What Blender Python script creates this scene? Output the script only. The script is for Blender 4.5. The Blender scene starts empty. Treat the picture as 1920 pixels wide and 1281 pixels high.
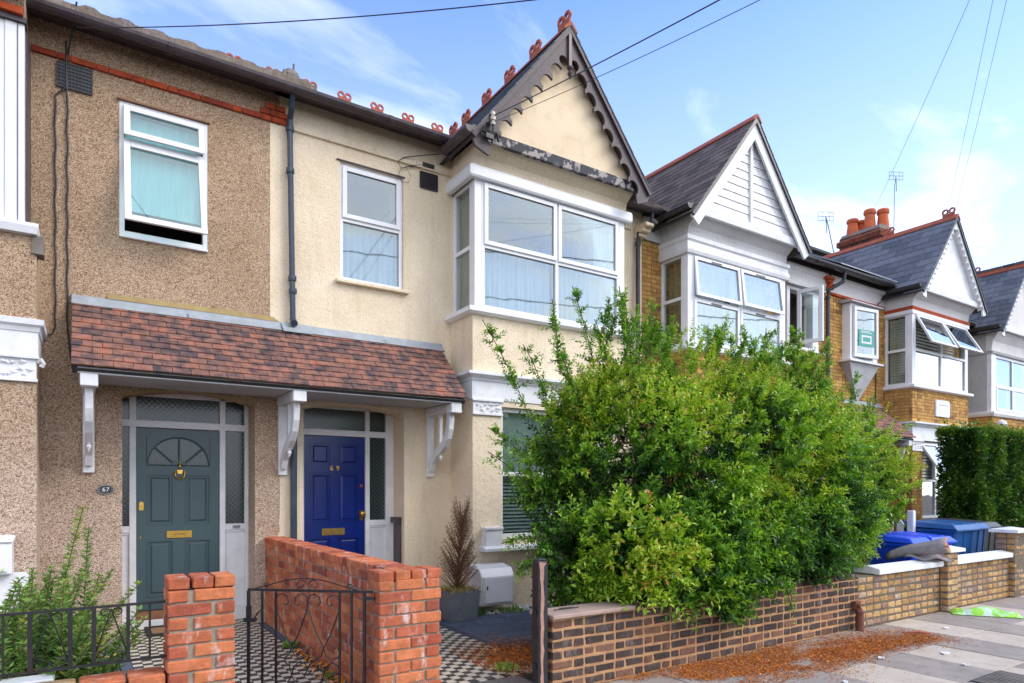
import bpy, math, random
import numpy as np
from mathutils import Vector, Matrix

random.seed(7)
rng = np.random.default_rng(11)
SC = bpy.context.scene
COL = SC.collection
R = math.radians

# ------------------------------------------------------------------ camera
TH = R(56.854)
cam_d = bpy.data.cameras.new('camera'); cam = bpy.data.objects.new('camera', cam_d); COL.objects.link(cam)
cam.location = (0, 0, 1.6); cam.rotation_euler = (R(90), 0, TH - R(90))
cam_d.sensor_width = 36; cam_d.lens = 1229 / 1920 * 36; cam_d.shift_y = (919.5 - 640.5) / 1920
cam_d.clip_end = 1000; cam_d.clip_start = 0.05
SC.camera = cam

# ------------------------------------------------------------------ world, sun, exposure
SUN_EL, SUN_AZ = R(40), R(130)          # azimuth measured clockwise from +Y (north)
sd = Vector((math.sin(SUN_AZ) * math.cos(SUN_EL), math.cos(SUN_AZ) * math.cos(SUN_EL), math.sin(SUN_EL)))
world = bpy.data.worlds.new('World'); SC.world = world; world.use_nodes = True
wn, wl = world.node_tree.nodes, world.node_tree.links
wn.clear()
def WN(t, **k):
    n = wn.new(t)
    for a, b in k.items(): setattr(n, a, b)
    return n
sky = WN('ShaderNodeTexSky', sky_type='NISHITA'); sky.sun_disc = False
sky.sun_elevation = SUN_EL; sky.sun_rotation = SUN_AZ
sky.air_density = 1.0; sky.dust_density = 0.25; sky.ozone_density = 2.2
tc = WN('ShaderNodeTexCoord')
sep = WN('ShaderNodeSeparateXYZ'); wl.new(tc.outputs['Generated'], sep.inputs[0])
# project the direction onto a cloud layer
zc = WN('ShaderNodeMath', operation='MAXIMUM'); wl.new(sep.outputs[2], zc.inputs[0]); zc.inputs[1].default_value = 0.03
za = WN('ShaderNodeMath', operation='ADD'); wl.new(zc.outputs[0], za.inputs[0]); za.inputs[1].default_value = 0.22
dx = WN('ShaderNodeMath', operation='DIVIDE'); wl.new(sep.outputs[0], dx.inputs[0]); wl.new(za.outputs[0], dx.inputs[1])
dy = WN('ShaderNodeMath', operation='DIVIDE'); wl.new(sep.outputs[1], dy.inputs[0]); wl.new(za.outputs[0], dy.inputs[1])
cmb = WN('ShaderNodeCombineXYZ'); wl.new(dx.outputs[0], cmb.inputs[0]); wl.new(dy.outputs[0], cmb.inputs[1])
mp = WN('ShaderNodeMapping'); wl.new(cmb.outputs[0], mp.inputs[0]); mp.inputs['Rotation'].default_value = (0, 0, R(28)); mp.inputs['Scale'].default_value = (0.9, 1.7, 1)
mp.inputs['Location'].default_value = (3.1, 1.7, 0)
n1 = WN('ShaderNodeTexNoise'); wl.new(mp.outputs[0], n1.inputs['Vector']); n1.inputs['Scale'].default_value = 1.5; n1.inputs['Detail'].default_value = 8; n1.inputs['Roughness'].default_value = 0.56; n1.inputs['Distortion'].default_value = 0.35
rp = WN('ShaderNodeValToRGB'); wl.new(n1.outputs[0], rp.inputs[0])
rp.color_ramp.elements[0].position = 0.45; rp.color_ramp.elements[1].position = 0.80
rp.color_ramp.elements[0].color = (0, 0, 0, 1); rp.color_ramp.elements[1].color = (1, 1, 1, 1)
# thicker cloud bank on the street side (the panes show it), thin veil near the horizon
mr = WN('ShaderNodeMapRange'); wl.new(sep.outputs[1], mr.inputs[0]); mr.inputs[1].default_value = 0.0; mr.inputs[2].default_value = -0.5; mr.inputs[3].default_value = 0.0; mr.inputs[4].default_value = 0.75
mh = WN('ShaderNodeMapRange'); wl.new(sep.outputs[2], mh.inputs[0]); mh.inputs[1].default_value = 0.62; mh.inputs[2].default_value = 0.0; mh.inputs[3].default_value = 0.03; mh.inputs[4].default_value = 0.60
ad = WN('ShaderNodeMath', operation='ADD'); wl.new(rp.outputs[0], ad.inputs[0]); wl.new(mr.outputs[0], ad.inputs[1])
ad2 = WN('ShaderNodeMath', operation='MAXIMUM', use_clamp=True); wl.new(ad.outputs[0], ad2.inputs[0]); wl.new(mh.outputs[0], ad2.inputs[1])
ml = WN('ShaderNodeMath', operation='MULTIPLY'); wl.new(ad2.outputs[0], ml.inputs[0]); ml.inputs[1].default_value = 0.9
tint = WN('ShaderNodeMix', data_type='RGBA', blend_type='MULTIPLY'); tint.inputs['Factor'].default_value = 1.0
wl.new(sky.outputs[0], tint.inputs[6]); tint.inputs[7].default_value = (0.93, 1.24, 1.86, 1)
mx = WN('ShaderNodeMix', data_type='RGBA'); wl.new(ml.outputs[0], mx.inputs['Factor']); wl.new(tint.outputs[2], mx.inputs[6]); mx.inputs[7].default_value = (8.8, 8.8, 8.9, 1)
bg = WN('ShaderNodeBackground'); wl.new(mx.outputs[2], bg.inputs[0]); bg.inputs[1].default_value = 0.1
wo = WN('ShaderNodeOutputWorld'); wl.new(bg.outputs[0], wo.inputs[0])
sun_d = bpy.data.lights.new('sun', 'SUN'); sun = bpy.data.objects.new('sun', sun_d); COL.objects.link(sun)
sun_d.energy = 1.2; sun_d.angle = R(30); sun_d.color = (1.0, 0.95, 0.88)
sun.rotation_euler = (-sd).to_track_quat('-Z', 'Y').to_euler(); sun.location = (0, -5, 20)
SC.view_settings.view_transform = 'Standard'; SC.view_settings.look = 'None'
SC.view_settings.exposure = 1.15; SC.view_settings.gamma = 1; SC.view_settings.use_curve_mapping = False
SC.cycles.transparent_max_bounces = 16; SC.cycles.max_bounces = 6; SC.cycles.caustics_reflective = False; SC.cycles.caustics_refractive = False

# ------------------------------------------------------------------ materials
def new_mat(name):
    m = bpy.data.materials.new(name); m.use_nodes = True
    m.node_tree.nodes.clear()
    return m, m.node_tree.nodes, m.node_tree.links
def ramp(ns, stops, const=False):
    r = ns.new('ShaderNodeValToRGB'); cr = r.color_ramp
    if const: cr.interpolation = 'CONSTANT'
    while len(cr.elements) < len(stops): cr.elements.new(0.5)
    for e, (p, c) in zip(cr.elements, stops): e.position = p; e.color = (*c, 1)
    return r
def g3(v): return (v, v, v)
def noise(ns, ls, vec, scale, detail=4, rough=0.55):
    n = ns.new('ShaderNodeTexNoise'); n.inputs['Scale'].default_value = scale; n.inputs['Detail'].default_value = detail; n.inputs['Roughness'].default_value = rough
    if vec is not None: ls.new(vec, n.inputs['Vector'])
    return n
def mixc(ns, ls, fac, a, b, mode='MIX'):
    m = ns.new('ShaderNodeMix'); m.data_type = 'RGBA'; m.blend_type = mode
    for k, x in (('Factor', fac), (6, a), (7, b)):
        if isinstance(x, (int, float)): m.inputs[k].default_value = x
        elif isinstance(x, tuple): m.inputs[k].default_value = (*x, 1)
        else: ls.new(x, m.inputs[k])
    return m.outputs[2]
def math_(ns, ls, op, a, b=0.0, clamp=False):
    m = ns.new('ShaderNodeMath'); m.operation = op; m.use_clamp = clamp
    for i, x in enumerate((a, b)):
        if isinstance(x, (int, float)): m.inputs[i].default_value = x
        else: ls.new(x, m.inputs[i])
    return m.outputs[0]
def finish(ns, ls, col, rough=0.6, metal=0.0, spec=0.5, bump=None, bstr=0.3, bdist=0.01, extra=None):
    b = ns.new('ShaderNodeBsdfPrincipled'); o = ns.new('ShaderNodeOutputMaterial'); ls.new(b.outputs[0], o.inputs[0])
    if isinstance(col, tuple): b.inputs['Base Color'].default_value = (*col, 1)
    else: ls.new(col, b.inputs['Base Color'])
    if isinstance(rough, (int, float)): b.inputs['Roughness'].default_value = rough
    else: ls.new(rough, b.inputs['Roughness'])
    b.inputs['Metallic'].default_value = metal; b.inputs['Specular IOR Level'].default_value = spec
    if bump is not None:
        bp = ns.new('ShaderNodeBump'); bp.inputs['Strength'].default_value = bstr; bp.inputs['Distance'].default_value = bdist
        ls.new(bump, bp.inputs['Height']); ls.new(bp.outputs[0], b.inputs['Normal'])
    return b
def pos(ns): return ns.new('ShaderNodeNewGeometry').outputs['Position']
def rnd01(ns, ls):
    oi = ns.new('ShaderNodeObjectInfo'); at = ns.new('ShaderNodeAttribute'); at.attribute_name = 'rnd'
    return math_(ns, ls, 'FRACT', math_(ns, ls, 'ADD', oi.outputs['Random'], at.outputs['Fac']))

def simple(name, c1, c2=None, scale=3, rough=0.5, metal=0, spec=0.5, bstr=0.0, bscale=60, grime=0.0, gcol=(0.12, 0.1, 0.07)):
    m, ns, ls = new_mat(name); p = pos(ns)
    c2 = c2 or tuple(x * 0.85 for x in c1)
    n = noise(ns, ls, p, scale, 5); r = ramp(ns, [(0.35, c1), (0.7, c2)]); ls.new(n.outputs[0], r.inputs[0]); col = r.outputs[0]
    if grime:
        g = noise(ns, ls, p, 7, 7, 0.7); gr = ramp(ns, [(0.5, g3(0)), (0.78, g3(grime))]); ls.new(g.outputs[0], gr.inputs[0])
        col = mixc(ns, ls, gr.outputs[0], col, gcol)
    bn = noise(ns, ls, p, bscale, 3).outputs[0] if bstr else None
    finish(ns, ls, col, rough, metal, spec, bn, bstr, 0.01)
    return m

def pebbledash(name, stops, soot=None):
    m, ns, ls = new_mat(name); p = pos(ns)
    v = ns.new('ShaderNodeTexVoronoi'); v.inputs['Scale'].default_value = 135; ls.new(p, v.inputs['Vector'])
    sp = ns.new('ShaderNodeSeparateColor'); ls.new(v.outputs['Color'], sp.inputs[0])
    r = ramp(ns, stops); ls.new(sp.outputs[0], r.inputs[0]); col = r.outputs[0]
    # dark gaps between the chips
    gp = ramp(ns, [(0.35, g3(1.0)), (0.8, g3(0.62))]); ls.new(v.outputs['Distance'], gp.inputs[0])
    col = mixc(ns, ls, 1.0, col, gp.outputs[0], 'MULTIPLY')
    big = noise(ns, ls, p, 1.1, 5); br = ramp(ns, [(0.3, (0.84, 0.8, 0.72)), (0.7, (1.1, 1.08, 1.06))]); ls.new(big.outputs[0], br.inputs[0])
    col = mixc(ns, ls, 1.0, col, br.outputs[0], 'MULTIPLY')
    # browner and darker higher up, paler and pinker at the bottom
    sx = ns.new('ShaderNodeSeparateXYZ'); ls.new(p, sx.inputs[0])
    wn_ = noise(ns, ls, p, 2.0, 4)
    zz = math_(ns, ls, 'ADD', sx.outputs[2], math_(ns, ls, 'MULTIPLY', wn_.outputs[0], 1.2))
    mr_ = ns.new('ShaderNodeMapRange'); ls.new(zz, mr_.inputs[0]); mr_.inputs[1].default_value = 1.4; mr_.inputs[2].default_value = 3.6
    col = mixc(ns, ls, mr_.outputs[0], mixc(ns, ls, 1.0, col, (1.12, 1.06, 1.06), 'MULTIPLY'), mixc(ns, ls, 1.0, col, (0.98, 0.85, 0.72), 'MULTIPLY'))
    bn = math_(ns, ls, 'SUBTRACT', 1.0, v.outputs['Distance'])
    finish(ns, ls, col, 0.9, 0, 0.2, bn, 0.7, 0.012)
    return m

def roughcast(name, c1, c2, stain=(0.3, 0.22, 0.12), samt=0.35):
    m, ns, ls = new_mat(name); p = pos(ns)
    n = noise(ns, ls, p, 1.6, 6); r = ramp(ns, [(0.3, c1), (0.72, c2)]); ls.new(n.outputs[0], r.inputs[0]); col = r.outputs[0]
    mps = ns.new('ShaderNodeMapping'); mps.inputs['Scale'].default_value = (5, 5, 0.7); ls.new(p, mps.inputs[0])
    s = noise(ns, ls, mps.outputs[0], 1.6, 7, 0.7); sr = ramp(ns, [(0.52, g3(0)), (0.85, g3(samt))]); ls.new(s.outputs[0], sr.inputs[0])
    col = mixc(ns, ls, sr.outputs[0], col, stain)
    a = noise(ns, ls, p, 42, 4, 0.6); b_ = noise(ns, ls, p, 13, 3, 0.5)
    h = math_(ns, ls, 'ADD', a.outputs[0], math_(ns, ls, 'MULTIPLY', b_.outputs[0], 0.8))
    ar = ramp(ns, [(0.30, g3(0.80)), (0.5, g3(1.0))]); ls.new(a.outputs[0], ar.inputs[0])
    col = mixc(ns, ls, 1.0, col, ar.outputs[0], 'MULTIPLY')
    finish(ns, ls, col, 0.85, 0, 0.2, h, 0.55, 0.016)
    return m

def brickmat(name, stops, white=0.0, mottle=0.0, soot=0.0, bscale=45, wcol=(0.72, 0.68, 0.66)):
    m, ns, ls = new_mat(name); p = pos(ns); k = rnd01(ns, ls)
    if mottle:
        mn = noise(ns, ls, p, 9, 3, .5); mq = ns.new('ShaderNodeMapRange'); ls.new(mn.outputs[0], mq.inputs[0]); mq.inputs[1].default_value = .33; mq.inputs[2].default_value = .67
        k = math_(ns, ls, 'ADD', math_(ns, ls, 'MULTIPLY', k, 1 - mottle), math_(ns, ls, 'MULTIPLY', mq.outputs[0], mottle))
    r = ramp(ns, stops); ls.new(k, r.inputs[0]); col = r.outputs[0]
    n = noise(ns, ls, p, 14, 6, 0.65); nr = ramp(ns, [(0.3, g3(0.72)), (0.7, g3(1.18))]); ls.new(n.outputs[0], nr.inputs[0])
    col = mixc(ns, ls, 1.0, col, nr.outputs[0], 'MULTIPLY')
    if white:
        mps = ns.new('ShaderNodeMapping'); mps.inputs['Scale'].default_value = (6, 6, 2.6); ls.new(p, mps.inputs[0])
        w = noise(ns, ls, mps.outputs[0], 1.5, 8, 0.68); wr = ramp(ns, [(0.56, g3(0)), (0.70, g3(white * .85))]); ls.new(w.outputs[0], wr.inputs[0])
        col = mixc(ns, ls, wr.outputs[0], col, wcol)
    if soot:
        s = noise(ns, ls, p, 3.3, 8, 0.7); sr = ramp(ns, [(0.5, g3(0)), (0.7, g3(soot))]); ls.new(s.outputs[0], sr.inputs[0])
        col = mixc(ns, ls, sr.outputs[0], col, (0.035, 0.028, 0.022))
    bn = noise(ns, ls, p, bscale, 6, 0.7).outputs[0]
    finish(ns, ls, col, 0.88, 0, 0.2, bn, 0.55, 0.012)
    return m

M_ = {}
M_['pebble'] = pebbledash('pebbledash_brown', [(0.0, (0.15, 0.095, 0.07)), (0.13, (0.33, 0.24, 0.18)), (0.38, (0.54, 0.435, 0.34)), (0.75, (0.70, 0.595, 0.50)), (1.0, (0.84, 0.78, 0.73))])
M_['cream'] = roughcast('cream_roughcast', (0.83, 0.71, 0.54), (0.74, 0.61, 0.44), (0.42, 0.31, 0.18), 0.42)
M_['creamsmooth'] = simple('cream_render', (0.78, 0.64, 0.45), (0.70, 0.55, 0.37), 1.5, 0.8, bstr=0.12, bscale=90, grime=0.3, gcol=(0.4, 0.26, 0.12))
M_['whitecast'] = roughcast('white_roughcast', (0.74, 0.73, 0.73), (0.64, 0.63, 0.64), (0.3, 0.29, 0.28), 0.3)
M_['ochre'] = simple('ochre_mortar', (0.36, 0.27, 0.12), (0.28, 0.2, 0.09), 8, 0.9, bstr=0.4)
M_['upvc'] = simple('white_plastic', (0.80, 0.81, 0.84), (0.72, 0.73, 0.76), 2, 0.32, bstr=0.0, grime=0.18, gcol=(0.4, 0.4, 0.4))
M_['paintwhite'] = simple('white_paint', (0.78, 0.79, 0.82), (0.66, 0.67, 0.7), 5, 0.5, bstr=0.15, bscale=40, grime=0.3, gcol=(0.33, 0.33, 0.32))
M_['palegrey'] = simple('pale_grey_paint', (0.46, 0.47, 0.49), (0.38, 0.39, 0.41), 3, 0.55, bstr=0.1, grime=0.25)
M_['gutter'] = simple('brown_black_gutter', (0.045, 0.032, 0.04), (0.075, 0.055, 0.06), 9, 0.42, grime=0.3, gcol=(0.2, 0.16, 0.13))
M_['blackplastic'] = simple('black_plastic', (0.02, 0.02, 0.024), (0.035, 0.035, 0.04), 9, 0.35)
M_['pipeblue'] = simple('blue_black_pipe', (0.022, 0.04, 0.065), (0.04, 0.062, 0.09), 8, 0.35)
M_['barge'] = simple('weathered_dark_paint', (0.06, 0.038, 0.045), (0.035, 0.024, 0.03), 10, 0.55, bstr=0.3, bscale=30, grime=0.3, gcol=(0.13, 0.10, 0.095))
M_['lead'] = simple('lead_flashing', (0.34, 0.38, 0.42), (0.22, 0.25, 0.28), 7, 0.5, bstr=0.2, bscale=18, grime=0.35, gcol=(0.5, 0.5, 0.5))
M_['terracotta'] = simple('terracotta', (0.42, 0.10, 0.045), (0.30, 0.07, 0.035), 9, 0.75, bstr=0.3, grime=0.4, gcol=(0.1, 0.05, 0.03))
M_['redband'] = brickmat('red_rubbed_brick', [(0, (0.50, 0.09, 0.03)), (0.5, (0.40, 0.075, 0.035)), (1, (0.30, 0.055, 0.03))], soot=0.35)
M_['redbrick'] = brickmat('red_orange_brick', [(0, (0.36, 0.085, 0.045)), (0.35, (0.52, 0.15, 0.07)), (0.6, (0.60, 0.20, 0.085)), (0.85, (0.46, 0.12, 0.065)), (1, (0.26, 0.075, 0.05))], white=0.85, soot=0.42)
M_['darkbrick'] = brickmat('dark_engineering_brick', [(0, (0.055, 0.042, 0.038)), (0.5, (0.09, 0.066, 0.058)), (0.78, (0.075, 0.052, 0.045)), (0.9, (0.17, 0.085, 0.055)), (1, (0.22, 0.12, 0.08))], white=0.38, bscale=35, wcol=(0.42, 0.34, 0.3))
M_['stock'] = brickmat('yellow_stock_brick', [(0, (0.32, 0.19, 0.10)), (0.25, (0.50, 0.30, 0.11)), (0.5, (0.56, 0.37, 0.18)), (0.75, (0.45, 0.23, 0.10)), (0.9, (0.26, 0.18, 0.15)), (1, (0.5, 0.38, 0.26))], white=0.35, soot=0.45)
M_['housebrick'] = brickmat('golden_stock_brick', [(0, (0.42, 0.23, 0.075)), (0.35, (0.60, 0.35, 0.11)), (0.7, (0.52, 0.28, 0.085)), (0.92, (0.40, 0.21, 0.075)), (1, (0.24, 0.13, 0.06))], soot=0.45)
M_['chimbrick'] = brickmat('sooty_red_brick', [(0, (0.20, 0.05, 0.03)), (0.5, (0.27, 0.07, 0.035)), (1, (0.10, 0.04, 0.03))], soot=0.6)
M_['mortar'] = simple('grey_mortar', (0.36, 0.31, 0.24), (0.24, 0.20, 0.15), 12, 0.95, bstr=0.5, bscale=50, grime=0.4)
M_['darkmortar'] = simple('sooty_mortar', (0.17, 0.13, 0.09), (0.10, 0.08, 0.06), 12, 0.95, bstr=0.5, bscale=50)
M_['omortar'] = simple('orange_mortar', (0.50, 0.28, 0.14), (0.36, 0.19, 0.095), 8, 0.95, bstr=0.5, bscale=50, grime=0.35)
M_['tile'] = brickmat('brindled_clay_tile', [(0.1, (0.075, 0.058, 0.066)), (0.35, (0.13, 0.082, 0.078)), (0.5, (0.20, 0.105, 0.085)), (0.65, (0.25, 0.125, 0.095)), (0.85, (0.31, 0.135, 0.095)), (1, (0.36, 0.12, 0.075))], mottle=.6, soot=0.12)
M_['slate'] = brickmat('grey_slate', [(0, (0.10, 0.11, 0.13)), (0.5, (0.145, 0.155, 0.18)), (1, (0.19, 0.20, 0.225))], white=0.0)
M_['oldslate'] = brickmat('brown_grey_tile', [(0, (0.095, 0.072, 0.066)), (0.5, (0.14, 0.11, 0.10)), (1, (0.19, 0.15, 0.14))], soot=0.3)
M_['concretetile'] = brickmat('mossy_concrete_tile', [(0, (0.20, 0.16, 0.13)), (0.5, (0.26, 0.21, 0.18)), (1, (0.18, 0.15, 0.14))], white=0.4, soot=0.4)
M_['roofdark'] = simple('roof_underside', (0.05, 0.045, 0.045), None, 3, 0.8)
M_['iron'] = simple('black_iron', (0.012, 0.012, 0.014), (0.022, 0.021, 0.022), 20, 0.4, grime=0.25, gcol=(0.12, 0.04, 0.02))
M_['brass'] = simple('brass', (0.72, 0.45, 0.10), (0.6, 0.36, 0.08), 20, 0.28, metal=1)
M_['oldbrass'] = simple('dull_brass', (0.42, 0.27, 0.08), (0.3, 0.2, 0.07), 20, 0.42, metal=0.8)
M_['tealdoor'] = simple('grey_teal_gloss_paint', (0.048, 0.088, 0.10), (0.052, 0.095, 0.108), 2, 0.35, bstr=0.04)
M_['bluedoor'] = simple('royal_blue_gloss_paint', (0.004, 0.017, 0.155), (0.006, 0.022, 0.19), 2, 0.25, bstr=0.05)
M_['wood'] = simple('brown_wood', (0.26, 0.12, 0.06), (0.18, 0.08, 0.04), 12, 0.6, bstr=0.2)
M_['mat'] = simple('coir', (0.34, 0.20, 0.11), (0.25, 0.14, 0.08), 60, 0.95, bstr=0.6, bscale=200)
M_['rubber'] = simple('black_rubber', (0.02, 0.02, 0.02), None, 9, 0.7)
M_['tilewhite'] = simple('cream_floor_tile', (0.68, 0.61, 0.47), (0.56, 0.50, 0.38), 6, 0.5, grime=0.3)
M_['tileblack'] = simple('black_floor_tile', (0.04, 0.036, 0.036), (0.07, 0.06, 0.055), 9, 0.5)
M_['grout'] = simple('grout', (0.16, 0.14, 0.12), (0.12, 0.10, 0.09), 12, 0.9)
M_['concrete'] = simple('old_concrete', (0.24, 0.21, 0.18), (0.15, 0.13, 0.11), 4, 0.9, bstr=0.4, bscale=50, grime=0.5, gcol=(0.07, 0.06, 0.04))
M_['slab_pale'] = simple('pale_paving_slab', (0.52, 0.45, 0.37), (0.44, 0.37, 0.30), 3, 0.85, bstr=0.25, bscale=70, grime=0.45, gcol=(0.25, 0.17, 0.12))
M_['slab_dark'] = simple('brown_grey_paving_slab', (0.33, 0.285, 0.25), (0.25, 0.215, 0.19), 3, 0.9, bstr=0.35, bscale=70, grime=0.6, gcol=(0.13, 0.08, 0.055))
M_['slatepave'] = brickmat('blue_grey_slate_paving', [(0, (0.075, 0.09, 0.12)), (0.5, (0.10, 0.118, 0.15)), (1, (0.12, 0.135, 0.165))], bscale=25)
M_['soil'] = simple('dark_soil', (0.07, 0.045, 0.028), (0.12, 0.08, 0.05), 9, 1.0, bstr=0.8, bscale=40, grime=0.3)
M_['asphalt'] = simple('asphalt', (0.05, 0.05, 0.052), (0.07, 0.07, 0.07), 6, 0.9, bstr=0.5, bscale=120)
M_['stonecap'] = simple('pinkish_cap_stone', (0.42, 0.30, 0.25), (0.34, 0.25, 0.21), 5, 0.85, bstr=0.2, grime=0.4, gcol=(0.15, 0.12, 0.09))
M_['zinc'] = simple('grey_planter', (0.17, 0.20, 0.235), (0.13, 0.15, 0.18), 5, 0.6, grime=0.6, gcol=(0.32, 0.26, 0.2))
M_['binblue'] = simple('bright_blue_plastic', (0.012, 0.07, 0.68), (0.014, 0.08, 0.74), 3, 0.38, bstr=0.03)
M_['binnavy'] = simple('dark_blue_plastic', (0.008, 0.075, 0.24), (0.010, 0.09, 0.28), 3, 0.4, bstr=0.03)
M_['binblack'] = simple('charcoal_plastic', (0.03, 0.033, 0.04), None, 3, 0.45)
M_['carpet'] = simple('grey_carpet_backing', (0.30, 0.27, 0.28), (0.22, 0.20, 0.21), 12, 0.95, bstr=0.4, bscale=160)
M_['carpetpile'] = simple('pink_beige_carpet_pile', (0.55, 0.30, 0.19), (0.45, 0.26, 0.18), 30, 0.98, bstr=0.6, bscale=200)
M_['bark'] = simple('brown_bark', (0.16, 0.085, 0.05), (0.10, 0.055, 0.035), 25, 0.9, bstr=0.4)
M_['pebblew'] = simple('white_pebble', (0.72, 0.70, 0.67), (0.58, 0.56, 0.53), 9, 0.7)
M_['curtain'] = None
M_['clay'] = simple('clay_pot', (0.60, 0.13, 0.035), (0.45, 0.09, 0.03), 5, 0.8, bstr=0.15, grime=0.3, gcol=(0.2, 0.06, 0.03))
M_['alum'] = simple('grey_aluminium', (0.25, 0.25, 0.26), None, 9, 0.4, metal=0.7)
M_['ceramic'] = simple('cream_ceramic', (0.62, 0.58, 0.48), None, 9, 0.25)
M_['cable'] = simple('black_cable', (0.03, 0.03, 0.035), None, 9, 0.6)
M_['wiregrey'] = simple('weathered_grey_cable', (0.35, 0.38, 0.42), None, 9, 0.6)
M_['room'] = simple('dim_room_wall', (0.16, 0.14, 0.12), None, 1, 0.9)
M_['blind'] = simple('pale_blind', (0.60, 0.66, 0.66), (0.52, 0.58, 0.58), 4, 0.6)
M_['shutter'] = simple('cream_shutter', (0.68, 0.66, 0.57), None, 4, 0.6)
M_['rust'] = simple('rusty_brown_iron', (0.11, 0.035, 0.025), (0.18, 0.06, 0.035), 14, 0.7, bstr=0.3)
M_['peelpink'] = simple('bare_pink_timber', (0.42, 0.25, 0.19), (0.30, 0.16, 0.12), 18, 0.8, bstr=0.3)
M_['teal'] = simple('teal_print', (0.05, 0.36, 0.30), None, 4, 0.5)
M_['rubbish'] = simple('torn_paper', (0.7, 0.7, 0.68), None, 4, 0.8)

def curtain_mat(name, c, tr=0.35):
    m, ns, ls = new_mat(name); p = pos(ns)
    d = ns.new('ShaderNodeBsdfDiffuse'); t = ns.new('ShaderNodeBsdfTranslucent'); mxs = ns.new('ShaderNodeMixShader'); o = ns.new('ShaderNodeOutputMaterial')
    mps = ns.new('ShaderNodeMapping'); mps.inputs['Scale'].default_value = (14, 14, 1.5); ls.new(p, mps.inputs[0])
    n = noise(ns, ls, mps.outputs[0], 1.5, 4); r = ramp(ns, [(0.3, c), (0.7, tuple(x * 0.8 for x in c))]); ls.new(n.outputs[0], r.inputs[0])
    ls.new(r.outputs[0], d.inputs[0]); ls.new(r.outputs[0], t.inputs[0]); mxs.inputs[0].default_value = tr
    ls.new(d.outputs[0], mxs.inputs[1]); ls.new(t.outputs[0], mxs.inputs[2]); ls.new(mxs.outputs[0], o.inputs[0])
    return m
M_['net'] = curtain_mat('net_curtain', (0.88, 0.93, 0.94))
M_['bluecurtain'] = curtain_mat('pale_blue_curtain', (0.62, 0.68, 0.80))
M_['tancurtain'] = curtain_mat('grey_tan_curtain', (0.34, 0.31, 0.26), 0.2)
M_['aqua'] = curtain_mat('sky_tinted_blind', (0.55, 0.80, 0.80), 0.2)  # aqua is sky reflected in the pane, painted into the blind

def glass(name, tintc=(1, 1, 1), base=0.2, edge=0.75, rough=0.02):
    m, ns, ls = new_mat(name)
    lw = ns.new('ShaderNodeLayerWeight'); lw.inputs[0].default_value = 0.3
    mr_ = ns.new('ShaderNodeMapRange'); ls.new(lw.outputs['Fresnel'], mr_.inputs[0]); mr_.inputs[3].default_value = base; mr_.inputs[4].default_value = edge
    t = ns.new('ShaderNodeBsdfTransparent'); t.inputs[0].default_value = (*tintc, 1)
    g = ns.new('ShaderNodeBsdfGlossy'); g.inputs['Roughness'].default_value = rough; g.inputs[0].default_value = (0.92, 0.97, 1.0, 1)
    x = ns.new('ShaderNodeMixShader'); o = ns.new('ShaderNodeOutputMaterial')
    # old glass is never quite flat
    n = noise(ns, ls, pos(ns), 2.2, 2); bp = ns.new('ShaderNodeBump'); bp.inputs['Strength'].default_value = 0.015; bp.inputs['Distance'].default_value = 0.05
    ls.new(n.outputs[0], bp.inputs['Height']); ls.new(bp.outputs[0], g.inputs['Normal'])
    ls.new(mr_.outputs[0], x.inputs[0]); ls.new(t.outputs[0], x.inputs[1]); ls.new(g.outputs[0], x.inputs[2]); ls.new(x.outputs[0], o.inputs[0])
    return m
M_['glass'] = glass('window_glass', (0.90, 0.97, 0.97), 0.13, 0.65)
M_['glassbright'] = glass('window_glass_bright', (0.9, 0.97, 1.0), 0.62, 0.95)
M_['glasslow'] = glass('window_glass_low', (0.80, 0.97, 0.98), 0.10, 0.5)  # mirror kept low; the aqua tint paints in the reflected sky
M_['glassclear'] = glass('window_glass_clear', (0.9, 0.96, 0.96), 0.10, 0.6)
def etched():
    m, ns, ls = new_mat('etched_glass'); p = pos(ns)
    mps = ns.new('ShaderNodeMapping'); mps.inputs['Rotation'].default_value = (0, R(45), 0); ls.new(p, mps.inputs[0])
    c = ns.new('ShaderNodeTexVoronoi'); c.inputs['Scale'].default_value = 24; c.inputs['Randomness'].default_value = 0.05; ls.new(mps.outputs[0], c.inputs['Vector'])
    r = ramp(ns, [(0.25, (0.018, 0.028, 0.028)), (0.5, (0.05, 0.072, 0.072))]); ls.new(c.outputs['Distance'], r.inputs[0])
    finish(ns, ls, r.outputs[0], 0.16, 0, 0.6, c.outputs['Distance'], 0.06, 0.01)
    return m
M_['etched'] = etched()
def leafmat(name, stops, rough=0.36, tr=0.28):
    m, ns, ls = new_mat(name); at = ns.new('ShaderNodeAttribute'); at.attribute_name = 'rnd'
    r = ramp(ns, stops); ls.new(at.outputs['Fac'], r.inputs[0])
    b = ns.new('ShaderNodeBsdfPrincipled'); b.inputs['Roughness'].default_value = rough; b.inputs['Specular IOR Level'].default_value = 0.4
    t = ns.new('ShaderNodeBsdfTranslucent'); x = ns.new('ShaderNodeMixShader'); o = ns.new('ShaderNodeOutputMaterial'); x.inputs[0].default_value = tr
    ls.new(r.outputs[0], b.inputs['Base Color']); br = mixc(ns, ls, 1.0, r.outputs[0], (1.3, 1.4, 0.6), 'MULTIPLY'); ls.new(br, t.inputs[0])
    ls.new(b.outputs[0], x.inputs[1]); ls.new(t.outputs[0], x.inputs[2]); ls.new(x.outputs[0], o.inputs[0])
    return m
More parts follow.
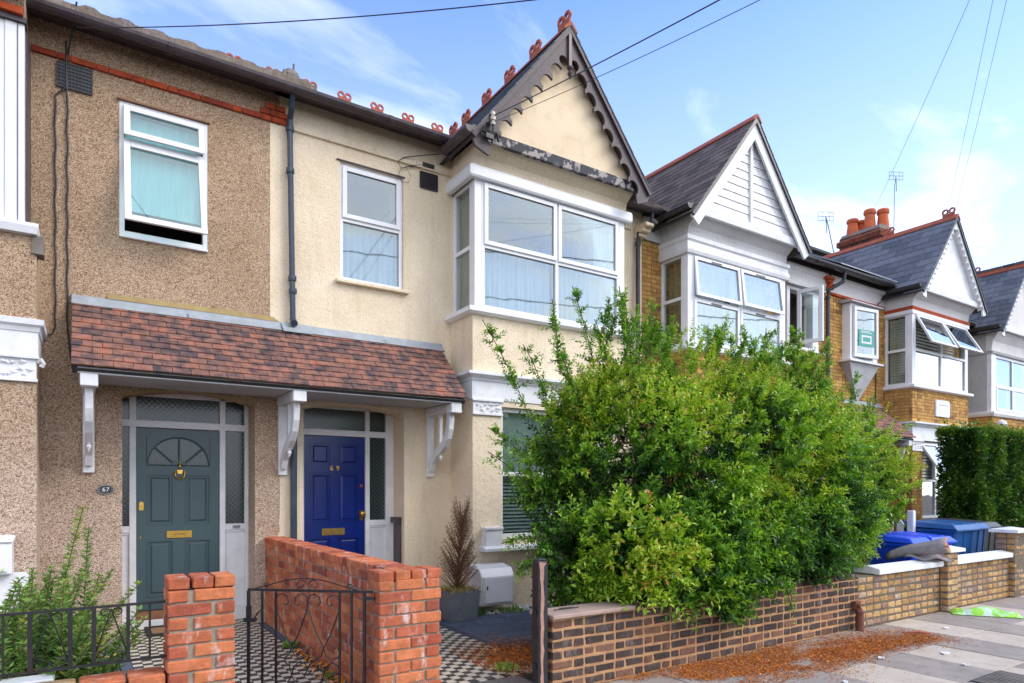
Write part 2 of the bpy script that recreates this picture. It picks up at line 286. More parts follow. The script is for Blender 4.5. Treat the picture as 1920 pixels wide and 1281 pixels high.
M_['privet'] = leafmat('privet_leaf', [(0.0, (0.013, 0.045, 0.010)), (0.2, (0.045, 0.14, 0.018)), (0.42, (0.13, 0.30, 0.024)), (0.66, (0.30, 0.48, 0.032)), (0.92, (0.46, 0.56, 0.055)), (1.0, (0.50, 0.24, 0.06))])
M_['laurel'] = leafmat('laurel_leaf', [(0.0, (0.012, 0.035, 0.008)), (0.35, (0.04, 0.12, 0.015)), (0.65, (0.16, 0.27, 0.03)), (1.0, (0.42, 0.38, 0.07))], 0.3)
M_['herb'] = leafmat('feathery_leaf', [(0.0, (0.04, 0.12, 0.03)), (0.5, (0.14, 0.28, 0.07)), (0.85, (0.34, 0.46, 0.10)), (1.0, (0.60, 0.46, 0.05))], 0.5)
M_['litter'] = leafmat('orange_needle_litter', [(0.0, (0.18, 0.045, 0.01)), (0.45, (0.52, 0.15, 0.02)), (0.85, (0.72, 0.27, 0.035)), (0.95, (0.72, 0.45, 0.15)), (1.0, (0.8, 0.7, 0.5))], 0.9, 0.0)
M_['deadtwig'] = leafmat('dead_conifer_twig', [(0.0, (0.16, 0.08, 0.04)), (0.6, (0.30, 0.17, 0.09)), (1.0, (0.45, 0.36, 0.12))], 0.9, 0.0)
def baggy():
    m, ns, ls = new_mat('printed_green_plastic'); p = pos(ns)
    n = noise(ns, ls, p, 7.5, 3); r = ramp(ns, [(0.0, (0.26, 0.58, 0.03)), (0.50, (0.30, 0.66, 0.05)), (0.58, (0.55, 0.75, 0.62)), (0.64, (0.35, 0.6, 0.7)), (0.68, (0.75, 0.6, 0.5)), (0.74, (0.30, 0.66, 0.05))]); ls.new(n.outputs[0], r.inputs[0])
    finish(ns, ls, r.outputs[0], 0.25, 0, 0.5, noise(ns, ls, p, 14, 4).outputs[0], 0.6, 0.03)
    return m
M_['bag'] = baggy()
def peelbeam():
    m, ns, ls = new_mat('peeling_black_paint'); p = pos(ns)
    n = noise(ns, ls, p, 6, 8, 0.7); sx = ns.new('ShaderNodeSeparateXYZ'); ls.new(p, sx.inputs[0])
    r = ramp(ns, [(0.535, (0.018, 0.02, 0.03)), (0.55, (0.38, 0.34, 0.32)), (0.63, (0.30, 0.26, 0.25))]); ls.new(n.outputs[0], r.inputs[0])
    finish(ns, ls, r.outputs[0], 0.6, 0, 0.4, n.outputs[0], 0.5, 0.01)
    return m
M_['peel'] = peelbeam()

# ------------------------------------------------------------------ builders
W = {}                      # world origin of every object we make
def wo_(o): return W.get(o.name, Vector((0, 0, 0)))
class MB:
    def __init__(s, M=None): s.v = []; s.f = []; s.m = []; s.r = []; s.M = M
    def add(s, vs, fs, mi=0, rnd=0.0):
        b = len(s.v)
        if s.M is not None: vs = [tuple(s.M @ Vector(v)) for v in vs]
        s.v += vs; s.f += [tuple(i + b for i in f) for f in fs]; s.m += [mi] * len(fs); s.r += [rnd] * len(fs)
    def box(s, x0, y0, z0, x1, y1, z1, mi=0, rnd=0.0):
        x0, x1 = min(x0, x1), max(x0, x1); y0, y1 = min(y0, y1), max(y0, y1); z0, z1 = min(z0, z1), max(z0, z1)
        s.add([(x0, y0, z0), (x1, y0, z0), (x1, y1, z0), (x0, y1, z0), (x0, y0, z1), (x1, y0, z1), (x1, y1, z1), (x0, y1, z1)],
              [(3, 2, 1, 0), (4, 5, 6, 7), (0, 1, 5, 4), (1, 2, 6, 5), (2, 3, 7, 6), (3, 0, 4, 7)], mi, rnd)
    def prism(s, poly, c0, c1, axis='y', mi=0, rnd=0.0):
        def P(a, b, c): return (a, c, b) if axis == 'y' else ((c, a, b) if axis == 'x' else (a, b, c))
        n = len(poly); vs = [P(a, b, c0) for a, b in poly] + [P(a, b, c1) for a, b in poly]
        s.add(vs, [tuple(range(n)), tuple(range(2 * n - 1, n - 1, -1))] + [(i, i + n, (i + 1) % n + n, (i + 1) % n) for i in range(n)], mi, rnd)
    def tube(s, pts, r, n=6, mi=0, cap=True, rnd=0.0):
        pts = [Vector(p) for p in pts]; rr = r if isinstance(r, (list, tuple)) else [r] * len(pts)
        rings = []; up = Vector((0.123, 0.2, 0.97)).normalized()
        for i, p in enumerate(pts):
            t = (pts[min(i + 1, len(pts) - 1)] - pts[max(i - 1, 0)])
            if t.length < 1e-9: t = Vector((0, 0, 1))
            t.normalize(); a = t.cross(up)
            if a.length < 0.05: a = t.cross(Vector((1, 0, 0)))
            a.normalize(); b = t.cross(a)
            rings.append([tuple(p + (a * math.cos(2 * math.pi * k / n) + b * math.sin(2 * math.pi * k / n)) * rr[i]) for k in range(n)])
        vs = [v for rg in rings for v in rg]; fs = []
        for i in range(len(pts) - 1):
            for k in range(n): fs.append((i * n + k, i * n + (k + 1) % n, (i + 1) * n + (k + 1) % n, (i + 1) * n + k))
        if cap: fs += [tuple(range(n)), tuple(range((len(pts) - 1) * n + n - 1, (len(pts) - 1) * n - 1, -1))]
        s.add(vs, fs, mi, rnd)
    def lathe(s, prof, c, n=16, mi=0):
        vs = []; fs = []
        for (r, z) in prof:
            for k in range(n): vs.append((c[0] + r * math.cos(2 * math.pi * k / n), c[1] + r * math.sin(2 * math.pi * k / n), c[2] + z))
        for i in range(len(prof) - 1):
            for k in range(n): fs.append((i * n + k, i * n + (k + 1) % n, (i + 1) * n + (k + 1) % n, (i + 1) * n + k))
        fs += [tuple(range(n - 1, -1, -1)), tuple(range((len(prof) - 1) * n, len(prof) * n))]
        s.add(vs, fs, mi)
    def ring(s, u0, u1, z0, z1, w, n0, n1, mi=0):      # rectangular frame in the (x,z) plane
        s.box(u0, n0, z0, u0 + w, n1, z1, mi); s.box(u1 - w, n0, z0, u1, n1, z1, mi)
        s.box(u0 + w, n0, z0, u1 - w, n1, z0 + w, mi); s.box(u0 + w, n0, z1 - w, u1 - w, n1, z1, mi)
    def panel(s, u0, u1, z0, z1, n0, n1, holes, mi=0):  # wall slab with rectangular holes, no inner faces
        us = sorted({u0, u1} | {min(max(h[i], u0), u1) for h in holes for i in (0, 1)}); zs = sorted({z0, z1} | {min(max(h[i], z0), z1) for h in holes for i in (2, 3)})
        def solid(i, j):
            if i < 0 or j < 0 or i >= len(us) - 1 or j >= len(zs) - 1: return False
            cu = (us[i] + us[i + 1]) / 2; cz = (zs[j] + zs[j + 1]) / 2
            return not any(h[0] < cu < h[1] and h[2] < cz < h[3] for h in holes)
        for i in range(len(us) - 1):
            for j in range(len(zs) - 1):
                if not solid(i, j): continue
                a, b, c, d = us[i], us[i + 1], zs[j], zs[j + 1]
                s.add([(a, n0, c), (b, n0, c), (b, n0, d), (a, n0, d)], [(0, 1, 2, 3)], mi)
                s.add([(a, n1, c), (b, n1, c), (b, n1, d), (a, n1, d)], [(3, 2, 1, 0)], mi)
                if not solid(i - 1, j): s.add([(a, n0, c), (a, n1, c), (a, n1, d), (a, n0, d)], [(3, 2, 1, 0)], mi)
                if not solid(i + 1, j): s.add([(b, n0, c), (b, n1, c), (b, n1, d), (b, n0, d)], [(0, 1, 2, 3)], mi)
                if not solid(i, j - 1): s.add([(a, n0, c), (b, n0, c), (b, n1, c), (a, n1, c)], [(3, 2, 1, 0)], mi)
                if not solid(i, j + 1): s.add([(a, n0, d), (b, n0, d), (b, n1, d), (a, n1, d)], [(0, 1, 2, 3)], mi)
    def build(s, name, mats, parent=None, smooth=False, bevel=0.0, **kw):
        if not isinstance(mats, (list, tuple)): mats = [mats]
        a = np.array(s.v, dtype=float); lo, hi = a.min(0), a.max(0); o = np.array([(lo[0] + hi[0]) / 2, (lo[1] + hi[1]) / 2, lo[2]])
        me = bpy.data.meshes.new(name); me.from_pydata([tuple(x) for x in (a - o)], [], s.f)
        for m in mats: me.materials.append(m)
        if len(mats) > 1: me.polygons.foreach_set('material_index', s.m)
        if any(s.r):
            at = me.attributes.new('rnd', 'FLOAT', 'FACE'); at.data.foreach_set('value', s.r)
        if smooth: me.polygons.foreach_set('use_smooth', [True] * len(s.f))
        me.update()
        ob = bpy.data.objects.new(name, me); link(ob, Vector(o), parent)
        if bevel:
            b = ob.modifiers.new('bevel', 'BEVEL'); b.width = bevel; b.segments = 1; b.limit_method = 'ANGLE'; b.angle_limit = R(50)
        for k, v in kw.items(): ob[k] = v
        return ob
def link(ob, world, parent=None):
    COL.objects.link(ob); W[ob.name] = world.copy()
    if parent is not None: ob.parent = parent; ob.location = world - wo_(parent)
    else: ob.location = world
def thing(name, label, cat, loc, group=None):
    o = bpy.data.objects.new(name, None); o.empty_display_size = 0.2; link(o, Vector(loc)); o['label'] = label; o['category'] = cat
    if group: o['group'] = group
    return o
def tag(o, label, cat, group=None):
    o['label'] = label; o['category'] = cat
    if group: o['group'] = group
    return o
def frame_M(origin, u, n):   # local x -> u (along wall), local y -> -n (into wall), local z -> up
    u = Vector(u); n = Vector(n)
    m = Matrix.Identity(4)
    m.col[0][:3] = u; m.col[1][:3] = -n; m.col[2][:3] = (0, 0, 1); m.col[3][:3] = origin
    return m
def place(mesh, name, parent, world, rot=None, scale=None):
    o = bpy.data.objects.new(name, mesh); link(o, Vector(world), parent)
    if rot is not None: o.rotation_euler = rot
    if scale is not None: o.scale = scale
    return o
def block_mesh(name, lx, ly, lz, mat, ch=0.006, jit=0.002, rnd=random):
    """chamfered block centred on the origin, slightly uneven"""
    hx, hy, hz = lx / 2, ly / 2, lz / 2; vs = []; fs = []; idx = {}
    for sx in (-1, 1):
        for sy in (-1, 1):
            for sz in (-1, 1):
                for ax in range(3):
                    p = [sx * (hx - ch), sy * (hy - ch), sz * (hz - ch)]; p[ax] = (sx * hx, sy * hy, sz * hz)[ax]
                    idx[(sx, sy, sz, ax)] = len(vs); vs.append(tuple(c + rnd.uniform(-jit, jit) for c in p))
    def I(*k): return idx[k]
    for ax, (a, b) in ((0, (1, 2)), (1, (0, 2)), (2, (0, 1))):
        for sg in (-1, 1):
            q = []
            for (p1, p2) in ((-1, -1), (1, -1), (1, 1), (-1, 1)):
                k = [0, 0, 0]; k[ax] = sg; k[a] = p1; k[b] = p2; q.append(I(*k, ax))
            fs.append(tuple(q))
    for ax in range(3):      # edge chamfers along axis ax
        a, b = [i for i in range(3) if i != ax]
        for s1 in (-1, 1):
            for s2 in (-1, 1):
                q = []
                for e in (-1, 1):
                    k = [0, 0, 0]; k[ax] = e; k[a] = s1; k[b] = s2
                    q.append((I(*k, a), I(*k, b)))
                fs.append((q[0][0], q[0][1], q[1][1], q[1][0]))
    for sx in (-1, 1):
        for sy in (-1, 1):
            for sz in (-1, 1): fs.append((I(sx, sy, sz, 0), I(sx, sy, sz, 1), I(sx, sy, sz, 2)))
    me = bpy.data.meshes.new(name); me.from_pydata(vs, [], fs); me.materials.append(mat)
    import bmesh
    bm = bmesh.new(); bm.from_mesh(me); bmesh.ops.recalc_face_normals(bm, faces=bm.faces); bm.to_mesh(me); bm.free()
    me.update(); return me
_bc = {}
def brick(name, parent, c, dims, mat, ax=0, n_var=5, ch=0.006, jit=0.0025):
    """one brick object centred at c; dims = (length, depth, height); ax=0 length along X, 1 along Y"""
    key = (name, round(dims[0], 3), round(dims[1], 3), round(dims[2], 3), mat.name)
    if mat.name.startswith('yellow_stock') : ch, jit = .013, .0045
    if mat.name.startswith('dark_eng'): ch, jit = .008, .0042
    if key not in _bc: _bc[key] = [block_mesh(name, *dims, mat, ch, jit) for _ in range(n_var)]
    rz = (0 if ax == 0 else R(90)) + random.choice((0, R(180)))
    return place(random.choice(_bc[key]), name, parent, c, (random.uniform(-.006, .006), random.uniform(-.006, .006), rz + random.uniform(-.006, .006)))

# ------------------------------------------------------------------ ground setting
FY, BY, DY = 8.05, 7.44, 8.45          # facade, bay front and door planes (street runs along X, houses towards +Y)
def struct(mb, name, mat, **k): return mb.build(name, mat, None, kind='structure', **k)
mb = MB(); mb.box(-150, -150, -0.42, 250, 250, -0.3); struct(mb, 'ground', M_['soil'])
mb = MB(); mb.box(-60, -9, -0.3, 160, 0.62, -0.12); struct(mb, 'road', M_['asphalt'])
mb = MB(); mb.box(-60, 0.62, -0.3, 160, 0.77, 0.0); struct(mb, 'kerb', M_['concrete'])
mb = MB(); mb.box(-60, 0.77, -0.3, 160, 4.16, -0.014); pavement = struct(mb, 'pavement', M_['grout'])
mb = MB(); mb.box(-60, 4.16, -0.3, 160, 8.5, -0.006); garden_base = struct(mb, 'front_garden_ground', M_['soil'])
# paving slabs, four courses, joints staggered
sl = {}
def slab(name, parent, x0, x1, y0, y1, zt, mat, th=0.05, jit=0.002, ch=0.006):
    k = (name, round(x1 - x0, 2), round(y1 - y0, 2), mat.name)
    if k not in sl: sl[k] = [block_mesh(name, x1 - x0, y1 - y0, th, mat, ch, jit) for _ in range(3)]
    return place(random.choice(sl[k]), name, parent, ((x0 + x1) / 2, (y0 + y1) / 2, zt - th / 2), (random.uniform(-.004, .004), random.uniform(-.004, .004), random.uniform(-.004, .004)))
pale = {(1, 3), (1, 5), (1, 7), (1, 9), (1, 10), (0, 7), (2, 4), (2, 8), (1, 1), (3, 6), (0, 13), (2, 12), (1, 14), (0, 10)}
for r, (y0, y1) in enumerate(((3.315, 4.15), (2.505, 3.305), (1.695, 2.495), (0.885, 1.685))):
    off = (3.58, 3.595, 3.9, 3.6)[r]
    for i in range(-3, 27):
        x0 = off + i * 0.632; x1 = x0 + 0.622
        slab('paving_slab', pavement, x0, x1, y0, y1, 0.0 + random.uniform(-.003, .003), M_['slab_pale'] if (r, i) in pale else M_['slab_dark'])
mb = MB(); mb.box(20.6, 0.8, -0.013, 160, 4.15, -0.004); mb.build('far_paving', M_['slab_dark'], pavement, kind='structure')

# black and white tiled paths
def tiled_path(name, x0, x1, y0, y1, border):
    mb = MB(); mb.box(x0 - border, y0, -0.2, x1 + border, y1, 0.044); base = struct(mb, name, M_['grout'])
    p = 0.0785; t = 0.0755
    cells = []
    ni = int(round((x1 - x0) / p)); nj = int(round((y1 - y0) / p))
    for j in range(nj):
        for i in range(ni): cells.append((x0 + (i + .5) * p, y0 + (j + .5) * p, (i + j) % 2))
    vis = sorted(cells, key=lambda c: c[1] + (0 if c[1] > 4.45 else 100))
    meshes = [block_mesh('floor_tile', t, t, 0.01, M_['tilewhite'], .0015, .0004), block_mesh('floor_tile', t, t, 0.01, M_['tileblack'], .0015, .0004)]
    for k, (x, y, c) in enumerate(vis[:300]): place(meshes[c], 'floor_tile', base, (x, y, 0.047))
    rest = MB()
    for (x, y, c) in vis[300:]: rest.box(x - t / 2, y - t / 2, 0.043, x + t / 2, y + t / 2, 0.052, c)
    rest.build('floor_tile', [M_['tilewhite'], M_['tileblack']], base, kind='stuff')
    if border:
        b = MB()
        for s in (0, 1):
            xa = x0 - border + .004 if s == 0 else x1 + .004
            y = y0
            while y < y1 - .02:
                b.box(xa, y + .003, 0.042, xa + border - .008, min(y + .15, y1) - .003, 0.053); y += .15
        b.build('border_tile', M_['slatepave'], base)
    return base
path_67 = tiled_path('tiled_path', 0.36, 1.70, 4.42, 8.44, 0.09)
path_69 = tiled_path('tiled_path', 2.06, 3.40, 4.60, 8.44, 0.05)
mb = MB(); mb.box(0.76, 4.16, -0.2, 1.64, 4.40, 0.06); mb.box(2.13, 4.16, -0.2, 3.05, 4.59, 0.045); struct(mb, 'path_threshold', M_['concrete'])
# slate paving of the second garden
mb = MB(); mb.box(3.46, 4.45, -0.2, 5.9, 7.02, 0.02); sp_base = struct(mb, 'slate_paving', M_['grout'])
y = 4.5; row = 0
while y < 6.95:
    d = (0.36, 0.46, 0.30)[row % 3]; x = 3.47 - (0.25 if row % 2 else 0)
    while x < 5.8:
        L = random.choice((0.42, 0.6, 0.78)); xa = max(x, 3.47)
        if x + L - xa > .1: slab('slate_slab', sp_base, xa, round(xa + (x + L - xa) - .008, 2), y, round(y + min(d, 7.0 - y) - .008, 2), 0.055, M_['slatepave'], 0.03)
        x += L
    y += d; row += 1
# ground of garden one and the strip in front of its bay
mb = MB(); mb.box(-3.6, 4.36, -0.2, 0.26, 8.05, 0.03); struct(mb, 'garden_concrete', M_['concrete'])
mb = MB(); mb.box(5.92, 4.45, -0.2, 19.0, 8.05, 0.02); struct(mb, 'garden_soil', M_['soil'])

# ------------------------------------------------------------------ window and door kit
def window(parent, M, w, h, us=(), zs=(), opts=None, rec=0.05, fw=0.055, name='window', glassm=None, mat=None, sw=0.045, dep=0.07, trickle=False):
    opts = opts or {}; glassm = glassm or M_['glass']; mat = mat or M_['upvc']
    mb = MB(M); mb.ring(0, w, 0, h, fw, rec, rec + dep)
    hw = 0.028
    for u in us: mb.box(u - hw, rec + .002, fw, u + hw, rec + dep - .002, h - fw)
    ue = [fw] + [v for u in us for v in (u - hw, u + hw)] + [w - fw]; cols = [(ue[2 * i], ue[2 * i + 1]) for i in range(len(us) + 1)]
    ze = [fw] + [v for z in zs for v in (z - hw, z + hw)] + [h - fw]; rows = [(ze[2 * i], ze[2 * i + 1]) for i in range(len(zs) + 1)]
    for (a, b) in cols:
        for z in zs: mb.box(a, rec + .001, z - hw, b, rec + dep - .001, z + hw)
    fr = mb.build(name, mat, parent, bevel=.004)
    for i, (a, b) in enumerate(cols):
        for j, (c, d) in enumerate(rows):
            o = opts.get((i, j))
            if o is None:
                g = MB(M); g.box(a - .004, rec + .03, c - .004, b + .004, rec + .036, d + .004); g.build('pane', glassm, fr)
            else:
                ang, hinge = o; q = 0.012
                if hinge == 'top': M2 = M @ Matrix.Translation((0, rec, d + q)) @ Matrix.Rotation(-R(ang), 4, 'X') @ Matrix.Translation((0, 0, -(d + q)))
                elif hinge == 'left': M2 = M @ Matrix.Translation((a - q, rec, 0)) @ Matrix.Rotation(-R(ang), 4, 'Z') @ Matrix.Translation((-(a - q), 0, 0))
                else: M2 = M @ Matrix.Translation((b + q, rec, 0)) @ Matrix.Rotation(R(ang), 4, 'Z') @ Matrix.Translation((-(b + q), 0, 0))
                s = MB(M2); s.ring(a - q, b + q, c - q, d + q, sw + q, -.022, -.001 if ang else .02)
                if ang: s.ring(a + .005, b - .005, c + .005, d - .005, sw - .004, -.001, .03)
                so = s.build('sash', mat, fr, bevel=.004)
                g = MB(M2); g.box(a + sw - .004, .0, c + sw - .004, b - sw + .004, .006, d - sw + .004); g.build('pane', glassm, fr)
                if trickle and hinge == 'top':
                    t = MB(M2); mid = (a + b) / 2 - .04; t.box(mid - .13, -.03, d - .035, mid + .13, -.022, d - .012); t.build('trickle_vent', M_['gutter'], fr)
    return fr
def curtain(label, M, u0, u1, z0, z1, y, mat, folds=14, amp=0.018, cat='curtain', gather=None, name='curtain'):
    n = max(8, int(folds * 6)); vs = []; fs = []; ph = random.random() * 6
    rowsn = 6
    for j in range(rowsn + 1):
        t = j / rowsn
        for i in range(n + 1):
            s = i / n; u = u0 + (u1 - u0) * s
            if gather: u = gather + (u - gather) * (1 - 0.55 * math.sin(math.pi * min(1, (1 - t) * 1.0)) ** 2)
            d = amp * math.sin(s * folds * 6.283 + ph) + amp * .5 * math.sin(s * folds * 2.9 + 1.3 * ph + t * 1.5)
            vs.append((u, y + d, z0 + (z1 - z0) * t))
    for j in range(rowsn):
        for i in range(n): a = j * (n + 1) + i; fs.append((a, a + 1, a + n + 2, a + n + 1))
    mb = MB(M); mb.add(vs, fs)
    return tag(mb.build(name, mat, None, smooth=True), label, cat)
def blind(label, M, u0, u1, z0, z1, y, mat, pitch=0.05, tilt=50, name='venetian_blind', cat='blind'):
    mb0 = M @ Vector(((u0 + u1) / 2, y, z0)); t = thing(name, label, cat, mb0)
    me = block_mesh('slat', u1 - u0, pitch * 1.02, 0.004, mat, .001, 0)
    q = M.to_3x3().to_4x4() @ Matrix.Rotation(R(tilt), 4, 'X'); n = int((z1 - z0) / pitch)
    for k in range(n): place(me, 'slat', t, M @ Vector(((u0 + u1) / 2, y, z0 + (k + .5) * pitch)), q.to_euler())
    mb = MB(M); mb.box(u0, y - .02, z1 - .01, u1, y + .02, z1 + .03); mb.build('head_rail', mat, t)
    return t
def sill(parent, M, w, z=-0.055, out=0.08, ext=0.05, h=0.05, mat=None, name='sill'):
    mb = MB(M); mb.prism([(-out, z), (-out, z + h * .75), (0.06, z + h), (0.06, z)], -ext, w + ext, 'x'); return mb.build(name, mat or M_['upvc'], parent, bevel=.004)
def air_brick(parent, x0, x1, z0, z1, y):
    mb = MB(); mb.box(x0, y - .012, z0, x1, y + .01, z1); nx, nz = 10, 7; p = (x1 - x0) / nx; q = (z1 - z0) / nz
    for i in range(nx + 1): mb.box(x0 + i * p - .004, y - .022, z0, x0 + i * p + .004, y - .012, z1)
    for j in range(nz + 1): mb.box(x0 + .005, y - .0215, z0 + j * q - .004, x1 - .005, y - .0125, z0 + j * q + .004)
    return mb.build('air_vent', M_['blackplastic'], parent)
def arch_fill(mb, x0, x1, zs, zc, zt, y0, y1, n=16):
    pts = []
    for i in range(n + 1):
        t = i / n; pts.append((x0 + (x1 - x0) * t, zs + (zc - zs) * (1 - (2 * t - 1) ** 2)))
    for i in range(n):
        (a, za), (b, zb) = pts[i], pts[i + 1]
        mb.prism([(a, za), (b, zb), (b, zt), (a, zt)], y0, y1, 'y')
def course(mb, u0, u1, z0, z1, y, holes=(), bl=0.2255, bh=0.0755, proud=0.007, odd=0):
    """bricks standing proud of the mortar plane y; local frame"""
    j = 0; z = z0
    while z < z1 - 0.03:
        zt = min(z + bh, z1) - .009; cur = u0 - ((j + odd) % 2) * bl * 0.5 - random.uniform(0, .01); kk = 0
        while cur < u1:
            L = bl if (kk % 2 == 0) else bl * 0.52; a, b = max(cur, u0), min(cur + L - .010, u1); cur += L; kk += 1
            segs = [(a, b)]
            for h in holes:
                if zt > h[2] and z < h[3]:
                    ns_ = []
                    for (c, d) in segs:
                        if d <= h[0] or c >= h[1]: ns_.append((c, d)); continue
                        if c < h[0]: ns_.append((c, h[0]))
                        if d > h[1]: ns_.append((h[1], d))
                    segs = ns_
            for (c, d) in segs:
                if d - c > .025: mb.box(c, y - proud - random.uniform(0, .003), z, d, y + .01, zt, 0, random.uniform(.02, .98))
        z += bh; j += 1

# ------------------------------------------------------------------ roofs
K = 1.25; APEX = 7.97; GF = 7.12
PHI = math.atan(K)
def main_z(y): return 6.34 + 0.59 * (y - 7.78)
def valley_y(z): return 7.78 + (z - 6.34) / 0.59
def main_roof(parent, x0, x1, mat, extra=0.0):
    mb = MB(); mb.prism([(7.76, 6.27 + extra), (7.76, 6.33 + extra), (13.0, main_z(13.0) + extra), (18.2, 6.33), (18.2, 6.27), (13.0, main_z(13) - .1)], x0, x1, 'x'); return mb.build('roof', mat, parent)
def crest_mesh():
    mb = MB(); n = 14
    for sx in (-0.072, 0.072):
        vs = []; fs = []
        for yy in (-.016, .016):
            for k in range(n):
                a = 2 * math.pi * k / n; rr = 0.070 * (1.0 + (0.10 if k % 2 else 0)); vs.append((sx + rr * math.cos(a), yy, .125 + rr * math.sin(a)))
            for k in range(n):
                a = 2 * math.pi * k / n; vs.append((sx + .038 * math.cos(a), yy, .125 + .038 * math.sin(a)))
        for k in range(n):
            k2 = (k + 1) % n
            fs += [(k, k2, n + k2, n + k), (2 * n + k2, 2 * n + k, 3 * n + k, 3 * n + k2), (k2, k, 2 * n + k, 2 * n + k2), (n + k, n + k2, 3 * n + k2, 3 * n + k)]
        mb.add(vs, fs)
    mb.box(-.13, -.015, -.02, .13, .015, .072)
    me = bpy.data.meshes.new('crest'); me.from_pydata(mb.v, [], mb.f); me.materials.append(M_['terracotta']); me.update(); return me
CREST = crest_mesh()
def ridge_tile_mesh(L, dz):
    mb = MB(); w = 0.11
    mb.prism([(-w, -dz), (-w, -dz + .03), (-.02, .035), (.02, .035), (w, -dz + .03), (w, -dz), (0, -.01)], -L / 2 + .003, L / 2 - .003, 'y')
    me = bpy.data.meshes.new('ridge_tile'); me.from_pydata(mb.v, [], mb.f); me.materials.append(M_['terracotta']); me.update(); return me
RT_G = ridge_tile_mesh(0.45, 0.10); RT_M = ridge_tile_mesh(0.45, 0.05)
def scallop_board(side, bx, half, style, y0, y1):
    c, s_ = math.cos(PHI), math.sin(PHI); L = half / c
    def P(s, d):
        return (bx + side * (c * s) - side * s_ * d, APEX - .035 - s_ * s - c * d)
    top = [P(0.0, 0), P(L + .05, 0)]
    if style == 'dark': dmax, bite, pitch, end = .27, .10, .262, [P(L + .10, .10), P(L + .03, .30)]
    elif style == 'plain': dmax, bite, pitch, end = .20, .0, .3, [P(L + .05, .20)]
    else: dmax, bite, pitch, end = .17, .045, .17, [P(L + .08, .08), P(L + .02, .20)]
    s0 = dmax * math.tan(PHI); bot = []; s = L - .04
    while s > s0 + .05:
        e = max(s - pitch, s0 + .01)
        if bite:
            bot.append(P(s, dmax)); m = 8; a = s - (s - e) * .18; b = e
            for k in range(m + 1):
                th = math.pi * k / m; bot.append(P(a + (b - a) * (1 - math.cos(th)) / 2, dmax - .035 - bite * math.sin(th) ** .8))
        s = e
        if not bite: break
    bot.append(P(s0, dmax))
    return top + end + bot
def slates(parent, bx, half, side, mat, expo, wid, joined=False, z_off=0.0, name='slate'):
    c, s_ = math.cos(PHI), math.sin(PHI); L = half / c
    row = 0; s = L + .03
    me = [block_mesh(name, wid - .006, expo * 1.25, .012, mat, .002, .0015) for _ in range(4)]
    rot = Matrix(((0, -side * c, side * s_), (1, 0, 0), (0, s_, c)))  # local x->Y, y->up slope, z->normal
    mbj = MB(); cnt = 0
    while s > .06:
        sc = s - expo * .55; z = APEX - s_ * sc; vy = valley_y(z - .02)
        y = 7.07 - (wid / 2 if row % 2 else 0)
        while y < vy + wid * .3:
            ya = max(y, 7.075); yc = (ya + y + wid) / 2; fr_ = (y + wid - ya) / wid
            if fr_ > .12:
                p = Vector((bx + side * c * sc, yc, z)) + Vector((side * s_, 0, c)) * (.012)
                tilt = rot @ Matrix.Rotation(R(-2.2), 3, 'X')
                if tilt.determinant() < 0: tilt = tilt @ Matrix.Diagonal((-1, 1, 1))
                if cnt < 298 and not joined: place(random.choice(me), name, parent, p, tilt.to_euler(), (fr_, 1, 1)); cnt += 1
                else:
                    mm = Matrix.Translation(p) @ tilt.to_4x4(); mbj.M = mm; mbj.box(-(wid - .006) / 2 * fr_, -expo * .62, -.006, (wid - .006) / 2 * fr_, expo * .62, .006, 0, random.uniform(.02, .98)); mbj.M = None
            y += wid
        s -= expo; row += 1
    if mbj.v: mbj.build(name, mat, parent, kind='stuff')
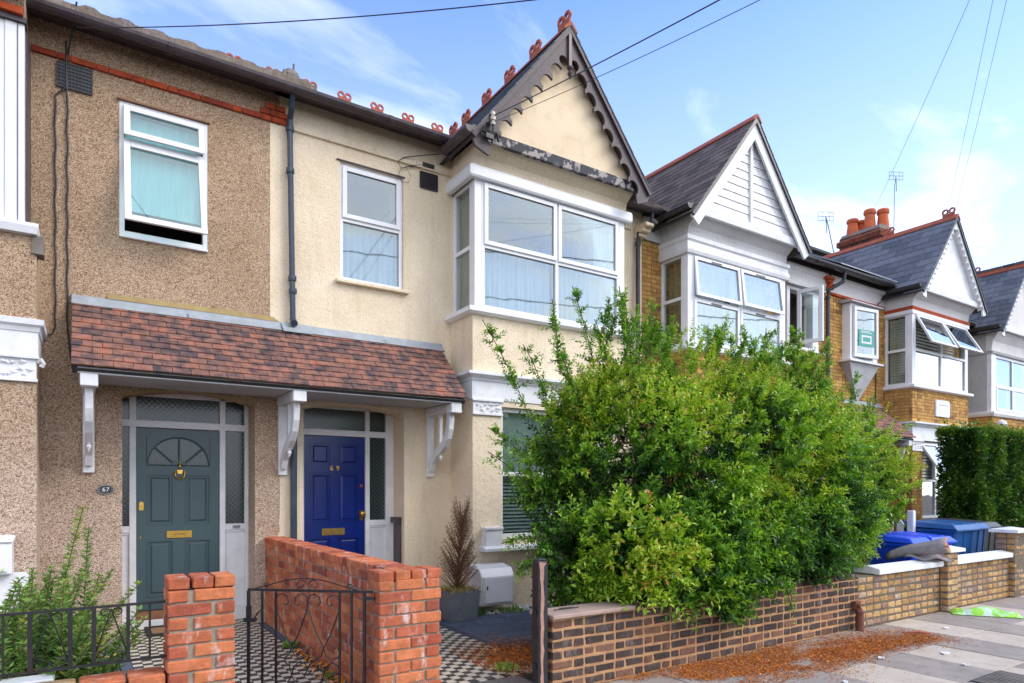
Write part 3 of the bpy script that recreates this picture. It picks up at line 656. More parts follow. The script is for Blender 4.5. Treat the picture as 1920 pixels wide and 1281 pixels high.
def gable(parent, bx, half, style, wallmat, bargemat, slatemat, beam_mat, roof_u, crest_ys=(), expo=.18, wid=.27, joined=False):
    eave = APEX - K * half
    # roof body (boarding under the slates)
    mb = MB(); yb = valley_y(APEX)
    mb.prism([(bx - half - .02, eave - .035), (bx, APEX), (bx + half + .02, eave - .035), (bx + half - .04, eave - .035), (bx, APEX - .09), (bx - half + .04, eave - .035)], GF + .03, yb, 'y'); mb.build('gable_roof', roof_u, parent)
    slates(parent, bx, half, -1, slatemat, expo, wid, joined)
    slates(parent, bx, half, 1, slatemat, expo, wid, True)
    # ridge
    y = GF - .05; k = 0
    while y < yb + .2:
        place(RT_G, 'ridge_tile', parent, (bx, y + .225, APEX + .02)); y += .45
    for yy in crest_ys: place(CREST, 'crest_tile', parent, (bx, yy, APEX + .05), (0, 0, R(90)))
    # gable wall, barge boards, verge strip, beam
    mb = MB(); zb = 6.12; mb.prism([(bx - (APEX - .12 - zb) / K, zb), (bx + (APEX - .12 - zb) / K, zb), (bx, APEX - .12)], 7.24, 7.34, 'y'); gw = mb.build('gable_wall', wallmat, parent)
    if style == 'plain':     # horizontal cladding boards and a centre strip
        z = 6.2; hb = .145
        while z < APEX - .3:
            hw_ = (APEX - .10 - z) / K - .0; hw2 = max((APEX - .10 - z - hb) / K - .0, .01)
            for sd_ in (-1, 1):
                b = MB(); lo = [(sd_ * .035, z + .004), (sd_ * hw_, z + .004), (sd_ * hw2, z + hb - .004), (sd_ * .035, z + hb - .004)]
                vs = [(bx + x, 7.220, zz) for x, zz in lo[:2]] + [(bx + x, 7.232, zz) for x, zz in lo[2:]] + [(bx + x, 7.245, zz) for x, zz in lo]
                b.add(vs, [(0, 1, 2, 3), (7, 6, 5, 4), (0, 4, 5, 1), (1, 5, 6, 2), (2, 6, 7, 3), (3, 7, 4, 0)]); b.build('cladding_board', M_['paintwhite'], parent)
            z += hb
        b = MB(); b.box(bx - .03, 7.19, 6.2, bx + .03, 7.2395, APEX - .25); b.build('centre_strip', M_['paintwhite'], parent)
    for sd_ in (-1, 1):
        mb = MB(); mb.prism(scallop_board(sd_, bx, half, style, 0, 0), GF, GF + .035, 'y'); mb.build('barge_board', bargemat, parent)
        c, s_ = math.cos(PHI), math.sin(PHI); L = half / c + .04
        def P(s, d): return (bx + sd_ * (c * s) - sd_ * s_ * d, APEX - s_ * s - c * d)
        mb = MB(); mb.prism([P(-.02, -.015), P(L + .03, -.015), P(L + .03, .05), P(.06, .05)], GF - .035, GF - .001, 'y'); mb.build('verge_strip', M_['barge'] if style == 'dark' else M_['blackplastic'], parent)
        # boxed soffit behind the board
        mb = MB(); mb.prism([P(.14, .10), P(L - .1, .10), P(L - .1, .125), P(.16, .125)], GF + .036, 7.239, 'y'); mb.build('soffit', bargemat, parent)
    mb = MB(); mb.prism([(7.19, 6.06), (7.18, 6.19), (7.25, 6.22), (7.25, 6.06)], bx - half + .10, bx + half - .10, 'x'); mb.build('gable_beam', beam_mat, parent, bevel=.006)
    if style == 'dark':
        mb = MB(); mb.box(bx - .025, GF - .03, 7.42, bx + .025, GF - .002, APEX - .02); mb.lathe([(.02, 0), (.045, .03), (.045, .05), (.03, .06)], (bx, GF - .02, 7.36), 8); mb.lathe([(.002, 0), (.04, .08), (.02, .12)], (bx, GF - .02, 7.24), 8); mb.build('finial', M_['gutter'], parent)
def bay_shell(mb, x0, x1, gz0=0.95, gz1=2.72, gx0=None, gx1=None, sides=(True, True)):
    """solid parts of a square bay: ground floor with its opening, apron under the upper window"""
    mb.panel(x0, x1, 0, 3.93, BY, BY + .2, [(gx0, gx1, gz0, gz1)])
    if sides[0]: mb.box(x0, BY + .2, 0, x0 + .2, FY - .001, 3.93)
    if sides[1]: mb.box(x1 - .2, BY + .2, 0, x1, FY - .001, 3.93)
def bay_head(parent, x0, x1, mat, z0=5.81, z1=6.14):
    mb = MB(); mb.prism([(BY, z0), (BY - .03, z0 + (z1 - z0) * .45), (7.26, z1 - .06), (7.26, z1), (7.6, z1), (7.6, z0)], x0, x1, 'x')
    mb.box(x0, 7.6, z0, x0 + .12, FY - .001, z1); mb.box(x1 - .12, 7.6, z0, x1, FY - .001, z1)
    mb.box(x0 + .12, 7.6, z0, x1 - .12, FY, z0 + .03)
    return mb.build('bay_head', mat, parent)
def wrap_mould(parent, name, x0, x1, prof, mat, y=BY, ext=1.0):
    """moulding swept round the three sides of the bay; prof = (projection, z)"""
    mb = MB(); n = len(prof); vs = []
    for (d, z) in prof: vs += [(x0 - d, FY - .002, z), (x0 - d, y - d, z), (x1 + d, y - d, z), (x1 + d, FY - .002, z)]
    fs = []
    for i in range(n):
        j = (i + 1) % n
        for k in range(3): fs.append((i * 4 + k, j * 4 + k, j * 4 + k + 1, i * 4 + k + 1))
    fs.append(tuple(i * 4 for i in range(n - 1, -1, -1))); fs.append(tuple(i * 4 + 3 for i in range(n)))
    mb.add(vs, fs); return mb.build(name, mat, parent)
def gutter(parent, x0, x1, side_x=None, y=7.74, mat=None, z=6.20, side_len=None, sgn=-1):
    """half round gutter along the eaves, with soffit board behind"""
    mat = mat or M_['gutter']; mb = MB(); prof = [(y - .07 * math.cos(a), z + .075 - .075 * math.sin(a)) for a in [math.pi * k / 7 for k in range(8)]] + [(y + .06, z + .075), (y - .06, z + .075)]
    mb.prism(prof, x0, x1, 'x'); mb.box(x0, y + .065, z + .02, x1, y + .085, z + .12); mb.box(x0, y + .085, z + .10, x1, FY - .003, z + .12)
    xx = x0 + 1.2
    while xx < x1: mb.prism([(a - (.006 if a < y else -.006), b - .006) for a, b in prof[:8]] + [(y + .07, z + .08), (y - .07, z + .08)], xx, xx + .05, 'x'); xx += 1.8
    g = mb.build('gutter', mat, parent)
    return g
def side_gutter(parent, x, y0, y1, z=6.07, mat=None):
    mat = mat or M_['gutter']; mb = MB(); prof = [(x - .065 * math.cos(a), z + .07 - .07 * math.sin(a)) for a in [math.pi * k / 7 for k in range(8)]]
    mb.prism(prof + [(x + .06, z + .085), (x - .06, z + .085)], y0, y1, 'y'); mb.box(x + .05 if x > 0 else x, y0 + .02, z + .02, x + .12, y1, z + .12)
    return mb.build('bay_gutter', mat, parent)
def downpipe(parent, pts, r, mat, brackets=()):
    mb = MB(); mb.tube(pts, r, 10)
    for (x, y, z) in brackets: mb.lathe([(r + .012, 0), (r + .016, .03), (r + .012, .06)], (x, y, z), 10)
    return mb.build('downpipe', mat, parent, smooth=False)

# ------------------------------------------------------------------ houses
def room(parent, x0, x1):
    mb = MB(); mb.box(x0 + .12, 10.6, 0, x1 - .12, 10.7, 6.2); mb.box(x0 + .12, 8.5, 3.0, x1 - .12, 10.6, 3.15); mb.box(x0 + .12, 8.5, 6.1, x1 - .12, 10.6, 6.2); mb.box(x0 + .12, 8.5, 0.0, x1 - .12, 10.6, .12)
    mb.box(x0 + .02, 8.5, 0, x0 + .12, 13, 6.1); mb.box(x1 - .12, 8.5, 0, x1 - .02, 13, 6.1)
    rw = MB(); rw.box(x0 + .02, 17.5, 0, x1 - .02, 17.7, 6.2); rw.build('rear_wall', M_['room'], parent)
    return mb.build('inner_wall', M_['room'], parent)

# ---- house 67, pebbledash
h67 = thing('terraced_house', 'brown pebbledashed house with the grey teal front door', 'house', (-0.9, 8.05, 0), 'terraced houses along the street')
mb = MB()
D67 = (0.338, 1.672, -1, 2.72)
mb.panel(-3.7, 1.95, -.1, 6.42, FY, 8.5, [D67, (0.31, 1.165, 4.30, 5.715), (-2.7, -.6, .9, 2.7), (-2.7, -.6, 4.0, 5.75)])
arch_fill(mb, 0.338, 1.672, 2.60, 2.705, 2.72, FY + .001, 8.36)
bay_shell(mb, -2.83, -.365, .95, 2.6, -2.4, -.8)
mb.build('wall', M_['pebble'], h67)
room(h67, -3.7, 1.95)
mb = MB(); arch_pts = [(0.33 + 1.35 * t, 2.595 + .11 * (1 - (2 * t - 1) ** 2)) for t in [k / 14 for k in range(15)]]
for (a, za), (b, zb) in zip(arch_pts[:-1], arch_pts[1:]): mb.prism([(a, za - .004), (b, zb - .004), (b, zb + .022), (a, za + .022)], FY - .008, FY + .012, 'y')
mb.build('arch_edge', M_['ochre'], h67)
# red brick string course and kneeler: one brick after another
x = -.44; k = 0
while x < 1.98:
    L = .215 if k % 2 == 0 else .105
    brick('brick', h67, (x + L / 2, FY + .02, 5.985), (L - .004, .1, .06), M_['redband'], ch=.004, jit=.001); x += L + .004; k += 1
for (x, z) in ((1.78, 6.055), (1.89, 6.055), (1.84, 6.13), (1.96, 6.13), (1.99, 6.055)): brick('brick', h67, (x, FY + .015, z), (.105, .1, .065), M_['redband'], ch=.004)
# side of the bay head and its red band
bm67 = bay_head(h67, -2.83, -.46, M_['pebble'], 5.9, 6.3)
for k in range(10): brick('brick', h67, (-.46 - .11 - .222 * k, BY - .02, 5.93), (.216, .1, .065), M_['redband'], ch=.004)
mb = MB(); mb.box(-2.83, BY - .03, 5.85, -.44, BY + .1, 5.895); mb.box(-.5, BY + .1, 4.05, -.44, FY, 5.9); mb.build('window_head', M_['gutter'], h67)  # near-black side box paints in the shadow at the bay corner
for a_, b_ in ((-2.83, -2.72), (-.60, -.455)): mb = MB(); mb.box(a_, BY, 4.0, b_, BY + .11, 5.85); mb.build('corner_post', M_['upvc'], h67, bevel=.006)
mb = MB(); mb.box(-.507, BY - .006, 4.0, -.501, BY, 5.85); mb.build('post_joint', M_['gutter'], h67)
window(h67, frame_M((-2.72, BY, 4.04), (1, 0, 0), (0, -1, 0)), 2.12, 1.81, us=(1.06,), rec=0.01)
curtain('white net curtain in the cut-off bay window at the left edge', frame_M((-2.72, BY, 4.04), (1, 0, 0), (0, -1, 0)), .02, 2.1, .05, 1.7, .14, M_['net'], 16, name='net_curtain')
wrap_mould(h67, 'bay_sill', -2.83, -.42, [(0, 3.93), (.06, 3.935), (.075, 4.0), (.07, 4.03), (0, 4.045)], M_['paintwhite'])
mb = MB(); mb.box(-.40, 7.42, 3.77, -.31, 7.60, 3.935); mb.build('sill_corbel', M_['concrete'], h67)
wrap_mould(h67, 'cornice', -2.83, -.365, [(0, 3.04), (.02, 3.05), (.03, 3.09), (.055, 3.11), (.06, 3.16), (0, 3.175)], M_['paintwhite'])
wrap_mould(h67, 'frieze', -2.83, -.365, [(0, 2.83), (.012, 2.83), (.012, 3.045), (0, 3.045)], M_['paintwhite'])
def capital(parent, x0, x1, z0, z1, y, n=16, name='capital'):
    mb = MB(); mb.box(x0, y - .012, z0, x1, y + .01, z1); mb.box(x0 - .02, y - .04, z1 - .03, x1 + .02, y + .01, z1); mb.box(x0 - .01, y - .03, z0 - .01, x1 + .01, y + .01, z0 + .022)
    cap = mb.build(name, M_['paintwhite'], parent, bevel=.004)
    lf = MB(); rr = random.Random(3)
    for k in range(n):
        cx = rr.uniform(x0 + .03, x1 - .03); cz = rr.uniform(z0 + .045, z1 - .055); ra = rr.uniform(.02, .038); vs = []; fs = []
        a0 = rr.uniform(0, 6.28); m = 7
        for i in range(m):
            a = a0 + 6.283 * i / m; e = ra * (1.25 if i % 2 else .8); vs.append((cx + e * math.cos(a), y - .012, cz + e * .8 * math.sin(a)))
        vs.append((cx, y - .035, cz)); fs = [(i, m, (i + 1) % m) for i in range(m)]; lf.add(vs, fs)
    lf.build('carved_leaves', M_['paintwhite'], cap)
    return cap
capital(h67, -.95, -.365, 2.6, 2.83, BY, 22)
mb = MB(); mb.tube([(-.35, BY + .0, 2.78), (-.33, BY - .02, 2.80), (-.315, BY, 2.77), (-.33, BY + .01, 2.74)], .022, 8); mb.build('scroll', M_['paintwhite'], h67)
window(h67, frame_M((-2.4, BY, .95), (1, 0, 0), (0, -1, 0)), 1.6, 1.65, us=(.8,), zs=(.9,))
# upper window: two top hung sashes, both ajar
w67 = window(h67, frame_M((0.31, FY, 4.30), (1, 0, 0), (0, -1, 0)), .855, 1.415, zs=(1.01,), opts={(0, 1): (11, 'top'), (0, 0): (16, 'top')}, rec=.0, fw=.05, sw=.05, glassm=M_['glasslow'])
sill(w67, frame_M((0.31, FY, 4.30), (1, 0, 0), (0, -1, 0)), .855, -.03, .035, .0, .03)
mb = MB(); mb.box(.29, FY - .03, 5.72, 1.185, FY + .02, 5.735); mb.build('drip_strip', M_['wood'], h67)
_b = MB(frame_M((0.31, FY, 4.30), (1, 0, 0), (0, -1, 0))); _b.box(.06, .09, .3, .8, .1, 1.32); tag(_b.build('roller_blind', M_['aqua']), 'pale roller blind, reflected sky put into its aqua colour, behind the tilted open window above the teal door', 'blind')
air_brick(h67, -.227, .072, 5.68, 5.93, FY)
main_roof(h67, -3.7, 2.02, M_['roofdark'], .0)
# thick interlocking concrete tiles; the near courses show above the gutter
mb = MB(); y = 7.72; row = 0
while y < 13.0:
    z = main_z(y) + .035
    x = -3.7
    while x < 2.0:
        h = .028 + random.uniform(-.005, .006)
        vs = []
        for (yy, zz) in ((y, z), (y + .36, z + .36 * .59 - .03)):
            for i, (dx_, dz_) in enumerate(((0, 0), (.06, 0), (.11, h), (.19, h), (.24, 0), (.298, 0))): vs.append((x + dx_, yy, zz + dz_ + .02))
        b = len(vs)
        for (dx_, dz_) in ((0, 0), (.06, 0), (.11, h), (.19, h), (.24, 0), (.298, 0)): vs.append((x + dx_, y, z + dz_ * .3 - .05))
        mb.add(vs, [(i, i + 1, i + 7, i + 6) for i in range(5)] + [(12 + i, 13 + i, i + 1, i) for i in range(5)], 0, random.uniform(.02, .98)); x += .3
    y += .31; row += 1
mb.build('roof_tiles', M_['concretetile'], h67, kind='stuff')
mb = MB(); mb.lathe([(.10, 0), (.11, .06), (.07, .13), (.02, .16)], (2.03, 7.86, 6.38), 9); mb.tube([(2.06, 7.84, 6.5), (2.06, 7.84, 6.60)], .012, 6); mb.box(1.93, 7.78, 6.36, 2.10, 8.1, 6.47); mb.build('verge_mortar', M_['concrete'], h67)
mb = MB(); mb.box(1.9, 7.9, 6.3, 2.08, 17.9, 6.33); mb.build('party_wall', M_['roofdark'], h67)
gable(h67, -1.6, 1.2, 'dark', M_['pebble'], M_['barge'], M_['oldslate'], M_['barge'], M_['roofdark'], joined=True)
gutter(h67, -.46, 1.99)

# ---- house 69, cream roughcast
h69 = thing('terraced_house', 'cream roughcast house with blue front door and dark scalloped gable', 'house', (4.9, 8.05, 0), 'terraced houses along the street')
X0, X1 = 4.245, 6.93
mb = MB()
mb.panel(1.952, 7.87, -.1, 6.42, FY, 8.5, [(2.226, 3.552, -1, 2.72), (2.685, 3.54, 4.24, 5.725), (X0 + .2, X1 - .2, .9, 2.72), (X0 + .1, X1 - .1, 4.0, 5.75)])
arch_fill(mb, 2.226, 3.552, 2.60, 2.685, 2.72, FY + .001, 8.36)
bay_shell(mb, X0, X1, .95, 2.72, 4.69, 6.49)
mb.prism([(8.018, 5.925), (8.012, 6.01), (8.05, 6.03), (8.05, 5.92)], 2.09, X0, 'x')
mb.prism([(8.018, 5.925), (8.012, 6.01), (8.05, 6.03), (8.05, 5.92)], X1, 7.6, 'x')
mb.build('wall', M_['cream'], h69)
room(h69, 1.95, 7.87)
bay_head(h69, X0, X1, M_['cream'], 5.83, 6.14)
wrap_mould(h69, 'window_head', X0, X1, [(0, 5.67), (.06, 5.675), (.075, 5.70), (.075, 5.80), (.06, 5.835), (0, 5.845)], M_['upvc'])
for xx in (X0 + .03, X1 - .13): mb = MB(); mb.box(xx, BY, 4.0, xx + .11, BY + .11, 5.69); mb.build('corner_post', M_['upvc'], h69, bevel=.006)
MF = frame_M((X0 + .14, BY, 4.0), (1, 0, 0), (0, -1, 0)); wf = X1 - X0 - .27
window(h69, MF, wf, 1.69, us=(wf / 2 + .03,), zs=(.83,), opts={(0, 1): (0, 'top'), (1, 1): (0, 'top')}, rec=.0, fw=.045, name='bay_window')
for nm, org, u, n_ in (('side_window', (X0 + .03, FY, 4.0), (0, -1, 0), (-1, 0, 0)), ('side_window', (X1 - .02, BY + .11, 4.0), (0, 1, 0), (1, 0, 0))):
    window(h69, frame_M(org, u, n_), FY - BY - .11, 1.69, zs=(.83,), rec=.01, fw=.05, name=nm, glassm=M_['glassclear'])
wrap_mould(h69, 'bay_sill', X0, X1, [(0, 3.90), (.05, 3.905), (.09, 3.93), (.09, 3.985), (.02, 4.01), (0, 4.01)], M_['upvc'])
curtain('long white net curtain, left half of the cream bay window', MF, .03, wf / 2, .03, .86, .16, M_['net'], 15, name='net_curtain')
curtain('white net curtain in the cream bay window, right half, behind the shrub tips', MF, wf / 2 + .05, wf - .03, .03, .86, .16, M_['net'], 13, name='net_curtain')
curtain('beige drape hanging beside the narrow side pane of the cream bay', frame_M((X0 + .03, FY, 4.0), (0, -1, 0), (-1, 0, 0)), .02, .42, .02, 1.62, .14, M_['tancurtain'], 5, .02, gather=.1)
curtain('sheer white panel at the far end of the cream house bay window', MF, wf - .34, wf - .03, .86, 1.6, .2, M_['net'], 4, name='net_curtain')
MW = frame_M((2.685, FY, 4.24), (1, 0, 0), (0, -1, 0))
w69 = window(h69, MW, .855, 1.485, zs=(.78,), opts={(0, 1): (0, 'top')}, rec=.03, fw=.05)
sill(w69, MW, .855, -.045, .07, .06, .05, M_['cream'])
curtain('white lace net curtain in the single sash window over the blue door', MW, .03, .82, .02, .80, .15, M_['net'], 9, name='net_curtain')
mb = MB(); mb.box(2.64, FY - .02, 5.728, 3.56, FY + .03, 5.742); mb.build('drip_strip', M_['barge'], h69)
air_brick(h69, 3.775, 4.035, 5.67, 5.885, FY)
# ground floor bay window and dressings
MG = frame_M((4.69, BY, .95), (1, 0, 0), (0, -1, 0))
wg = window(h69, MG, 1.8, 1.77, us=(.9,), zs=(.87,), rec=.06, fw=.06, name='ground_window')
blind('grey venetian blind lowered behind the ground floor bay window at the shrub', MG, .06, 1.74, .07, .82, .17, M_['blind'])
_b = MB(MG); _b.box(.06, .17, .9, 1.74, .18, 1.7); tag(_b.build('roller_blind', M_['blind']), 'plain pale blind in the upper half of the ground floor bay window', 'blind')
wrap_mould(h69, 'cornice', X0, X1, [(0, 3.03), (.03, 3.04), (.04, 3.07), (.09, 3.10), (.11, 3.11), (.11, 3.145), (0, 3.165)], M_['paintwhite'])
wrap_mould(h69, 'frieze', X0, X1, [(0, 2.80), (.015, 2.80), (.015, 3.035), (0, 3.035)], M_['paintwhite'])
capital(h69, X0, 4.69, 2.60, 2.80, BY, 18); capital(h69, 6.49, X1, 2.60, 2.80, BY, 18)
mb = MB(); mb.tube([(X0 - .02, BY + .25, 2.83), (X0 - .10, BY + .25, 2.82), (X0 - .12, BY + .25, 2.76), (X0 - .07, BY + .25, 2.70), (X0 - .03, BY + .25, 2.64)], [.05, .05, .045, .035, .03], 8); mb.build('scroll_corbel', M_['paintwhite'], h69)
mb = MB(); mb.box(4.39, BY - .10, .86, 4.64, BY + .01, 1.10); mb.box(4.375, BY - .115, 1.08, 4.655, BY + .01, 1.115); mb.prism([(7.28, .80), (7.28, .84), (7.34, .865), (7.45, .865), (7.45, .80)], 4.34, 6.8, 'x'); mb.build('sill_pedestal', M_['paintwhite'], h69, bevel=.004)
gable(h69, 5.59, 1.5, 'dark', M_['creamsmooth'], M_['barge'], M_['slate'], M_['peel'], M_['roofdark'], crest_ys=(7.23, 7.93, 8.63, 9.33, 10.03, 10.5), joined=True, expo=.2, wid=.3)
main_roof(h69, 2.02, 7.87, M_['roofdark'])
for k in range(13): place(RT_M, 'ridge_tile', h69, (2.3 + .45 * k, 13.0, main_z(13) + .03), (0, 0, R(90)))
for k in range(7): place(CREST, 'crest_tile', h69, (2.33 + .699 * k, 13.0, main_z(13) + .06))
gutter(h69, 1.99, X0 - .17); side_gutter(h69, 4.03, 7.12, 7.82); gutter(h69, X1 + .2, 7.9, z=6.16)
mb = MB()
for z, w_, h_ in ((5.93, .30, .06), (5.86, .22, .07), (5.80, .14, .06)): mb.box(7.70 - .02, FY - w_, z, 7.86, FY, z + h_)
mb.build('kneeler', M_['cream'], h69, bevel=.012)
downpipe(h69, [(2.04, 7.80, 6.22), (2.045, 7.86, 6.10), (2.055, 7.98, 6.02), (2.055, 7.99, 5.9), (2.09, 7.99, 3.64)], .034, M_['pipeblue'], [(2.055, 7.99, 5.88), (2.06, 7.99, 5.38), (2.085, 7.99, 4.1), (2.09, 7.99, 3.95)])
downpipe(h69, [(2.10, 7.99, 2.95), (2.10, 7.99, .06)], .040, M_['pipeblue'])
downpipe(h69, [(7.84, 7.76, 6.24), (7.84, 7.80, 6.02), (7.70, 7.95, 5.86), (7.70, 7.97, 5.6), (7.70, 7.97, .1)], .036, M_['blackplastic'], [(7.70, 7.97, 5.66)])
mb = MB(); mb.prism([(8.03, 3.605), (8.03, 3.59), (7.90, 3.47), (7.90, 3.485)], 1.96, 2.30, 'x'); mb.build('lead_apron', M_['lead'], h69)
mb = MB(); mb.tube([(2.09, 7.99, 3.66), (2.09, 7.96, 3.60), (2.09, 7.92, 3.58)], [.036, .04, .042], 10); mb.build('pipe_shoe', M_['pipeblue'], h69)
# insulator and bracket on the gable foot, splice box and loops of cable
mb = MB(); mb.lathe([(.028, 0), (.03, .03), (.018, .04), (.018, .055), (.034, .06), (.034, .10), (.022, .11), (.022, .12), (.03, .125), (.026, .16), (.01, .17)], (4.33, 7.07, 6.22), 12); mb.build('insulator', M_['ceramic'], h69, smooth=False)
mb = MB(); mb.tube([(4.33, 7.10, 6.0), (4.33, 7.07, 6.12), (4.33, 7.07, 6.24)], .012, 6); mb.tube([(4.2, 7.10, 6.06), (4.27, 7.06, 6.11), (4.38, 7.06, 6.12), (4.42, 7.07, 6.03)], .02, 6); mb.box(4.22, 7.05, 6.03, 4.33, 7.09, 6.09)
mb.tube([(4.2, 7.08, 6.1), (4.24, 7.04, 6.2), (4.22, 7.0, 6.16)], .03, 7); mb.build('wire_bracket', M_['iron'], h69)
mb = MB(); mb.box(3.80, 8.0, 5.95, 3.97, 8.05, 6.0); mb.build('splice_box', M_['blackplastic'], h69)

# ---- brick houses 71, 73, 75
def brick_front(h, x0, x1, holes, z1=5.84):
    mb = MB(); mb.panel(x0, x1, -.1, 6.42, FY, 8.5, holes); mb.build('wall', M_['darkmortar'], h)
    mb = MB(); course(mb, x0, x1, .0, z1, FY, [(a - .0, b + .0, c, d) for a, b, c, d in holes]); mb.build('brickwork', M_['housebrick'], h, kind='stuff')
def brick_bay(h, x0, x1, gx0, gx1):
    mb = MB(); bay_shell(mb, x0, x1, .95, 2.72, gx0, gx1); mb.build('bay_wall', M_['darkmortar'], h)
    mb = MB(); course(mb, x0, x1, .0, 3.93, BY, [(gx0, gx1, .95, 2.72)])
    mb.M = frame_M((x0, FY, 0), (0, -1, 0), (-1, 0, 0)); course(mb, .0, FY - BY, .0, 3.93, 0)
    mb.M = frame_M((x1, BY, 0), (0, 1, 0), (1, 0, 0)); course(mb, .0, FY - BY, .0, 3.93, 0); mb.M = None
    mb.build('bay_brickwork', M_['housebrick'], h, kind='stuff')
def white_frieze(h, x0, x1, red=True):
    mb = MB(); mb.prism([(8.035, 5.84), (8.03, 6.1), (7.98, 6.14), (7.98, 6.2), (8.05, 6.2), (8.05, 5.84)], x0, x1, 'x'); mb.build('frieze', M_['whitecast'], h)
def bay_upper(h, x0, x1, opts, side_opts=None, head='plain', zt=5.52, labelled='', trickle=False, us_=None, zs=(.80,), gm=None):
    for xx in (x0 + .01, x1 - .12): mb = MB(); mb.box(xx, BY, 4.0, xx + .11, BY + .11, zt); mb.build('corner_post', M_['upvc'], h, bevel=.006)
    m = frame_M((x0 + .12, BY, 4.0), (1, 0, 0), (0, -1, 0)); w = x1 - x0 - .24
    bw = window(h, m, w, zt - 4.0, us=us_ or (w / 2,), zs=zs, opts=opts, rec=.0, fw=.05, name='bay_window', trickle=trickle, glassm=gm)
    for org, u, n_ in (((x0 + .01, FY, 4.0), (0, -1, 0), (-1, 0, 0)), ((x1 - .01, BY + .11, 4.0), (0, 1, 0), (1, 0, 0))):
        window(h, frame_M(org, u, n_), FY - BY - .11, zt - 4.0, zs=zs[:1], rec=.01, fw=.05, name='side_window', glassm=M_['glassclear'])
    wrap_mould(h, 'bay_sill', x0, x1, [(0, 3.90), (.05, 3.905), (.09, 3.93), (.09, 3.985), (.02, 4.01), (0, 4.01)], M_['upvc'])
    return m, w
h71 = thing('terraced_house', 'golden brick house with white clapboard gable and wide plain barge boards', 'house', (10.6, 8.05, 0), 'terraced houses along the street')
A0, A1 = 8.30, 10.95
O71 = (11.62, 12.68); O73 = (13.86, 14.96)
brick_front(h71, 7.872, 13.30, [(A0 + .1, A1 - .1, 4.0, 5.6), (A0 + .2, A1 - .2, .9, 2.7), (11.7, 12.6, 4.5, 5.68), (11.55, 12.9, -1, 2.6)])
brick_bay(h71, A0, A1, A0 + .45, A1 - .45); white_frieze(h71, 7.872, A0); white_frieze(h71, A1, 13.25); room(h71, 7.87, 13.3)
bay_head(h71, A0, A1, M_['whitecast'], 5.79, 6.14)
wrap_mould(h71, 'window_head', A0, A1, [(0, 5.50), (.035, 5.51), (.05, 5.56), (.05, 5.60), (.03, 5.64), (.03, 5.70), (.055, 5.73), (.055, 5.79), (.03, 5.81), (0, 5.82)], M_['paintwhite'])
m71, w71 = bay_upper(h71, A0, A1, {(0, 1): (5, 'top'), (1, 1): (7, 'top'), (0, 0): (0, 'top'), (1, 0): (0, 'top')}, trickle=True)
curtain('grey blue curtain parted in the left half of the bay under the clapboard gable', m71, .06, 1.15, .05, 1.45, .25, M_['bluecurtain'], 7, .03)
curtain('white curtain bunched in the right half of the bay under the clapboard gable', m71, 1.25, 2.3, .05, 1.45, .25, M_['net'], 8, .03)
curtain('grey tan drape in the side pane of the clapboard gable bay', frame_M((A0 + .01, FY, 4.0), (0, -1, 0), (-1, 0, 0)), .02, .45, .02, 1.45, .2, M_['tancurtain'], 4, .02)
gable(h71, 9.63, 1.55, 'plain', M_['paintwhite'], M_['paintwhite'], M_['oldslate'], M_['paintwhite'], M_['roofdark'], expo=.165, wid=.30)
main_roof(h71, 7.87, 13.3, M_['oldslate']); gutter(h71, 7.9, 7.99, z=6.16, mat=M_['blackplastic']); side_gutter(h71, 8.04, 7.14, 7.82, mat=M_['blackplastic']); gutter(h71, A1 + .22, 13.3, mat=M_['blackplastic'], z=6.2)
window(h71, frame_M((A0 + .45, BY, .95), (1, 0, 0), (0, -1, 0)), A1 - A0 - .9, 1.77, us=((A1 - A0) / 2 - .45,), zs=(.87,), name='ground_window')
wrap_mould(h71, 'cornice', A0, A1, [(0, 3.03), (.03, 3.04), (.09, 3.10), (.11, 3.11), (.11, 3.145), (0, 3.165)], M_['paintwhite'])
wrap_mould(h71, 'frieze_band', A0, A1, [(0, 2.74), (.015, 2.74), (.015, 3.035), (0, 3.035)], M_['paintwhite'])
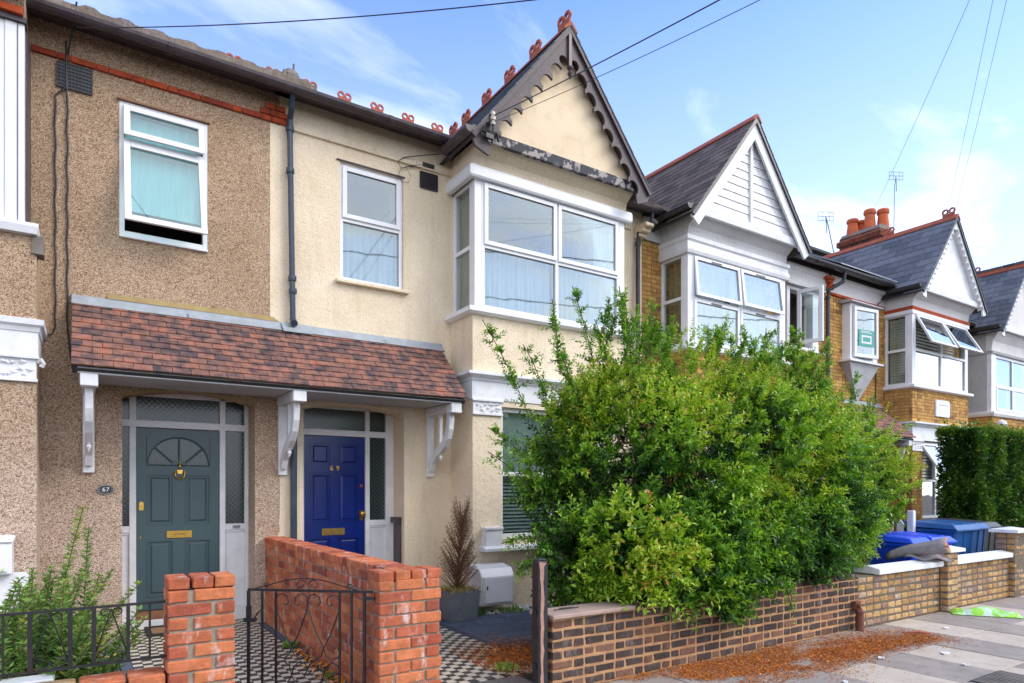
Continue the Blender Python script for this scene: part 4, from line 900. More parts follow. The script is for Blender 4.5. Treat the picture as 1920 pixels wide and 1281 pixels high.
def oriel(h, x0, x1, ang, hinge, triangle, yo=7.86, z0=4.44, z1=5.66, ua=None):
    """small projecting window with a hood and a sill; one outward casement and a fixed side light"""
    mb = MB(); mb.box(x0, yo, z0, x0 + .09, FY - .001, z1); mb.box(x1 - .20, yo, z0, x1, FY - .001, z1); mb.box(x0 + .09, yo, z1 - .06, x1 - .20, FY - .001, z1); mb.box(x0 + .09, yo, z0, x1 - .20, FY - .001, z0 + .05)
    f = mb.build('oriel_window', M_['upvc'], h, bevel=.005)
    u0, u1 = (ua or x0 + .10), x1 - .21; w = u1 - u0; hh = z1 - .07 - (z0 + .06)
    if hinge == 'left': M2 = Matrix.Translation((u0, yo - .005, z0 + .06)) @ Matrix.Rotation(-R(ang), 4, 'Z')
    else: M2 = Matrix.Translation((u1, yo - .005, z0 + .06)) @ Matrix.Rotation(R(ang), 4, 'Z') @ Matrix.Translation((-w, 0, 0))
    s = MB(M2); s.ring(0, w, 0, hh, .075, -.045, 0.01); s.build('sash', M_['upvc'], f, bevel=.005)
    g = MB(M2); g.box(.07, -.02, .07, w - .07, -.014, hh - .07); g.build('pane', M_['glassclear'], f)
    mb = MB(); mb.prism([(yo - .10, z1 + .005), (yo - .10, z1 + .03), (FY, z1 + .09), (FY, z1 + .005)], x0 - .10, x1 + .10, 'x'); mb.build('hood', M_['palegrey'], h)
    mb = MB(); mb.prism([(yo - .08, z0 - .05), (yo - .08, z0 - .01), (FY, z0 - .002), (FY, z0 - .05)], x0 - .12, x1 + .12, 'x'); mb.build('oriel_sill', M_['paintwhite'], h)
    if triangle:
        mb = MB(); c = (x0 + x1) / 2; zt = z0 - .052; zb = 3.55; hw = (x1 - x0) / 2 + .06
        mb.add([(c - hw, yo - .02, zt), (c + hw, yo - .02, zt), (c, FY - .03, zb), (c - hw, FY, zt), (c + hw, FY, zt), (c, FY, zb)], [(0, 2, 1), (3, 4, 5), (0, 1, 4, 3), (1, 2, 5, 4), (2, 0, 3, 5)]); mb.build('oriel_bracket', M_['palegrey'], h)
    return f, M2, w, hh
oriel(h71, O71[0], O71[1], 82, 'left', False, ua=11.96)
downpipe(h71, [(13.46, 7.74, 6.22), (13.46, 7.78, 6.02), (13.20, 7.95, 5.84), (13.20, 7.97, 5.6), (13.20, 7.97, 3.5)], .042, M_['blackplastic'], [(13.20, 7.97, 5.66), (13.20, 7.97, 4.1)])
# second brick house with the teal notice
h73 = thing('terraced_house', 'golden brick house with smooth grey slates and white scalloped gable, chimney behind', 'house', (16.1, 8.05, 0), 'terraced houses along the street')
B0, B1 = 15.63, 18.39; bx3 = 17.0
brick_front(h73, 13.302, 19.0, [(B0 + .1, B1 - .1, 4.0, 5.62), (B0 + .2, B1 - .2, .9, 2.7), (13.95, 14.8, 4.5, 5.6), (13.7, 15.1, -1, 2.6)], 5.79)
brick_bay(h73, B0, B1, B0 + .45, B1 - .3); white_frieze(h73, 13.35, B0); white_frieze(h73, B1, 19.0); room(h73, 13.3, 19.0)
x = 13.34
while x < 15.5: brick('brick', h73, (x + .11, FY + .01, 5.815), (.216, .12, .055), M_['redband'], ch=.004); x += .224
for (x, z) in ((13.30, 5.90), (13.33, 5.97), (13.28, 6.04), (13.34, 6.11), (13.2, 6.11)): brick('brick', h73, (x, FY - .03, z), (.15, .16, .062), M_['redband'], ch=.004)
bay_head(h73, B0, B1, M_['whitecast'], 5.76, 6.14)
wrap_mould(h73, 'red_band', B0, B1, [(0, 5.68), (.02, 5.68), (.03, 5.74), (.02, 5.765), (0, 5.765)], M_['redband'])
wrap_mould(h73, 'window_head', B0, B1, [(0, 5.60), (.02, 5.60), (.02, 5.68), (0, 5.68)], M_['upvc'])
m73, w73_ = bay_upper(h73, B0, B1, {(0, 1): (27, 'top'), (1, 1): (30, 'top')}, gm=M_['glassbright'], zt=5.62, zs=(.80,))
blind('white plantation shutter behind the wide open bay windows of the slate house', m73, .06, w73_ - .06, .06, 1.5, .2, M_['shutter'], .075, 66, 'window_shutter', 'shutter')
blind('cream plantation shutter in the side pane of the slate house bay', frame_M((B0 + .01, FY, 4.0), (0, -1, 0), (-1, 0, 0)), .06, .44, .06, 1.5, .12, M_['shutter'], .06, 66, 'window_shutter', 'shutter')
gable(h73, bx3, 1.55, 'fine', M_['paintwhite'], M_['paintwhite'], M_['slate'], M_['paintwhite'], M_['roofdark'], crest_ys=(7.28, 8.65), expo=.225, wid=.46)
main_roof(h73, 13.3, 19.0, M_['slate']); gutter(h73, 13.3, B0 - .25, mat=M_['blackplastic']); side_gutter(h73, bx3 - 1.6, 7.14, 7.82, mat=M_['blackplastic']); gutter(h73, bx3 + 1.65, 19.0, mat=M_['blackplastic'])
mb = MB(); mb.prism([(7.74, 6.36), (7.74, 6.385), (8.9, 7.05), (8.9, 7.0)], 13.3, bx3 - 1.4, 'x'); mb.build('eave_flashing', M_['lead'], h73)
f3, MO, ow, oh = oriel(h73, O73[0], O73[1], 7, 'left', True)
_n = MB(MO @ Matrix.Translation((.02, 0, -.05)))
for q in ((.13, .30, ow - .15, .66, 0, 0), (.22, .36, ow - .24, .40, 1, 1), (.22, .40, .26, .50, 1, 1), (ow - .28, .40, ow - .24, .50, 1, 1), (.22, .50, ow - .24, .54, 1, 1), (.20, .59, ow - .22, .605, 1, 1), (.20, .62, ow - .28, .635, 1, 1)): _n.box(q[0], -.0215 - .005 - .003 * q[5], q[1], q[2], -.0215 - .005 * q[5], q[3], q[4])
tag(_n.build('window_notice', [M_['teal'], M_['paintwhite']]), 'teal notice with white frame print stuck in the small oriel window', 'notice')
mg3 = frame_M((B0 + .45, BY, .95), (1, 0, 0), (0, -1, 0)); wg3 = B1 - B0 - .75
window(h73, mg3, wg3, 1.77, us=(.75, 1.45), zs=(.87,), opts={(0, 1): (32, 'top')}, name='ground_window', glassm=M_['glassbright'])
blind('white shutter behind the open ground floor window beside the hedge', mg3, .06, wg3 - .06, .06, 1.65, .2, M_['shutter'], .075, 66, 'window_shutter', 'shutter')
wrap_mould(h73, 'cornice', B0, B1, [(0, 3.03), (.03, 3.04), (.09, 3.10), (.13, 3.11), (.13, 3.145), (0, 3.165)], M_['paintwhite'])
wrap_mould(h73, 'frieze_band', B0, B1, [(0, 2.74), (.02, 2.74), (.02, 3.035), (0, 3.035)], M_['paintwhite'])
capital(h73, B0, B0 + .45, 2.5, 2.74, BY)
mb = MB(); mb.prism([(16.66, 3.33), (17.30, 3.33), (17.34, 3.37), (17.34, 3.67), (17.28, 3.72), (16.70, 3.72), (16.66, 3.68)], BY - .045, BY, 'y'); mb.box(16.78, BY - .055, 3.60, 17.2, BY - .045, 3.63); mb.build('date_stone', M_['paintwhite'], h73, bevel=.008)
mb = MB(); c_y = 10.45
ch = thing('chimney_stack', 'sooty red brick chimney stack with four orange clay pots', 'chimney', (18.95, c_y, 7.9))
mb.box(18.9, 9.9, 7.6, 19.55, 10.95, 8.8); mb.build('stack', M_['mortar'], ch)
st = MB()
for (w_, z0, z1) in ((0, 7.6, 8.72), (.06, 8.73, 8.80), (.12, 8.81, 8.97), (.06, 8.98, 9.06)):
    st2 = MB(); st2.box(18.91 - w_, 9.91 - w_, z0, 19.54 + w_, 10.94 + w_, z1); st2.build('oversailing_course', M_['mortar'], ch)
    st.M = frame_M((18.9 - w_, 9.9 - w_, 0), (1, 0, 0), (0, -1, 0)); course(st, 0, .65 + 2 * w_, z0, z1, 0)
    st.M = frame_M((18.9 - w_, 10.95 + w_, 0), (0, -1, 0), (-1, 0, 0)); course(st, 0, 1.05 + 2 * w_, z0, z1, 0)
st.M = None; st.build('brickwork', M_['chimbrick'], ch, kind='stuff')
mb = MB(); mb.prism([(18.84, 9.06), (19.6, 9.06), (19.5, 9.18), (18.95, 9.18)], 9.85, 11.0, 'y'); mb.build('flaunching', M_['concrete'], ch)
for (x, y, s_) in ((19.08, 10.75, .9), (19.36, 10.62, .85), (19.15, 10.28, 1.15), (19.38, 10.02, 1.1)):
    mb = MB(); mb.lathe([(.18, 0), (.165, .1), (.13, .42 * s_), (.16, .44 * s_), (.17, .50 * s_), (.15, .55 * s_), (.12, .56 * s_), (.115, .3 * s_)], (x, y, 9.12), 18); mb.build('chimney_pot', M_['clay'], ch, smooth=False)
# last house in view
h75 = thing('terraced_house', 'farthest house in view, white framed bay and dark slates at the right edge', 'house', (21.8, 8.05, 0), 'terraced houses along the street')
C0, C1 = 19.72, 22.4; bx5 = 21.06
brick_front(h75, 19.002, 24.6, [(C0 + .1, C1 - .1, 4.0, 5.6), (C0 + .2, C1 - .2, .9, 2.7), (19.1, 19.55, 3.95, 5.4)], 5.79)
brick_bay(h75, C0, C1, C0 + .45, C1 - .45); white_frieze(h75, 19.0, C0); room(h75, 19.0, 24.6)
mb = MB(); mb.box(C0 - .004, BY + .12, 3.98, C0 + .1, FY, 6.1); mb.build('bay_side', M_['palegrey'], h75)
bay_head(h75, C0, C1, M_['whitecast'], 5.56, 6.14)
wrap_mould(h75, 'window_head', C0, C1, [(0, 5.50), (.03, 5.50), (.05, 5.56), (0, 5.58)], M_['palegrey'])
mb = MB(); mb.box(C0, BY, 3.98, C0 + .26, BY + .11, 5.5); mb.box(C1 - .2, BY, 3.98, C1, BY + .11, 5.5); mb.build('corner_post', M_['paintwhite'], h75)
m75 = frame_M((C0 + .26, BY, 3.98), (1, 0, 0), (0, -1, 0))
window(h75, m75, C1 - C0 - .46, 1.52, us=((C1 - C0 - .46) / 2,), zs=(.72,), opts={(0, 0): (0, 'top'), (1, 0): (0, 'top')}, rec=.02, fw=.08, name='bay_window')
_b = MB(m75); _b.box(.1, .16, .78, 2.1, .17, 1.44); tag(_b.build('roller_blind', M_['net']), 'white roller blind half drawn in the bay window of the farthest house', 'blind')
wrap_mould(h75, 'bay_sill', C0, C1, [(0, 3.86), (.06, 3.87), (.09, 3.93), (.09, 3.98), (0, 4.0)], M_['paintwhite'])
m75s = frame_M((19.1, FY, 3.95), (1, 0, 0), (0, -1, 0)); window(h75, m75s, .45, 1.45, zs=(.7,), rec=.05)
blind('cream shutter in the narrow window between the last two bays', m75s, .04, .41, .05, .66, .14, M_['shutter'], .06, 66, 'window_shutter', 'shutter')
gable(h75, bx5, 1.55, 'fine', M_['whitecast'], M_['paintwhite'], M_['slate'], M_['paintwhite'], M_['roofdark'], crest_ys=(8.35,), expo=.2, wid=.3)
main_roof(h75, 19.0, 24.6, M_['slate']); gutter(h75, 19.0, bx5 - 1.65, mat=M_['blackplastic'], z=6.2); side_gutter(h75, bx5 - 1.6, 7.14, 7.82, mat=M_['blackplastic'])
mb = MB(); mb.box(20.35, BY - .03, 3.0, 20.9, BY, 3.42, 0); mb.box(20.55, BY - .036, 3.28, 20.75, BY - .03, 3.32, 1); mb.prism([(20.7, 3.30), (20.75, 3.30), (20.66, 3.1), (20.61, 3.1)], BY - .036, BY - .03, 'y', 1); mb.build('date_stone', [M_['paintwhite'], M_['barge']], h75)
mb = MB(); mb.lathe([(.02, 0), (.10, .05), (.13, .13), (.10, .21), (.02, .25)], (19.95, BY - .14, 3.52), 12); mb.box(19.9, BY - .1, 3.62, 20.0, BY, 3.68); mb.build('globe_lamp', M_['paintwhite'], h75)
# flat roofed dormer end beyond the clapboard gable
mb = MB(); mb.box(18.9, 12.2, 9.60, 20.5, 13.6, 9.68); mb.box(19.0, 12.35, 8.9, 20.3, 13.4, 9.60); mb.build('dormer', M_['roofdark'], h75)

# ------------------------------------------------------------------ porch canopies
def canopy(x0, x1, label, n_br, tile_mat, seen=True):
    t = thing('porch_canopy', label, 'porch canopy', ((x0 + x1) / 2, FY, 2.7), 'tiled canopies over paired doors')
    ye, ze, yt, zt = 7.24, 2.755, 8.02, 3.53; sl_ = math.atan2(zt - ze, yt - ye); L = math.hypot(yt - ye, zt - ze); nrow = 11; ex = L / nrow; wid = .1655
    me = [block_mesh('tile', wid - .003, ex * 1.35, .017, tile_mat, .002, .0012) for _ in range(6)]
    mj = MB(); n = int(round((x1 - x0) / wid)); wid_ = (x1 - x0) / n
    for r in range(nrow):
        s = ex * (r + .5) - ex * .12; y = ye + math.cos(sl_) * s; z = ze + math.sin(sl_) * s
        for i in range(n + (r % 2)):
            x = x0 + (i + .5 - (.5 if r % 2 else 0)) * wid_; sc = 1
            if r % 2 and i == 0: x = x0 + wid_ * .25; sc = .5
            if r % 2 and i == n: x = x1 - wid_ * .25; sc = .5
            rot = (sl_ - R(7.5) + random.uniform(-.012, .012), random.uniform(-.008, .008), random.uniform(-.01, .01))
            wz = -math.sin(math.pi * (x - x0) / (x1 - x0)) * .012 + random.uniform(-.002, .002)
            if seen: place(random.choice(me), 'tile', t, (x, y, z + .02 + wz), rot, (sc, 1, 1))
            else:
                mj.M = Matrix.Translation((x, y, z + .02)) @ Matrix.Rotation(sl_ - R(5), 4, 'X'); mj.box(-wid_ / 2 * sc, -ex * .67, -.006, wid_ / 2 * sc, ex * .67, .006, 0, random.uniform(.02, .98))
    if mj.v: mj.M = None; mj.build('tile', tile_mat, t, kind='stuff')
    mb = MB(); mb.prism([(ye + .02, ze - .03), (yt + .02, zt - .03), (yt + .02, zt - .10), (ye + .06, ze - .06)], x0 + .02, x1 - .02, 'x'); mb.build('roof_boarding', M_['roofdark'], t)
    # lead flashing in short lengths
    x = x0 - .005; k = 0
    while x < x1 - .05:
        e = min(x + 1.05 + .2 * (k % 2), x1 + .02); mb = MB()
        mb.prism([(FY - .012 - .003 * (k % 2), 3.60), (FY - .0, 3.60), (FY - .0, 3.5), (yt - .06, 3.475), (yt - .085, 3.487), (yt - .02, 3.545)], x, e + .02, 'x'); mb.build('flashing', M_['lead'], t); x = e; k += 1
    mb = MB(); mb.prism([(FY - .02, 3.60), (FY, 3.66), (FY, 3.60)], x0 + .3, x0 + (x1 - x0) * .48, 'x'); mb.build('mortar_fillet', M_['ochre'], t)
    mb = MB(); mb.box(x0 + .05, 7.285, 2.692, x1 - .06, 7.31, 2.75); mb.box(x0 + .05, 7.27, 2.725, x1 - .06, 7.284, 2.752); mb.build('fascia_board', M_['palegrey'], t, bevel=.003)
    mb = MB(); mb.box(x0 + .06, 7.311, 2.70, x1 - .07, FY - .002, 2.72); mb.build('soffit', M_['palegrey'], t)
    for i in range(n_br):
        cx = x0 + .14 + (x1 - x0 - .28) * i / (n_br - 1)
        w = .052; mb = MB(); mb.box(cx - w, 8.005, 1.78, cx + w, FY - .001, 2.60); mb.box(cx - w - .008, 7.40, 2.60, cx + w + .008, FY - .002, 2.699); mb.box(cx - w - .02, 7.27, 2.575, cx + w + .02, 7.399, 2.69) 
        br = mb.build('bracket', M_['paintwhite'], t, bevel=.006)
        pts = [(7.40, 2.60), (7.395, 2.50), (7.415, 2.38), (7.47, 2.26), (7.56, 2.16), (7.67, 2.09), (7.80, 2.03), (7.90, 1.95), (7.955, 1.85)]
        inner = [(8.004, 1.85), (7.975, 1.99), (7.88, 2.10), (7.76, 2.165), (7.63, 2.235), (7.545, 2.32), (7.50, 2.42), (7.485, 2.52), (7.49, 2.60)]
        b = MB(); b.prism(pts + inner, cx - .034, cx + .034, 'x'); b.build('brace', M_['paintwhite'], br, bevel=.004)
        b = MB(); b.box(cx - .022, 7.70, 2.16, cx + .022, 7.742, 2.60); b.box(cx - .028, 7.692, 2.075, cx + .028, 7.75, 2.155); b.lathe([(.014, 0), (.026, .01), (.014, .02)], (cx, 7.72, 2.055), 8); b.lathe([(.002, 0), (.028, .055), (.012, .075)], (cx, 7.72, 1.98), 8); b.build('pendant', M_['paintwhite'], br)
    return t
canopy(-.10, 4.06, 'long clay tiled canopy over the teal and the blue front doors', 3, M_['tile'])
canopy(11.25, 15.35, 'red brown tiled canopy beyond the big shrub, under the triangular bracket', 3, M_['tile'], seen=False)
# cream wall showing beside the pipe, ragged paint edge
mb = MB(); zz = [0.9, 1.0, 1.1, 1.25, 1.5, 1.75, 2.72]; mb.prism([(1.99, .9), (1.94, .95), (1.93, 1.05), (1.955, 1.12), (1.945, 1.2), (1.955, 1.4), (1.953, 1.8), (1.953, 2.72), (2.02, 2.72), (2.02, .9)], FY - .003, FY + .01, 'y'); mb.prism([(1.84, 3.66), (1.84, 5.94), (1.96, 5.94), (1.96, 3.60)], FY - .004, FY + .01, 'y'); mb.build('paint_edge', M_['cream'], h69)

# ------------------------------------------------------------------ front doors
def doorset(h, u0, u1, mull, dx0, dx1, doormat, side_l, side_r, z0=.245, z1=2.305, zf=2.72, blue=False):
    fr = MB()
    fr.box(u0, DY - .05, .05, u1, DY + .06, .14)
    fr.box(u0, DY - .03, .141, dx0 - .0, DY + .06, z0 - .02) if not blue else None
    fr.box(dx1, DY - .03, .141, u1, DY + .06, z0 - .02)
    for (a, b) in mull: fr.box(a, DY - .03, z0 - .02, b, DY + .05, zf)
    fr.box(u0, DY - .032, z1 + .005, u1, DY + .048, z1 + .085); fr.box(u0, DY - .03, 2.66, u1, DY + .05, zf)
    for (a, b) in (side_l, side_r):
        if a is None: continue
        fr.box(a, DY - .028, 1.125, b, DY + .045, 1.20); fr.box(a, DY + .0, z0 - .02, b, DY + .03, 1.125); fr.box(a, DY - .015, 1.10, b, DY, 1.125)
    f = fr.build('door_frame', M_['paintwhite'], h, bevel=.004)
    for (a, b) in (side_l, side_r):
        if a is None: continue
        g = MB(); g.box(a, DY + .012, 1.20, b, DY + .018, z1 + .005); g.build('pane', M_['etched'], f)
        g = MB(); g.box(a, DY + .012, z1 + .085, b, DY + .018, 2.66); g.build('pane', M_['etched'], f)
    g = MB(); g.box(dx0, DY + .012, z1 + .085, dx1, DY + .018, 2.66); g.build('pane', M_['etched'], f)
    return f
doorset(h67, .28, 1.70, ((.421, .488), (1.352, 1.415), (1.631, 1.70)), .488, 1.352, None, (.30, .421), (1.415, 1.631))
doorset(h69, 2.15, 3.60, ((2.20, 2.343), (3.157, 3.217), (3.446, 3.56)), 2.343, 3.157, None, (None, None), (3.217, 3.446))
def fieldpanel(door, x0, x1, z0, z1, mat, y=None):
    y = y or DY; mb = MB(); mb.box(x0, y + .014, z0, x1, y + .02, z1); m_ = .035; i = .018
    mb.add([(x0 + m_, y + .0139, z0 + m_), (x1 - m_, y + .0139, z0 + m_), (x1 - m_, y + .0139, z1 - m_), (x0 + m_, y + .0139, z1 - m_), (x0 + m_ + i, y + .003, z0 + m_ + i), (x1 - m_ - i, y + .003, z0 + m_ + i), (x1 - m_ - i, y + .003, z1 - m_ - i), (x0 + m_ + i, y + .003, z1 - m_ - i)],
           [(0, 1, 5, 4), (1, 2, 6, 5), (2, 3, 7, 6), (3, 0, 4, 7), (4, 5, 6, 7)])
    mb.ring(x0, x1, z0, z1, .010, y - .006, y + .014); return mb.build('door_panel', mat, door)
# teal door
P67 = [(.595, .862, 1.206, 1.782), (.985, 1.248, 1.206, 1.782), (.595, .862, .39, 1.025), (.985, 1.248, .39, 1.025)]
mb = MB(); mb.panel(.492, 1.348, .245, 2.302, DY, DY + .045, P67 + [(.59, 1.252, 1.882, 2.216)])
cx, cz, rr = .921, 1.886, .326; n = 20
for i in range(n):
    a, b = math.pi * i / n, math.pi * (i + 1) / n
    mb.prism([(cx + rr * math.cos(a), cz + rr * math.sin(a)), (cx + rr * math.cos(b), cz + rr * math.sin(b)), (min(max(cx + rr * math.cos(b) * 3, .592), 1.25) if False else cx + rr * math.cos(b), 2.217), (cx + rr * math.cos(a), 2.217)], DY + .0005, DY + .04, 'y')
d67 = mb.build('front_door', M_['tealdoor'], h67)
for q in P67: fieldpanel(d67, *q, M_['tealdoor'])
mb = MB()
for an in (90, 39, 141):
    a = R(an); mb.tube([(cx + .085 * math.cos(a), DY + .008, cz + .05 * math.sin(a)), (cx + rr * math.cos(a), DY + .008, cz + rr * math.sin(a))], .011, 6)
mb.tube([(cx + (rr - .004) * math.cos(R(k * 9)), DY + .0, cz + (rr - .004) * math.sin(R(k * 9))) for k in range(21)], .009, 6); mb.tube([(cx - rr, DY, cz), (cx + rr, DY, cz)], .009, 6)
mb.prism([(cx - .085, cz), (cx + .085, cz), (cx + .06, cz + .055), (cx - .06, cz + .055)], DY + .0, DY + .02, 'y'); mb.build('glazing_bar', M_['tealdoor'], d67)
mb = MB(); mb.box(.594, DY + .02, 1.884, 1.25, DY + .025, 2.215); mb.build('fan_light', M_['etched'], d67)
def text(s, size, loc, mat, parent, name='lettering', ext=.0015, rot=(R(90), 0, 0), w=1.0):
    c = bpy.data.curves.new(name, 'FONT'); c.body = s; c.size = size; c.extrude = ext; c.align_x = 'CENTER'; c.align_y = 'CENTER'; c.materials.append(mat); c.offset = size * .008; c.space_character = w
    tmp = bpy.data.objects.new('tmp', c); COL.objects.link(tmp); me = bpy.data.meshes.new_from_object(tmp.evaluated_get(bpy.context.evaluated_depsgraph_get())); bpy.data.objects.remove(tmp)
    me.materials.clear(); me.materials.append(mat); o = bpy.data.objects.new(name, me); link(o, Vector(loc), parent); o.rotation_euler = rot; return o
def letter_plate(door, x0, x1, z0, z1, mat, txt):
    mb = MB(); mb.box(x0, DY - .012, z0, x1, DY, z1); mb.box(x0 + .03, DY - .017, z0 + .018, x1 - .03, DY - .0125, z1 - .018); lp = mb.build('letterbox', mat, door, bevel=.003)
    if txt: text(txt, .034, ((x0 + x1) / 2, DY - .0185, (z0 + z1) / 2), M_['rust'], lp)
letter_plate(d67, .792, 1.055, 1.052, 1.135, M_['brass'], 'LETTERS')
kx = .928; mb = MB(); mb.lathe([(.003, 0), (.014, .03), (.010, .05), (.018, .06), (.012, .075), (.004, .1)], (kx, DY - .02, 1.84), 10)
mb.prism([(kx - .03, 1.835), (kx + .03, 1.835), (kx + .022, 1.79), (kx - .022, 1.79)], DY - .02, DY, 'y'); mb.tube([(kx + .052 * math.cos(a), DY - .03, 1.795 + .062 * math.sin(a)) for a in [R(150 + 12 * k) for k in range(21)]], .0085, 7, cap=True); mb.lathe([(.004, 0), (.014, .01), (.016, .025), (.004, .035)], (kx, DY - .03, 1.722), 8)
mb.build('door_knocker', M_['brass'], d67)
mb = MB(); mb.box(.517, DY - .012, 1.375, .562, DY, 1.46); mb.prism([(.517, 1.46), (.562, 1.46), (.5395, 1.475)], DY - .012, DY, 'y'); mb.lathe([(.012, 0), (.012, .006)], (.54, DY - .018, 1.42), 10); mb.build('night_latch', M_['brass'], d67)
mb = MB(); mb.prism([(.529, 1.085), (.537, 1.085), (.539, 1.055), (.527, 1.055)], DY - .003, DY, 'y'); mb.build('keyhole', M_['brass'], d67)
mb = MB(); mb.box(.49, DY - .045, .142, 1.35, DY + .05, .235); mb.build('threshold', M_['wood'], d67)
mb = MB(); mb.box(1.495, DY - .04, 1.145, 1.575, DY - .028, 1.18); mb.lathe([(.008, 0), (.008, .006)], (1.535, DY - .045, 1.16), 8); tag(mb.build('doorbell', M_['alum']), 'small grey doorbell plate on the white frame right of the teal door', 'doorbell')
pl = MB(); pl.prism([(.19 + .078 * math.cos(R(15 * k)), 1.607 + .052 * math.sin(R(15 * k))) for k in range(24)], FY - .014, FY - .0, 'y'); plq = tag(pl.build('number_plaque', M_['blackplastic']), 'oval black number plaque reading 67 on the pebbledash', 'plaque')
pl = MB(); pl.tube([(.19 + .071 * math.cos(R(15 * k)), FY - .015, 1.607 + .046 * math.sin(R(15 * k))) for k in range(25)], .0018, 4); pl.build('rim_line', M_['paintwhite'], plq)
text('67', .062, (.19, FY - .0155, 1.606), M_['paintwhite'], plq, w=1.1)
for sx in (-.056, .056): q_ = MB(); q_.box(.19 + sx - .003, FY - .0165, 1.603, .19 + sx + .003, FY - .0142, 1.609); q_.build('screw', M_['paintwhite'], plq)
mb = MB(); mb.box(1.703, 8.10, .35, 1.71, 8.13, 1.28); mb.build('door_edge_bar', M_['gutter'], h67)
# blue door
P69 = [(2.43, 2.69, 1.93, 2.215), (2.80, 3.07, 1.93, 2.215), (2.43, 2.69, 1.18, 1.83), (2.80, 3.07, 1.18, 1.83), (2.43, 2.69, .42, .98), (2.80, 3.07, .42, .98)]
mb = MB(); mb.panel(2.347, 3.153, .245, 2.302, DY, DY + .045, P69); d69 = mb.build('front_door', M_['bluedoor'], h69)
for q in P69: fieldpanel(d69, *q, M_['bluedoor'])
letter_plate(d69, 2.575, 2.88, 1.015, 1.105, M_['oldbrass'], None)
text('6', .09, (2.705, DY - .006, 1.885), M_['brass'], d69, 'door_number', .004); text('9', .09, (2.785, DY - .006, 1.885), M_['brass'], d69, 'door_number', .004)
mb = MB(); mb.box(3.085, DY - .006, 1.20, 3.13, DY, 1.33); mb.tube([(3.11, DY, 1.285), (3.11, DY - .03, 1.285), (3.11, DY - .045, 1.285), (3.11, DY - .075, 1.285), (3.11, DY - .085, 1.285)], [.014, .014, .03, .032, .015], 12); mb.build('door_knob', M_['brass'], d69)
mb = MB(); mb.tube([(3.105, DY + .002, 1.66), (3.105, DY - .018, 1.66)], [.022, .018], 12); mb.build('cylinder_lock', M_['terracotta'], d69)
mb = MB(); mb.box(2.347, DY - .04, .05, 3.153, DY + .05, .235); mb.build('threshold', M_['concrete'], d69)
mb = MB(); mb.box(3.53, 8.14, .05, 3.551, 8.36, 1.20); mb.box(3.49, 8.13, 1.16, 3.551, 8.37, 1.24); mb.build('dado_board', M_['gutter'], h69)
mb = MB(); mb.box(.60, 7.90, .053, 1.28, 8.32, .066, 0); mb.ring(0, 1, 0, 1, .04, 0, 1) if False else None
for (a, b, c, d) in ((.56, 7.86, 1.32, 7.91), (.56, 8.31, 1.32, 8.36), (.56, 7.912, .61, 8.308), (1.27, 7.912, 1.32, 8.308)): mb.box(a, b, .052, c, d, .078, 1)
tag(mb.build('doormat', [M_['mat'], M_['rubber']]), 'brown coir doormat with black rubber edge before the teal door', 'doormat')

# ------------------------------------------------------------------ brick garden walls
def bond_run(parent, x0, x1, z0, n, y_face, axis, mat, hgt=.077, name='brick', stretch=.2155, head=.1025, flemish=False, far=False, mix=None, start=0, gap=.010, vg=.011):
    """one skin of single bricks; axis 0 runs along X facing -Y, axis 1 runs along Y facing -X"""
    for j in range(n):
        z = z0 + j * hgt + hgt / 2; jj = (j + start) % 2
        cur = x0; seq = 0
        while cur < x1 - .03:
            if flemish: L = head if (seq + jj) % 2 else stretch
            else: L = (head if (jj and seq == 0) else stretch)
            L = min(L, x1 - cur)
            if x1 - (cur + L) < .04: L = x1 - cur
            if L > .03:
                c = cur + L / 2; dep = .09; out = random.uniform(-.002, .003)
                m = mat if mix is None else mix(c, z)
                if axis == 0: brick(name, parent, (c, y_face + (dep / 2 - out) * (-1 if far else 1), z), (round(L, 2) - .0, dep, hgt - vg), m, 0)
                else: brick(name, parent, (y_face + (dep / 2 - out) * (-1 if far else 1), c, z), (round(L, 2) - .0, dep, hgt - vg), m, 1)
            cur += L + gap; seq += 1
def header_top(parent, x0, x1, y0, y1, z, mat, axis=0, th=.065, w=.1025):
    cur = x0
    while cur < x1 - .04:
        L = min(w, x1 - cur)
        if axis == 0: brick('brick', parent, (cur + L / 2, (y0 + y1) / 2, z + th / 2), (round(L, 2), y1 - y0, th), mat, 0)
        else: brick('brick', parent, ((y0 + y1) / 2, cur + L / 2, z + th / 2), (round(L, 2), y1 - y0, th), mat, 1)
        cur += L + .010
# dividing wall with its pier
dw = thing('dividing_wall', 'red brick dividing wall between the two tiled paths, ending in a pier', 'wall', (1.89, 6.1, 0))
zt = 1.05; nc = 13; h_ = (zt - .065 - .02) / (nc - 1)
mb = MB(); mb.box(1.792, 4.36, -.1, 1.988, 8.04, zt - .075); mb.box(1.662, 4.162, -.1, 2.104, 4.36, zt - .075); mb.build('mortar_core', M_['mortar'], dw)
bond_run(dw, 4.36, 8.03, .03, nc - 1, 1.783, 1, M_['redbrick'], h_)
mbx = MB(); 
for j in range(nc - 1):
    cur = 4.42 - (.11 if j % 2 else 0)
    while cur < 8.0:
        a = max(cur, 4.42); b = min(cur + .215, 8.03); mbx.box(1.97, a, .03 + j * h_ + .005, 1.996, b, .03 + (j + 1) * h_ - .005, 0, random.uniform(.02, .98)); cur += .225
mbx.build('far_face_brick', M_['redbrick'], dw, kind='stuff')
cur = 4.40
while cur < 8.0: brick('brick', dw, (1.89, cur + .051, zt - .033), (.1025, .222, .066), M_['redbrick'], 1); cur += .1125
PX0, PX1 = 1.652, 2.114
